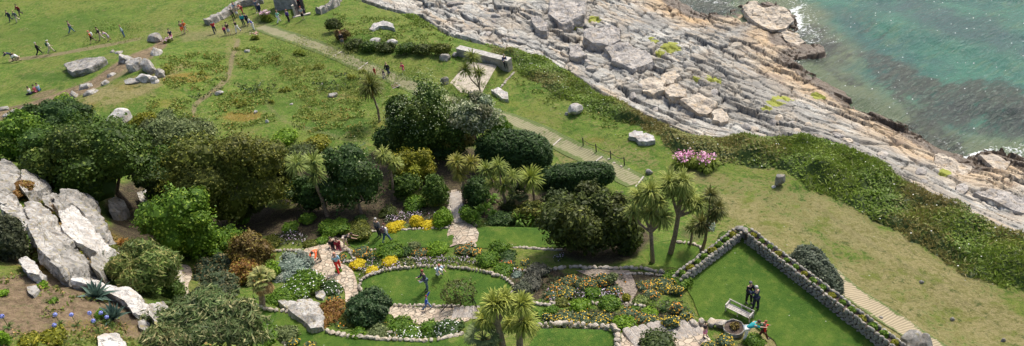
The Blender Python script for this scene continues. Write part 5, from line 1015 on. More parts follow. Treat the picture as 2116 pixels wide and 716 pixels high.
cl('grey slanting slab behind the bright white granite face',[(102,396),(140,398),(180,402),(198,440),(226,500),(238,512),(210,495),(172,436),(146,420),(110,425)],13.6,3.2,6,RG,[0,0,-.2,-1.6,-3.0,-3.4,-2.6,-1.,-.3,0])
cl('brownish granite block in the gully below the tree',[(86,405),(112,398),(140,418),(128,438),(108,434),(92,424)],13.8,1.6,7,RG)
cl('rough grey granite block at the cliff foot',[(92,535),(122,508),(160,512),(186,540),(170,556),(120,556)],15.6,2.6,8,RG,[0,0,-.5,-1.2,-.8,0])
cl('round grey granite boulder right of the cliff foot',[(186,530),(206,522),(230,536),(222,556),(205,566),(188,552)],15.2,2.2,9,RG,[0,0,-.6,-1,-.6,-.2])
cl('white granite rib left of the cliff foot next to the dark bush',[(42,532),(56,530),(84,558),(82,568),(60,566),(42,548)],18.6,1.6,10,RW)
cl('long white granite rib running beside the two agaves',[(138,576),(160,572),(190,580),(232,590),(262,600),(292,614),(310,632),(300,655),(278,650),(258,622),(225,606),(180,588)],18.8,2.0,11,RW,[.2,.1,0,-.1,-.3,-.6,-1.0,-1.,-.4,.2,.2,.2])
cl('pale rock lump between the agave rib and the spiky bush',[(308,628),(338,622),(354,640),(346,662),(322,668),(306,650)],16.8,1.8,12,RW,[.4,0,-.5,-.5,0,.3])
cl('white rock cut by the bottom edge left of the spiky bush',[(200,694),(216,688),(245,690),(262,712),(262,745),(200,745)],19.9,1.4,13,RW)
cl('low bluish stone on the brown slope',[(56,594),(74,590),(82,600),(68,612),(58,606)],20.2,.5,14,RG,rough=.06)
cl('small pale stone on the brown slope above the upper agave',[(124,568),(136,566),(142,576),(132,578)],19.3,.4,15,RW,rough=.05)
cl('pale rock hidden in the shade under the dark tree',[(222,412),(252,404),(262,430),(250,440),(224,438)],8.5,2.,16,RG)
cl('white rock glimpsed right of the dark trunk',[(282,398),(304,390),(314,404),(306,424),(288,416)],8.2,2.,18,RW)
cl('pale rock between the agave rib and cliff foot',[(100,545),(140,560),(185,566),(210,578),(190,584),(150,572),(110,566)],17.6,1.4,19,RG,[.6,.3,0,-.3,-.2,.2,.6])
cl('small stone lump under the spiky bush left side',[(284,664),(300,660),(312,672),(300,684),(286,678)],17.8,1.,20,RW,rough=.06)
cl('long pale rock outcrop above the curved lower lawn',[(556,600),(585,605),(608,618),(640,630),(660,655),(668,680),(650,682),(622,660),(596,640),(575,622)],9.0,1.2,21,RW,[0,0,.2,.3,.2,.1,0,.1,.1,0])
cl('white rock in the rockery beside the white daisies',[(650,602),(668,600),(674,608),(666,618),(652,614)],7.6,.6,22,RW,rough=.05)
cl('pale rock right of the long outcrop above the rusty cushion',[(612,620),(640,616),(662,628),(650,640),(625,634)],8.3,.8,23,RW)
cl('small grey rock end by the winding path',[(464,626),(484,618),(494,632),(484,650),(468,650)],9.7,.8,24,RG,rough=.06)
R('small stone in the shade of the gully',296,475,14,14,70,RG,.8,sub=3)
# boulders of the shore
SB='loose boulders and slabs on the rock shelf'
def sh(label,quad,zt,th,seed,mat,dz=None,rough=.06):
    r9=np.random.RandomState(seed); quad=[(a+r9.normal()*3,b+r9.normal()*2) for a,b in quad]; quad=[q for p0,p1 in zip(quad,quad[1:]+quad[:1]) for q in (p0,((p0[0]+p1[0])/2+r9.normal()*2.5,(p0[1]+p1[1])/2+r9.normal()*2))]; dz=[z for z0,z1 in zip(dz,dz[1:]+dz[:1]) for z in (z0,(z0+z1)/2)] if dz else None
    c_=np.mean(quad,axis=0); q_=onz(c_[0],c_[1],zt); zt=max(zt-.15,float(hrock(q_[0],q_[1]))+.4); slab(label,quad,zt,th,seed,mat,'shore_slab','rock',SB,rough,dz)
SHT=rockmat('tan_rock',(.56,.49,.39),(.36,.31,.25),(.50,.37,.22),.6,.8)
SLB=rockmat('shore_rock',(.44,.41,.375),(.24,.225,.21),(.46,.38,.28),.6,.9)
sh('largest pale block near the top of the rock shelf',[(1212,62),(1250,52),(1284,60),(1282,80),(1256,94),(1225,90),(1210,78)],-1.2,1.4,31,SLB,[0,0,-.2,-.5,-.4,-.2,0])
sh('broad flat slab below the largest pale block',[(1250,96),(1285,88),(1330,104),(1345,124),(1308,145),(1270,124)],-1.7,1.0,32,SLB,[.2,0,-.2,-.4,-.2,.1])
sh('small upright boulder left of the largest pale block',[(1098,40),(1116,36),(1134,46),(1130,60),(1110,58)],-1.4,.9,33,SLB)
sh('tan block in the middle of the rock shelf',[(1322,170),(1348,160),(1378,166),(1372,184),(1348,194),(1326,190)],-1.5,1.1,34,SHT)
sh('pale block right of the tan block',[(1376,182),(1402,174),(1422,184),(1412,198),(1386,198)],-1.6,.8,35,SHT)
sh('rounded tan block above the two tan ones',[(1370,150),(1398,144),(1408,158),(1392,172),(1372,166)],-1.7,.8,36,SHT)
sh('big tan slab in the lower middle shelf',[(1408,206),(1440,196),(1474,212),(1470,232),(1440,236)],-1.7,.9,37,SHT)
sh('pale slab next to the coastal scrub',[(1468,232),(1492,226),(1502,240),(1490,256),(1474,248)],-1.5,.7,38,SHT)
sh('flat block close to the scrub edge left of the tan ones',[(1170,96),(1196,90),(1210,108),(1196,124),(1174,112)],-1.3,.8,39,SLB)
sh('leaning grey slab high on the shelf',[(1140,0),(1190,-8),(1216,4),(1200,30),(1160,50),(1134,28)],-1.6,1.0,40,SLB)
sh('long dark edged slab at the water side with a square end',[(1940,318),(1958,322),(2008,346),(2000,362),(1978,366),(1932,338)],-3.6,1.6,41,SHT,[0,0,0,-.2,0,.1])
sh('huge layered slab leaving the picture at the lower right',[(2012,398),(2045,388),(2080,394),(2140,424),(2140,452),(2100,438),(2050,416)],-2.6,1.7,42,SLB,[0,0,0,0,0,0,0])
sh('wet tan ledge at the waterline at the right edge',[(2024,322),(2050,318),(2085,336),(2068,356),(2050,348)],-4.5,.7,43,SHT)
sh('flat tan headland rock standing in the breaking water',[(1536,12),(1560,8),(1598,14),(1622,22),(1640,42),(1630,58),(1600,62),(1572,50),(1545,36)],-3.9,1.4,44,SHT,[0,.1,.1,0,-.2,-.2,0,.1,.1])
sh('small tan ledge beside the dark inlet',[(1612,64),(1650,72),(1668,92),(1650,100),(1620,80)],-4.4,.8,45,SHT)
sh('rounded rock beside the square ended slab',[(1972,384),(1990,380),(2000,392),(1988,404),(1974,398)],-3.2,.7,46,SLB)
for i in range(46):
    rs=np.random.RandomState(500+i); u=rs.rand(); x=900+u*1000+rs.rand()*60; vy=np.interp(x,[a for a,b in VEG_PX],[b for a,b in VEG_PX]); cy_=vy-14-rs.rand()*(90 if x<1500 else 40)
    p=onz(x,cy_,-1.8); z=float(hrock(p[0],p[1]))
    if z<SEA+.3: continue
    d_=.5+.8*rs.rand()
    me=rock_mesh((d_*1.5,d_,d_*.6),700+i,16,2,.05,.6); me.materials.append(SLB if rs.rand()<.7 else SHT); o=link(bpy.data.objects.new('shore_stone',me)); q_,w_=proj((p[0],p[1],z)); o.location=(p[0],p[1],z+.05); o.rotation_euler=(rs.normal()*.2,rs.normal()*.2,rs.rand()*3)
    tag(o,'loose angular pale stone lying among the broken blocks of the rock shelf','stone','loose stones on the rock shelf')
# ================================================================== vegetation
sh_=shrub
# --- big trees and shrubs of the garden belt
sh_('evergreen_tree','large dark evergreen tree with a low trunk above the left cliff','tree',178,332,246,172,'dark',.17,.9,seed=1,trunk=.28,bpx=(268,428),lobes=30,lr=.28,low=-.2,depth=.62,tip=.10)
sh_('laurel_shrub','bright green shrub at the left edge above the dark evergreen','shrub',42,282,110,90,'mid',.15,.9,seed=2,lobes=14,depth=.7,stem=True)
sh_('evergreen_tree','dark green shrubby tree at the top of the left tree group','tree',110,250,150,70,'deep',.16,.8,seed=3,lobes=18,depth=.6,trunk=.15,lift=.1)
sh_('bay_shrub','small bright green bush poking above the dark trees at left','shrub',130,212,38,28,'bright',.13,1,seed=4,stem=True,tip=.2)
sh_('greygreen_shrub','grey green shrub behind the brown olive tree','shrub',365,280,150,92,'greygreen',.14,.9,seed=5,lobes=20,depth=.7,stem=True,trunk=None)
sh_('olive_bush','yellowish olive bush beside the white rounded boulder','shrub',296,252,64,36,'yolive',.13,.9,seed=6,depth=.6,stem=True)
sh_('pittosporum_tree','broad brown olive tree in the middle of the left tree belt','tree',468,362,240,190,'olive',.15,.9,seed=7,trunk=.22,lobes=34,lr=.24,depth=.6,low=-.25,tip=.14)
sh_('tamarisk_shrub','dark olive shrub between the brown tree and the two headed palm','shrub',560,350,110,150,'thicket',.15,.8,seed=8,lobes=16,depth=.6,stem=True)
sh_('conical_shrub','bright mid green conical shrub in front of the dark evergreen','shrub',368,455,138,160,'mid',.15,.9,seed=9,trunk=.12,lobes=26,lr=.26,depth=.8,tip=.2,low=-.6)
sh_('rounded_evergreen','round dark glossy evergreen with cream flowers between two palms','tree',722,365,122,138,'deep',.15,1.0,seed=10,trunk=.14,bpx=(748,448),lobes=30,lr=.25,depth=.85,tip=.06,low=-.5,flowers=([(.42,.46,.22),(.5,.5,.3)],70,.10,-.2))
sh_('flowering_tree','large dark tree crowned with silvery pale flower heads in the centre','tree',882,246,170,160,'dark',.15,.9,seed=11,trunk=.25,lobes=32,lr=.26,depth=.75,tip=.2,low=-.3,flowers=([(.28,.33,.15),(.36,.40,.22)],700,.11,.05))
sh_('silver_crowned_tree','silvery pale tree leaning right from the central dark tree','tree',978,240,112,86,((.10,.14,.05),(.27,.31,.16),(.52,.54,.36)),.14,1.0,seed=12,lift=.55,trunk=.12,lobes=18,lr=.3,depth=.7,tip=.35)
sh_('laurel_shrub','dark green shrub at the foot of the central flowering tree on its left','shrub',800,290,70,60,'deep',.15,.8,seed=13,depth=.7,stem=True)
sh_('laurel_shrub','small mid green shrub right of the silver crowned tree','shrub',1035,262,50,40,'mid',.14,.8,seed=14,depth=.7,stem=True)
sh_('clipped_hedge','massive rounded dark green hedge beside the walkway','hedge',1062,315,158,82,((.020,.050,.010),(.040,.090,.016),(.08,.14,.03)),.13,1.2,seed=15,bump=.10,box=.6,lobes=16,lr=.42,depth=.45,rz=rad(-22),elong=2.6,core=.88,updir=.8,stem=True,tip=.1)
sh_('clipped_hedge','low long clipped hedge with a square end below the walkway','hedge',1188,366,155,48,((.018,.045,.010),(.036,.082,.014),(.07,.13,.025)),.12,1.3,seed=16,bump=.10,box=.6,lobes=16,lr=.5,depth=.32,rz=rad(-6),elong=2.4,core=.9,updir=.8,stem=True,tip=.1)
sh_('bronze_bush','yellow olive bush right of the two headed palm by the flower slope','shrub',850,342,95,84,'yolive',.14,.8,seed=17,lobes=18,depth=.7,stem=True)
sh_('bronze_bush','brown russet shrub behind the light clipped bush','shrub',872,352,70,60,'olive',.14,.8,seed=18,lobes=14,depth=.7,stem=True)
sh_('bay_shrub','bright yellow green shrub crown directly behind the slim headed palm','shrub',822,312,40,28,'bright',.13,.9,seed=19,stem=True)
sh_('light_bush','light green upright bush left of the garden steps','shrub',900,394,54,68,((.05,.10,.012),(.10,.17,.025),(.17,.24,.05)),.12,1.1,seed=20,lobes=14,lr=.34,stem=True)
sh_('cushion_bush','bright green dome bush at the bottom left of the garden steps','shrub',917,451,48,40,'bright',.10,1.1,seed=21,lobes=10,lr=.45,stem=True,core=.85)
sh_('laurel_shrub','dark green bush right of the garden steps under the palms','shrub',985,398,60,64,'deep',.13,.9,seed=22,lobes=14,stem=True)
sh_('cushion_bush','small dark green dome at the right of the garden steps foot','shrub',966,442,34,34,'mid',.10,1.,seed=23,stem=True,core=.85)
sh_('broad_thicket','huge dark brown green thicket in the centre right','shrub',1212,458,196,148,'thicket',.15,1.0,seed=24,lobes=34,lr=.25,depth=.75,tip=.12,low=-.6,elong=2.4,stem=True,bpx=(1220,520),trunk=None)
sh_('broad_thicket','dark green top lobe at the left of the huge thicket','shrub',1150,420,56,60,((.03,.05,.01),(.06,.09,.02),(.11,.14,.04)),.14,.9,seed=25,lobes=12,stem=True)
sh_('broad_thicket','shadowed lower right part of the thicket by the tall palms','shrub',1295,478,80,90,'thicket',.15,.9,seed=26,lobes=16,stem=True,elong=2.2)
sh_('pale_shoot_shrub','small pale green shrub above the huge thicket','shrub',1178,380,24,24,'pale',.12,.9,seed=27,stem=True)
sh_('dark_shrub','dark bush cut by the left edge of the picture','shrub',8,492,72,152,((.035,.045,.022),(.075,.085,.04),(.14,.14,.07)),.12,1.1,seed=28,lobes=20,depth=1.0,stem=True,elong=2)
sh_('escallonia_shrub','bright green rounded shrub behind the russet one','shrub',452,500,92,66,'mid',.12,1.,seed=29,lobes=16,stem=True,tip=.2)
sh_('russet_shrub','brown russet shrub above the yellow fan palm','shrub',515,520,80,86,'brown',.12,1.,seed=30,lobes=16,stem=True,tip=.3)
sh_('rounded_shrub','grey green bush with rusty tips, middle of three left of the fan palm','shrub',440,562,92,60,((.03,.055,.03),(.07,.10,.045),(.22,.16,.06)),.12,1.,seed=31,lobes=14,stem=True,tip=.3)
sh_('rounded_shrub','rust tipped bush directly beside the yellow fan palm','shrub',500,566,70,54,'rust',.12,1.,seed=32,lobes=12,stem=True,tip=.3)
sh_('rounded_shrub','low grey green dome nearest the winding path','shrub',448,598,96,48,((.04,.065,.03),(.09,.115,.05),(.19,.17,.08)),.12,1.,seed=33,lobes=14,stem=True,tip=.3)
sh_('silver_bush','pale silvery grey bush left of the patio','shrub',602,554,92,58,'silver',.10,1.,seed=34,lobes=16,lr=.34,stem=True,tip=.4)
sh_('strappy_shrub','small bright strappy green plant at the left of the silver bush','shrub',562,560,32,36,'bright',.12,1.,seed=35,stem=True,elong=3)
sh_('round_shrub','round dark green tree like shrub left of the stone path below the oval lawn','shrub',762,637,88,82,((.025,.06,.018),(.055,.105,.035),(.12,.17,.07)),.10,1.1,seed=36,lobes=22,lr=.27,trunk=.08,tip=.22,elong=2)
sh_('wispy_shrub','thin wispy yellow green shrub in front of the oval lawn','shrub',946,604,72,64,((.06,.08,.02),(.12,.14,.035),(.19,.20,.05)),.09,.28,seed=37,lobes=14,lr=.38,stem=True,core=0,trunk=None,elong=2.5,lift=.25)
sh_('bay_shrub','bright green bush on the meadow above the two headed palm','shrub',590,283,52,30,'bright',.13,1.,seed=38,stem=True,tip=.25)
sh_('olive_bush','yellow olive bush right of the bright meadow bush','shrub',652,296,60,32,'yolive',.13,.9,seed=39,stem=True)
sh_('dark_shrub','dark green bush behind the two headed palm','shrub',620,318,70,40,'thicket',.14,.8,seed=40,stem=True)
def wallbush():
    c=onz(1684,545,3.6); gz=float(hz(c[0],c[1])); t=thing('greygreen_shrub',(c[0],c[1],gz),'long grey green shrub growing against the outside of the long planted wall','shrub'); A=onz(1640,505,4);B=onz(1730,600,4); an=math.atan2((B-A)[1],(B-A)[0]); L=np.linalg.norm((B-A)[:2]); q=Q(); crown_q(q,(0,0,0),(L*.5,1.35,2.2),13000,.12,((.05,.07,.045),(.11,.14,.09),(.2,.23,.15)),22,.3,41,1.8,.15,-.3,.8,1,.6,.16,.75)
    R_=np.array([[math.cos(an),-math.sin(an),0],[math.sin(an),math.cos(an),0],[0,0,1]]); q.v=[v@R_.T+[0,0,c[2]-gz-1.6] for v in q.v]; q.build('foliage',FOL,t); q=Q(); tube([(0,0,-.2),(0,0,1.2)],[.12,.08],6,(.1,.08,.06),q); q.build('stem',BARK,t)
wallbush()
sh_('rounded_shrub','dark green clump at the bottom edge under the stone steps','shrub',1360,712,80,36,((.03,.055,.012),(.075,.11,.022),(.14,.17,.045)),.1,1.,seed=42,lobes=14,stem=True)
sh_('cushion_bush','green dome in front of the teal visitor at the bottom edge','shrub',1560,708,44,26,'mid',.09,1.,seed=43,stem=True)
sh_('laurel_shrub','dark bush between the flowering tree and hedge','shrub',930,300,120,60,'deep',.15,.8,seed=44,depth=.6,stem=True)
sh_('dark_shrub','dark shrub in the shade below the brown olive tree','shrub',640,395,120,80,'deep',.14,.7,seed=45,depth=.5,stem=True)
sh_('olive_bush','low brown olive bush under the aloes','shrub',1100,440,90,44,'olive',.11,1.,seed=46,depth=.6,stem=True)
sh_('light_bush','light yellow green undergrowth beside the spiky clump and path','shrub',360,600,44,48,((.05,.10,.015),(.11,.17,.03),(.17,.22,.05)),.1,1.,seed=47,stem=True)
# scrub hedge along the path
HG='clumps of the low scrub hedge beside the walkway'
for i,(x,y,w_,h_,pal,l) in enumerate(((690,52,36,26,'thicket','scrub clump at the top end of the low hedge'),(706,72,34,22,'brown','brown scrub clump above the black dressed visitor'),(730,92,44,22,'thicket','scrub clump at the bend of the low hedge'),(765,96,46,22,'dark','scrub clump in front of the first white boulder'),(800,99,44,22,'thicket','scrub clump in front of the second white boulder'),(838,101,46,24,'dark','darkest scrub clump in the middle of the low hedge'),(875,102,46,24,'thicket','scrub clump towards the right of the low hedge'),(912,102,44,26,'olive','olive scrub clump next to the sea wall boulders'))): sh_('scrub_clump',l,'shrub',x,y,w_,h_,pal,.14,.9,HG,seed=60+i,depth=.7,stem=True)
sh_('dark_shrub','dark shrub filling the gap behind the conical mid green shrub','shrub',330,385,90,110,'deep',.15,.9,seed=71,lobes=18,depth=.6,stem=True)
sh_('dark_shrub','dark leafy shrub between the grey green shrub and the brown olive tree','shrub',372,328,110,80,'dark',.15,.9,seed=72,lobes=18,depth=.6,stem=True)
sh_('dark_shrub','dark green shrub at the foot of the brown olive tree','shrub',500,425,110,60,'thicket',.14,.9,seed=73,lobes=18,depth=.6,stem=True)
sh_('dark_shrub','shadowy shrub between the glossy evergreen and the light upright bush','shrub',838,385,70,50,'dark',.14,.9,seed=74,lobes=14,depth=.6,stem=True)
# --- palms
PG='cordyline palms of the garden'
cordyline('two headed palm with golden dead skirt leaning over the dark belt',(676,447),[(614,340,1.0),(648,336,1.0),(652,362,.95)],PG,1.15,.15,((.10,.17,.06),(.28,.36,.16)),1,.62,fork=.8)
cordyline('palm with two pale heads in front of the yellow olive bush',(816,413),[(792,322,1.),(816,338,.85)],PG,1.0,.13,((.10,.16,.05),(.30,.36,.15)),2,.6,fork=.82)
cordyline('lone palm with one dark shaggy head on the meadow by the walkway',(784,252),[(766,178,1.25)],PG,1.35,.12,((.055,.085,.02),(.15,.17,.05)),3,.7,n=260)
cordyline('slim three stemmed palm beside the paved pad',(995,196),[(976,120,1.),(962,144,.9),(990,150,.8)],PG,1.15,.11,((.10,.15,.04),(.22,.27,.10)),4,.3,fork=.25,n=170)
cordyline('palm with golden green heads directly right of the garden steps',(958,424),[(944,336,1.),(974,338,1.),(950,360,.9)],PG,.95,.13,((.12,.15,.035),(.28,.29,.10)),5,.6,fork=.8)
cordyline('thin branched yellowish palm rising behind the garden steps',(940,330),[(945,300,.9),(925,292,.8),(968,290,.8)],PG,.9,.09,((.12,.13,.03),(.26,.24,.09)),6,.4,fork=.5)
cordyline('many headed palm in the middle of the palm group above the aloes',(1044,430),[(1005,352,.95),(1030,346,1.05),(1060,366,.95),(1042,384,1.),(1018,378,.8)],PG,.95,.13,((.09,.15,.04),(.26,.33,.12)),7,.5,fork=.6)
cordyline('single headed yellow green palm above the aloes',(1106,424),[(1097,370,1.25)],PG,1.0,.11,((.10,.17,.03),(.27,.34,.10)),8,.4,n=220)
cordyline('tall forked palm left of the big palm group on the shaded lawn',(1349,543),[(1308,440,.8),(1322,408,1.),(1345,398,1.),(1345,440,.95),(1368,450,1.),(1362,420,.8)],PG,1.05,.15,((.11,.17,.05),(.34,.40,.16)),9,.5,fork=.55,n=190)
cordyline('tallest palm with the highest spreading heads above the walkway end',(1384,524),[(1385,378,1.1),(1402,392,1.1),(1424,412,1.),(1412,376,.9),(1442,424,.85)],PG,1.1,.18,((.11,.17,.05),(.32,.38,.15)),10,.5,fork=.62,n=190)
cordyline('drooping brownish palm against the corner of the planted walls',(1448,520),[(1450,462,1.),(1468,404,.8),(1484,432,.85),(1474,446,.7)],PG,1.0,.12,((.055,.085,.03),(.19,.20,.09)),11,.8,fork=.6)
cordyline('slim low palm between the tall palms and the planted wall',(1425,506),[(1432,468,.7)],PG,1.0,.09,((.07,.12,.03),(.18,.24,.08)),12,.3)
cordyline('big near palm head group in the foreground, right clump',(1078,752),[(1084,668,1.1),(1078,630,.9),(1056,668,.8)],PG,.86,.2,((.12,.18,.04),(.34,.40,.14)),13,.55,fork=.8,n=200,w=.07)
cordyline('tallest near palm in the foreground beside the stone steps',(1040,750),[(1024,632,1.1),(1002,660,.85),(1044,622,.95)],PG,.86,.2,((.12,.18,.04),(.34,.40,.14)),14,.5,fork=.75,n=240,w=.07)
def fanpalm(label,bpx,hpx,R_,seed,c1,c2,nf=26,skirt=1.,catg='palm tree'):
    b=hit(*bpx); t=thing('fan_palm',b,label,catg); d=ray(*hpx); tt=(d[:2]@b[:2])/(d[:2]@d[:2]); p=CAM+d*tt-b; p[2]=max(p[2],.6); rs=np.random.RandomState(seed); q=Q(); tube([(0,0,-.3),p*.5,p],[.22,.2,.2],8,(.2,.15,.1),q); q.build('trunk',PALMBARK,t)
    q=Q(); qd=Q()
    for i in range(nf+int(12*skirt)):
        dead=i>=nf; dd=rdir(1,rs)[0]; dd[2]=(-.9-.3*rs.rand()) if dead else (.1+.9*abs(dd[2])); dd=nrm(dd); L=R_*(.45 if dead else .55); hub=p+dd*L
        n=16; s_=nrm(np.cross(dd,[0,0,1.])); ang=np.linspace(-1.35,1.35,n); D=np.cos(ang)[:,None]*dd+np.sin(ang)[:,None]*s_; D=nrm(D+np.array([0,0,-.15]))
        col=lerp((.30,.20,.08),(.45,.33,.15),rs.rand(n)) if dead else lerp(c1,c2,rs.rand(n)*.5+.5*rs.rand()); blades(np.tile(hub,(n,1)),D,R_*.55*(.8+.3*rs.rand(n)),.09,.35 if not dead else .6,col,qd if dead else q,.5,rs); tube([p,hub],.02,4,col[0],qd if dead else q)
    q.build('fronds',FOL,t)
    if skirt: qd.build('dead_fronds',FOL,t)
fanpalm('near fan palm with dark shaded centre at the bottom edge',(1000,752),(1000,700),1.15,3,(.06,.10,.03),(.22,.27,.10),24,.6)
fanpalm('yellow fan palm with dry golden skirt above the curved lower lawn',(540,634),(541,582),1.05,5,(.12,.18,.04),(.42,.38,.14),24,1.6)
fanpalm('small dark cycad like palm among the central palm group',(1070,432),(1072,404),1.0,6,(.03,.05,.015),(.08,.11,.03),20,.8)
# --- spiky clumps
sh_('spiky_clump','large spiky green clump with yellow tips beside the gully path','plant',292,562,120,112,((.07,.12,.025),(.16,.22,.05),(.36,.34,.12)),.085,1.0,seed=301,elong=6,tip=.28,updir=.2,lobes=20,stem=True,core=.8)
sh_('spiky_clump','widest spiky grey green clump along the bottom edge','plant',402,690,255,125,((.06,.10,.03),(.14,.19,.06),(.38,.36,.17)),.085,1.0,seed=302,elong=6,tip=.28,updir=.2,lobes=34,depth=.7,stem=True,core=.8)
sh_('spiky_clump','dark green spiky clump behind the widest one by the winding path','plant',385,640,90,44,((.04,.075,.02),(.09,.14,.035),(.2,.22,.08)),.08,1.0,seed=303,elong=5,tip=.2,lobes=14,stem=True)
tussock('rust_plume','small russet feathery plant in the gully','plant',262,502,26,36,(.18,.09,.03),(.32,.18,.06),260,.06,seed=4,heads=4)
tussock('rust_plume','small dark red spiky plant beside the winding path','plant',462,622,24,30,(.14,.05,.03),(.28,.14,.08),260,.05,seed=5,heads=3)
def agave(label,px,py,R_,seed,n=26):
    c=hit(px,py+8); t=thing('agave',c,label,'plant','agaves on the brown slope'); rs=np.random.RandomState(seed); q=Q(); c1,c2=(.045,.085,.065),(.12,.19,.15)
    for i in range(n):
        a=i*2.4; el=rad(78-i*2.9+rs.normal()*4); d=np.array([math.cos(a)*math.cos(el),math.sin(a)*math.cos(el),math.sin(el)]); L=R_*(.8+.25*rs.rand()); s=nrm(np.cross(d,[0,0,1])); u=nrm(np.cross(s,d)); P=np.array([0,0,.15]); prev=None
        for k in range(8):
            f=k/7; wd=R_*.105*math.sin(math.pi*(f*.82+.18))**.8*(1-f**4)+.008; pt=P+d*L*f-np.array([0,0,1])*L*.16*f*f*(1 if el<1 else .2); l,r,m_=pt-s*wd+u*wd*.45,pt+s*wd+u*wd*.45,pt
            if prev is not None:
                cc=lerp(c1,c2,[.3+.7*f*rs.rand()])[0]; q.add([prev[0],prev[2],m_,l],cc); q.add([prev[2],prev[1],r,m_],cc*1.1)
            prev=(l,r,m_)
    q.build('leaves',FOL,t)
agave('larger blue green agave on the brown slope beside the white rib',203,611,1.15,1,30)
agave('smaller blue green agave below the larger one on the brown slope',241,655,1.05,2,22)
def agap(label,px,py,seed):
    c=hit(px,py+12); t=thing('agapanthus',c,label,'flower','blue agapanthus on the brown slope'); rs=np.random.RandomState(seed); q=Q(); d=nrm(rdir(26,rs)*[1,1,.3]+[0,0,.9]); blades(np.zeros((26,3)),d,.38,.035,.7,lerp((.05,.10,.02),(.12,.18,.04),rs.rand(26)),q,.5,rs); q.build('leaves',FOL,t); q=Q(); tube([(0,0,0),(0.02,0,.35),(.03,.02,.7)],.014,5,(.1,.16,.05),q); q.build('stem',FOL,t); q=Q(); dd=rdir(110,rs); q.add(leaves(np.array([.03,.02,.74])+dd*.10,dd,.05,1.2,rs),lerp((.16,.20,.62),(.36,.42,.80),rs.rand(110))); q.build('flower_head',PET,t)
for i,(x,y,l) in enumerate(((19,666,'blue agapanthus nearest the left edge'),(127,662,'largest blue agapanthus on open brown earth'),(126,684,'blue agapanthus directly below the largest one'),(160,662,'pale blue agapanthus right of the largest one'),(197,658,'blue agapanthus left of the smaller agave'),(220,657,'pale blue agapanthus touching the smaller agave leaves'),(232,666,'blue agapanthus in front of the smaller agave'),(205,674,'blue agapanthus among green shoots under the smaller agave'))): agap(l,x,y,i)
# --- strappy lilies with pink flowers
PKF=[(.75,.30,.50),(.85,.55,.68),(.80,.42,.58)]
tussock('lily_clump','long strappy lily clump with many pink flowers, left half, by the coastal scrub','plant',1418,330,48,42,(.07,.13,.015),(.20,.28,.05),1100,.06,'pink lilies',seed=6,flowers=(PKF,150,.14,.85),heads=8)
tussock('lily_clump','strappy lily clump with pink flowers, right half, by the coastal scrub','plant',1460,334,46,42,(.07,.13,.015),(.20,.28,.05),1100,.06,'pink lilies',seed=7,flowers=(PKF,130,.14,.85),heads=8)
tussock('lily_clump','lily clump with pink flowers among the crowd near the tower','plant',553,34,26,26,(.07,.13,.015),(.20,.27,.04),700,.06,'pink lilies',seed=8,flowers=([(.7,.45,.5),(.75,.6,.62)],80,.2,.9),heads=5)
tussock('lily_clump','lily clump with faded flowers at the beginning of the walkway','plant',527,78,22,14,(.08,.13,.015),(.22,.28,.05),500,.06,'pink lilies',seed=9,flowers=([(.6,.35,.3),(.6,.45,.4)],40,.16,.7),heads=5)
tussock('lily_clump','faded pink flower clump beside the dark boulder of the rocky rise','plant',350,84,26,10,(.06,.10,.02),(.14,.2,.04),300,.06,'pink lilies',seed=10,flowers=([(.6,.35,.4),(.65,.5,.5)],50,.16,.35),heads=5)
tussock('grass_tussock','bright green tussock beside the upper walkway','plant',620,108,28,16,(.09,.14,.015),(.22,.28,.045),700,.05,seed=11,heads=6)
for i,(x,y,w_,h_,l) in enumerate(((660,136,26,14,'yellow green tussock left of the walkway'),(725,160,26,16,'yellow green tussock above the shaggy palm'),(750,148,20,12,'yellow tussock near the second pale bar'),(590,185,26,14,'yellow green tussock in the middle meadow'),(560,210,18,10,'low tussock beside the curved meadow track'),(420,150,24,12,'yellow tussock near the orange meadow plants'),(345,143,40,18,'lush green tussock right of the meadow outcrop'),(500,210,40,18,'lush green tussock above the orange meadow plants'))): tussock('grass_tussock',l,'plant',x,y,w_,h_,(.08,.13,.015),(.22,.25,.045),420,.05,'tussocks of the middle meadow',seed=20+i,heads=6)
# leafy aloes
for i,(x,y,r_,l) in enumerate(((1074,457,.85,'star shaped green aloe, left one of the pair above the lawn strip'),(1105,456,.85,'star shaped green aloe, right one of the pair above the lawn strip'),(985,456,.7,'star shaped leafy plant at the right of the garden steps foot'),(1005,432,.75,'star shaped leafy plant above the one by the steps'),(1018,412,.7,'highest star shaped leafy plant under the palms'),(992,438,.6,'bright leafy rosette between two other star shaped plants'),(1000,404,.6,'leafy rosette directly under the many headed palm'),(1020,445,.6,'leafy rosette left of the aloe pair'))):
    c=hit(x,y+6); t=thing('leafy_rosette',c,l,'plant','star shaped plants under the palms'); q=Q(); head_q(q,(0,0,.35),r_,60,.11,(.05,.12,.025),(.14,.27,.06),40+i,.35,.0); q.build('leaves',FOL,t)
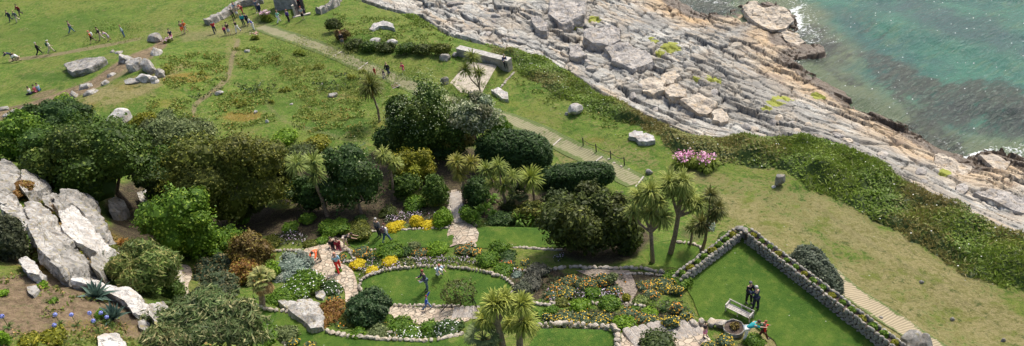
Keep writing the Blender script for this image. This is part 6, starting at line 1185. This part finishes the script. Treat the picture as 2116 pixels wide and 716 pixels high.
# --- flower beds
YF=[(.75,.48,.02),(.80,.55,.04)]; OF=[(.80,.36,.02),(.78,.25,.02),(.80,.50,.04)]
GL=((.06,.10,.045),(.13,.18,.09),(.20,.25,.14))
BG='gazania mounds of the flower beds'
def mound(label,x,y,w_,h_,fl,nf,pal=GL,fs=.085,group=BG,kind='gazania_mound',seed=0,leaf=.07,depth=.8,up=.0,dens=.9): shrub(kind,label,'flowers',x,y,w_,h_,pal,leaf,dens,group,seed=seed,lobes=10,lr=.42,depth=depth,flowers=(fl,nf,fs,up),core=.85,elong=2,low=-.1,tip=.2)
MB=[(690,626,34,22,'orange flower mound beside the stone path near the white rocks',OF,70),(700,512+22,30,14,'yellow orange flower mound at the top left of the oval beds',OF,50),(745,524,42,16,'orange flower mound below the left lawn strip, left one',OF,90),(775,526,36,14,'orange flower mound below the left lawn strip, right one',OF,70),(868,522,32,14,'orange flower mound above the middle of the oval lawn',OF,60),(962,516,40,18,'bright orange flower mound at the foot of the garden path',OF,90),(985,522,26,14,'small orange flower mound right of the garden path foot',OF,50),(1048,546,30,10,'red and yellow flower mound above the right end of the oval',[(.65,.12,.02),(.75,.5,.03)],50),(1084,542,22,12,'yellow flower mound in the dark bed right of the oval',YF,40),
(1180,582,40,18,'gazania mound at the upper left of the orange bed',OF,80),(1215,588,46,20,'gazania mound in the upper middle of the orange bed',OF,100),(1245,580,36,22,'gazania mound with the brightest orange flowers',OF,110),(1150,596,34,18,'gazania mound at the left of the orange bed',OF,70),(1170,606,36,16,'gazania mound low in the left of the orange bed',YF,70),(1140,612,30,14,'gazania mound next to the pink daisies',OF,50),(1270,602,30,16,'small gazania mound on the right of the orange bed',OF,40),
(1340,590,40,22,'gazania mound at the left of the bed against the walled lawn',OF,80),(1372,592,50,28,'largest gazania mound against the walled lawn',YF,150),(1400,600,26,20,'gazania mound touching the grass bank of the walled lawn',YF,60),(1345,608,34,16,'gazania mound below the left one by the walled lawn',OF,50),
(1165,660,44,22,'yellow gazania mound left in the front bed',YF,110),(1200,660,46,24,'yellow gazania mound in the middle of the front bed',YF,100),(1240,664,50,24,'yellow gazania mound at the right of the front bed',YF,110),(1130,656,20,14,'little gazania mound beside the near palms',YF,30),(1300,650,40,20,'gazania mound right of the bright green ground cover',OF,60),(1330,658,36,20,'gazania mound in the lower right bed',OF,60),(1350,664,34,18,'gazania mound nearest the rough stone steps',YF,60),(1385,668,34,26,'gazania mound at the corner above the rough steps',YF,80),(1400,640,30,24,'gazania mound in the border along the walled lawn, upper',OF,70),(1418,655,28,20,'gazania mound in the border along the walled lawn, lower',YF,60),(1500,704,36,18,'yellow gazania mound below the round planter',YF,60),(1465,716,30,12,'yellow gazania mound at the bottom edge below the steps',YF,40),
(605,708,26,16,'yellow gazania mound at the bottom below the curved lawn, left',YF,40),(640,714,26,14,'yellow gazania mound at the bottom below the curved lawn, right',YF,40)]
for i,(x,y,w_,h_,l,fl,nf) in enumerate(MB): mound(l,x,y,w_*1.05,h_*1.1,fl,nf,seed=100+i)
YM=((.50,.40,.015),(.70,.56,.02),(.82,.68,.04))
for i,(x,y,w_,h_,l) in enumerate(((817,468,30,18,'bright yellow mound behind the grey hooded visitor'),(861,456,24,20,'bright yellow mound, highest of the row above the left lawn strip'),(884,466,26,16,'bright yellow mound nearest the garden path'),(737,547,26,18,'bright yellow mound left above the oval lawn'),(770,560,24,16,'bright yellow mound touching the oval stone ring'),(808,541,28,14,'flat bright yellow mound above the oval lawn'))): shrub('yellow_mound',l,'flowers',x,y,w_*1.25,h_*1.3,YM,.07,1.2,'bright yellow flower mounds',seed=150+i,lobes=12,lr=.34,core=.88,tip=.3)
GM=[(806,518,60,34,'mid','broad green bush between the oval lawn and left lawn strip'),(905,516,44,28,'bright','bright green bush above the oval lawn near the path'),(835,520,30,22,'deep','dark green cushion right of the broad bush above the oval'),(855,508,26,12,'greygreen','small grey cushion on the edge of the left lawn strip'),(1030,512,44,34,'mid','rounded green bush at the left end of the right lawn strip'),(1050,530,40,26,'deep','dark green bush below the right lawn strip'),(1010,536,50,26,'mid','green cushion bush right of the oval beds'),(1035,560,50,16,'mid','low green carpet plant right of the oval lawn'),(1068,568,22,14,'silver','small grey blue rosette plant right of the oval lawn'),(1120,560,34,20,'greygreen','grey lavender mound right of the oval'),(1095,585,50,26,((.07,.075,.05),(.13,.13,.10),(.18,.17,.13)),'dull grey heather mound right of the oval lawn'),(1110,560,46,26,((.07,.075,.05),(.13,.13,.10),(.18,.17,.13)),'upper dull grey heather mound right of the oval lawn'),(1080,598,44,22,((.06,.075,.04),(.11,.12,.08),(.16,.17,.11)),'lower dull heather mound near the near palms'),(1198,632,44,26,'bright','bright green cushion above the front flower bed'),(1258,628,50,34,'mid','dark green spreading bush in the middle right beds'),(1226,606,36,24,'mid','green cushion among the gazanias'),(1265,576,24,26,'greygreen','small grey green upright bush among the gazanias'),(1288,670,50,40,'bright','bright green carpet plant between the front beds'),(1312,640,20,14,'mid','small green dome at the right end of the stone edging'),(1342,648,34,20,'bright','bright green cushion in the lower right bed'),(1370,640,14,12,'deep','tiny dark green bush on the grass bank'),(1293,616,20,18,'yolive','yellow green tuft at the gravel edge'),(1325,620,34,18,'pale','pale spiky tuft at the end of the middle stone edging'),(1118,650,26,18,'mid','green dome beside the near palms'),(1140,640,26,14,'mid','green cushion above the near palms bed'),(1110,675,30,16,'mid','low green cushion right under the near palms'),(1160,625,30,20,'olive','brownish cushion left of the bright green one'),
(620,590,80,34,'mid','broad green carpet plant with white daisies left of the patio'),(680,596,40,26,'deep','dark green dome with white daisies beside the patio'),(650,580,40,22,'mid','green daisy carpet above the dark dome'),(578,618,60,24,'mid','green bank plant beside the yellow fan palm'),(690,646,70,28,'rust','rusty green heather cushion under the orange flowers'),(668,664,40,18,'rust','low rusty cushion by the curved lawn'),(720,660,50,24,'olive','olive cushion left of the round dark shrub'),(830,640+36,60,16,'mid','low green plants in front of the stone path, left'),(890,682,50,20,'mid','low green plants in front of the stone path, middle'),(925,680,60,28,'deep','dark daisy covered cushion left of the near palms'),(850,694,50,16,'mid','green cushion with daisies above the lower lawn'),(780,688,46,20,'greygreen','grey green cushion above the curved lower lawn'),(740,690,34,16,'mid','small green cushion above the curved lower lawn'),(800,660,26,14,'mid','small green tuft at the left end of the stone path'),(548,700,60,30,'mid','green cushion between wide spiky clump and curved lawn'),(520,676,50,26,'thicket','dark cushion with pale flowers by the curved lawn edging'),(590,690,50,20,'greygreen','grey cushion beside the curved lawn edging'),(665,498,30,14,'mid','small green bush above the patio'),(700,560,16,10,'mid','small cushion in the patio corner'),(640,505,30,18,'olive','olive tuft left of the patio group'),(745,455,30,20,'deep','dark bush under the glossy evergreen'),(800,440,40,26,'thicket','bushy plant under the pale headed palm'),(858,420,50,34,'mid','green shrub left of the light upright bush'),(690,470,60,24,'mid','green undergrowth above the left lawn strip'),(740,476,60,18,'olive','olive undergrowth above the left lawn strip'),(600,470,34,22,'mid','green tuft in the soil bed under the two headed palm'),(635,452,30,24,'mid','leafy tuft in the soil bed left of the palm foot'),(505,455,26,18,'mid','green seedling bush in the soil bed under the olive tree'),(560,500,40,18,'olive','olive tuft in the soil bed above the silver bush'),(1035,455,60,40,'deep','dark undergrowth left of the aloes'),(1060,418,60,34,'thicket','dark undergrowth below the many headed palm'),(130,500+22,26,16,'yolive','yellow moss cushion in the cliff crack'),(100,440,40,20,'rust','rust moss cushion on the upper cliff ledge'),(35,395,60,24,'rust','orange moss cushion below the topmost granite block'),(172,520,26,16,'mid','small green bush on the cliff face foot'),(160,528,24,16,'yolive','yellow green bush on the cliff face foot'),(228,520,34,22,'olive','olive cushion at the end of the white granite face'),(115,440+8,20,18,'yolive','yellow moss in the crack left of the white granite face'),(52,508,30,40,'mid','green patch between the dark bush and the long ridge'),(205,610+40,20,16,'mid','green shoots beside the smaller agave'),(110,696,50,20,'yolive','yellow green weeds along the bottom of the brown slope'),(60,704,40,16,'yolive','yellow green weeds near the bottom left corner'),(8,700,24,40,'bright','bright green weeds in the bottom left corner'),(110,622,16,10,'mid','small green tuft on the open brown slope'),(86,590,20,12,'bright','bright green tuft near the bluish stone'),(6,606,20,10,'bright','small green tuft at the left edge of the brown slope'),(1395,580,60,12,'mid','low grassy plants at the wall corner'),(1500,490,30,12,'mid','low leafy plants by the short planted wall'),(1462,468,30,16,'silver','pale grey bush outside the short planted wall')]
for i,(x,y,w_,h_,pal,l) in enumerate(GM): 
    fl=None
    if 'dais' in l: fl=([(.8,.8,.78)],int(w_*1.1),.09,.1)
    shrub('low_plant',l,'plant',x,y,w_,h_,pal,.085 if w_<70 else .1,.9,'low bedding plants',seed=200+i,lobes=10,lr=.38,core=.85,low=-.1,flowers=fl,elong=1.8)
# carpets of tiny daisies, seedlings and grass: nobody could count them
def carpet(name,polys,dens,leaf,cols,fcols,ffrac,fs,hh=.14,seed=0,gate=None,mat=FOL):
    rs=np.random.RandomState(seed); P=[];
    for pl in polys:
        W=np.array([hit(*p)[:2] for p in pl]); a,b_=W.min(0),W.max(0); n=int((b_-a).prod()*dens); xy=a+(b_-a)*rs.rand(n,2); s=sdf(W,xy[:,0],xy[:,1]); nz=fbm(xy[:,0]/1.1,xy[:,1]/1.1,seed)*2; xy=xy[(s+nz*.25>0)&(nz>(gate if gate is not None else -9))]; P.append(xy)
    P=np.concatenate(P); z=hz(P[:,0],P[:,1]); n=len(P); hgt=hh*rs.rand(n)*(.6+.9*vn(P[:,0]/.5,P[:,1]/.5,seed+1)); pos=np.stack([P[:,0],P[:,1],z+hgt+.04],1); q=Q(); c0=pos.mean(0); q.add(leaves(pos-c0,nrm(rs.normal(size=(n,3))*.8+[0,0,.9]),leaf*(.6+.8*rs.rand(n)),2,rs),lerp(cols[0],cols[1],rs.rand(n)))
    k=rs.rand(n)<ffrac*(.3+1.4*(vn(P[:,0]/.8,P[:,1]/.8,seed+2)>.45)); m_=k.sum(); 
    if m_: fc=np.array(fcols); q.add(leaves(pos[k]-c0+[0,0,.05+hh*.3],nrm(rs.normal(size=(m_,3))*.4+[0,0,1]),fs*(.6+.8*rs.rand(m_)),1.1,rs),fc[rs.randint(0,len(fc),m_)]*(.8+.3*rs.rand(m_,1)))
    o=q.build(name,mat,None,c0); return tag(o,kind='stuff')
PPK=[(.62,.50,.62),(.70,.62,.70),(.55,.36,.55),(.78,.74,.76)]
carpet('daisy_carpet',[[(700,540),(730,534),(800,535),(900,532),(990,536),(1000,548),(930,548),(850,552),(790,562),(755,580),(738,590),(742,566),(715,550)]],90,.09,((.035,.055,.02),(.09,.12,.04)),PPK,.22,.085,.16,1)
carpet('daisy_carpet',[[(820,440),(860,430),(895,440),(905,456),(850,452),(822,470),(790,460)],[(555,490),(610,480),(640,492),(630,508),(570,510)],[(1130,600),(1210,605),(1270,600),(1300,612),(1280,622),(1200,620),(1120,626)],[(1040,548),(1075,560),(1060,572),(1035,560)],[(1145,530),(1175,525),(1170,542),(1145,545)]],70,.09,((.04,.06,.025),(.10,.13,.05)),PPK,.25,.09,.18,2)
carpet('white_daisies',[[(620,575),(690,575),(712,600),(705,625),(660,600),(600,600)],[(800,684),(940,668),(960,680),(900,700),(800,698)],[(510,672),(560,665),(590,690),(560,700)]],70,.09,((.03,.07,.015),(.08,.15,.03)),[(.8,.8,.78)],.12,.085,.15,3)
carpet('bedding_foliage',[[(1120,570),(1290,572),(1300,600),(1270,616),(1120,618)],[(1320,578),(1400,584),(1425,640),(1440,668),(1380,676),(1290,680),(1290,640),(1330,610)],[(1120,640),(1270,640),(1280,684),(1120,676)],[(690,620),(730,640),(720,680),(660,680),(650,640)],[(1000,540),(1090,556),(1100,610),(1060,610),(1050,570),(990,545)],[(770,655),(800,650),(810,672),(960,668),(960,690),(760,698)]],55,.10,((.04,.065,.02),(.13,.16,.06)),OF,.05,.09,.16,4,-.15)
carpet('undergrowth',[[(400,440),(560,430),(680,445),(830,430),(900,460),(830,472),(720,478),(600,505),(480,490)],[(990,400),(1110,395),(1150,440),(1150,470),(1010,470),(965,460)],[(1330,480),(1470,470),(1500,490),(1440,515),(1330,500)]],22,.15,((.025,.05,.012),(.10,.15,.03)),[(.6,.5,.05),(.6,.45,.6)],.05,.10,.28,5,.05)
# rough meadow grass
def rough(name,polys,dens,c1,c2,L,seed,gate,w=.05,k=3):
    rs=np.random.RandomState(seed); P=[]
    for pl in polys:
        W=np.array([hit(*p)[:2] for p in pl]); a,b_=W.min(0),W.max(0); n=int((b_-a).prod()*dens); xy=a+(b_-a)*rs.rand(n,2); s=sdf(W,xy[:,0],xy[:,1]); nz=fbm(xy[:,0]/2.2,xy[:,1]/2.2,seed,3)*2; P.append(xy[(s>0)&(nz+rs.normal(size=n)*.12>gate)])
    P=np.repeat(np.concatenate(P),k,0); P+=rs.normal(size=P.shape)*.07; n=len(P); z=hz(P[:,0],P[:,1]); pos=np.stack([P[:,0],P[:,1],z-.02],1); c0=pos.mean(0); d=nrm(rs.normal(size=(n,3))*.5+[0,0,.9]); q=Q(); t_=np.clip(vn(P[:,0]/3,P[:,1]/3,seed+4)*1.2-.1+rs.normal(size=n)*.15,0,1); col=lerp(c1,c2,t_); LL=L*(.5+.9*rs.rand(n,1)); s=nrm(rs.normal(size=(n,3))*[1,1,.1])*w*.5; p0=pos-c0; p1=p0+d*LL; q.add(np.stack([p0-s,p0+s,p1+s*.3,p1-s*.3],1),col); return tag(q.build(name,FOL),kind='stuff') if not setattr(C.objects[-1],'location',Vector(c0)) else None
rough('rough_grass',[[(330,110),(480,90),(560,80),(700,150),(860,200),(840,240),(700,300),(560,290),(420,250),(340,230)]],14,(.12,.22,.03),(.36,.38,.11),.20,31,-.12,.07)
rough('rough_grass',[[(150,200),(330,170),(420,230),(380,260),(250,235),(160,240)],[(700,30),(860,50),(980,100),(720,95)],[(1060,150),(1330,270),(1400,330),(1250,300),(1080,200)]],12,(.11,.21,.03),(.34,.38,.10),.2,32,-.15,.07)
rough('rough_grass',[[(0,130),(200,110),(320,90),(420,90),(300,160),(0,250)]],9,(.13,.22,.03),(.42,.40,.14),.2,33,-.05,.07)
carpet('bracken',[[(330,120),(420,105),(470,120),(470,170),(400,190),(340,180)],[(440,190),(560,180),(570,250),(470,270),(430,230)],[(560,110),(700,150),(760,190),(740,230),(640,220),(590,180)],[(620,220),(780,230),(780,285),(680,290),(600,260)],[(310,200),(400,200),(420,240),(380,265),(300,240)],[(480,100),(560,95),(590,130),(500,160)]],55,.13,((.11,.19,.02),(.27,.31,.065)),[(.42,.20,.04),(.40,.34,.07),(.32,.14,.03)],.10,.11,.13,41,.02)
carpet('bracken',[[(680,30),(860,45),(950,80),(940,98),(740,84),(690,60)],[(1060,160),(1200,215),(1330,285),(1300,290),(1150,225),(1080,190)]],38,.13,((.10,.18,.02),(.24,.29,.055)),[(.40,.28,.08)],.05,.11,.12,42,.05)
carpet('bracken',[[(160,205),(230,180),(330,190),(330,225),(240,235),(180,225)],[(0,150),(90,135),(120,160),(40,190),(0,190)]],38,.13,((.11,.18,.02),(.26,.28,.065)),[(.40,.28,.08)],.08,.11,.12,43,.05)
rough('dry_grass',[[(0,560),(110,560),(260,620),(290,716),(290,760),(-20,760),(-20,560)]],22,(.20,.10,.05),(.52,.42,.24),.2,51,-.1,.06)
carpet('weeds',[[(0,570),(120,570),(240,640),(280,716),(280,750),(-20,750)]],60,.10,((.10,.15,.02),(.24,.25,.06)),[(.5,.3,.12)],.08,.08,.12,52,.12)
carpet('moss',[[(-10,400),(60,400),(110,400),(200,430),(260,520),(230,560),(90,560),(40,520)]],70,.09,((.20,.10,.02),(.20,.20,.04)),[(.36,.2,.06)],.1,.07,.14,53,.0)
# coastal scrub band: bracken and bramble, one mass
def scrub():
    rs=np.random.RandomState(5); inner=[(660,-40),(730,5),(800,22),(872,62),(950,80),(1035,118),(1060,140),(1075,162),(1120,188),(1190,215),(1250,246),(1310,268),(1350,290),(1385,318),(1440,335),(1500,345),(1560,350),(1620,362),(1680,392),(1740,428),(1800,462),(1860,492),(1920,520),(1990,560),(2060,592),(2130,622),(2300,700)]
    W=np.array([hit(*p)[:2] for p in inner]); V_=veg; poly=np.vstack([V_,W[::-1]]); a=poly.min(0); b_=poly.max(0); a=np.maximum(a,[-45,15]); b_=np.minimum(b_,[75,175]); st=.35
    X,Y=np.meshgrid(np.arange(a[0],b_[0],st),np.arange(a[1],b_[1],st)); s=sdf(poly,X,Y); s+=fbm(X/1.6,Y/1.6,91)*2.0+fbm(X/6,Y/6,90)*1.6
    hh=sst(-.2,1.8,s)*(.05+1.25*vn(X/2.3,Y/2.3,92)**1.3+.5*vn(X/.9,Y/.9,93)); px_,_=proj((0,60,0))
    P3=np.stack([X,Y,np.zeros_like(X)],-1)-CAM; ww=P3@Fv; px=CX+F0*(P3@Rv)/ww; scale=.35+.6*sst(900,1500,px); hh*=scale
    Z=hz(X,Y)+hh-.12; 
    f=Q(); V=np.stack([X,Y,Z],-1); m_=(s>-.1)[:-1,:-1]; quads=np.stack([V[:-1,:-1],V[:-1,1:],V[1:,1:],V[1:,:-1]],2)[m_]; c0=quads.mean((0,1)); f.add(quads-c0,np.tile((.05,.085,.014),(len(quads),1)))
    xs=np.random.RandomState(6).rand(1500000,2)*(b_-a)+a; px2=((np.column_stack([xs,np.zeros(len(xs))])-CAM)@Rv); ww=((np.column_stack([xs,np.zeros(len(xs))])-CAM)@Fv); px2=CX+F0*px2/ww; xs=xs[(px2>560)&(px2<2350)]
    ix=((xs-a)/st).astype(int); ok=(ix[:,0]<X.shape[1]-1)&(ix[:,1]<X.shape[0]-1); xs=xs[ok]; ix=ix[ok]; sv=s[ix[:,1],ix[:,0]]; xs=xs[sv>0]; ix=ix[sv>0]; zz=Z[ix[:,1],ix[:,0]]
    n=min(len(xs),240000); k=rs.permutation(len(xs))[:n]; xs=xs[k]; zz=zz[k]; pos=np.column_stack([xs,zz+.22*rs.rand(n)-.02]); gzx=(Z[np.clip(ix[k,1],0,Z.shape[0]-2),np.clip(ix[k,0]+1,0,Z.shape[1]-1)]-zz)/st
    nor=nrm(np.column_stack([-gzx,np.zeros(n),np.ones(n)])+rs.normal(size=(n,3))*.5); t=vn(xs[:,0]/2.6,xs[:,1]/2.6,94); t2=vn(xs[:,0]/5,xs[:,1]/5,95); col=lerp((.075,.145,.012),(.19,.285,.032),np.clip(t*.8+rs.rand(n)*.35,0,1)); br=sst(.50,.70,t2+rs.normal(size=n)*.1)[:,None]; col=col*(1-br*.7)+np.array([.24,.19,.07])*br*.7; tp=rs.rand(n)<.12; col[tp]=lerp((.17,.23,.05),(.24,.28,.08),rs.rand(tp.sum())); 
    gm=vn(xs[:,0]/3.1,xs[:,1]/3.1,96)+rs.normal(size=n)*.08>.56; sz=.115*(.5+1.3*rs.rand(n)**2); f.add(leaves((pos-c0)[~gm],nor[~gm],sz[~gm],1.8,rs),col[~gm]); up_=nrm(nor[gm]*[1,1,.2]+rs.normal(size=(gm.sum(),3))*.6); f.add(leaves((pos-c0)[gm]+[0,0,.08],up_,sz[gm]*.55,6,rs),col[gm]*[1.25,1.12,1.3]); w_=rs.rand(n)<.0018; f.add(leaves(pos[w_]-c0+[0,0,.12],np.tile([0,0,1.],(w_.sum(),1)),.14,1,rs),(.75,.75,.7)); tag(f.build('coastal_scrub',FOL,None,c0),kind='stuff')
scrub()
# sheet of paper in the hands of the visitor on the oval lawn
c=hit(884,600); q=Q(); boxq(q,(0,0,0),(.3,.22,.01),.5); o=q.build('paper_sheet',flat('paper',(.8,.8,.78),.7,.02,4,0),None,(c[0]-.28,c[1]-.16,c[2]+1.12)); o.rotation_euler=(.3,.2,0); tag(o,'white paper sheet held by the visitor in dark jacket on the oval lawn','paper')
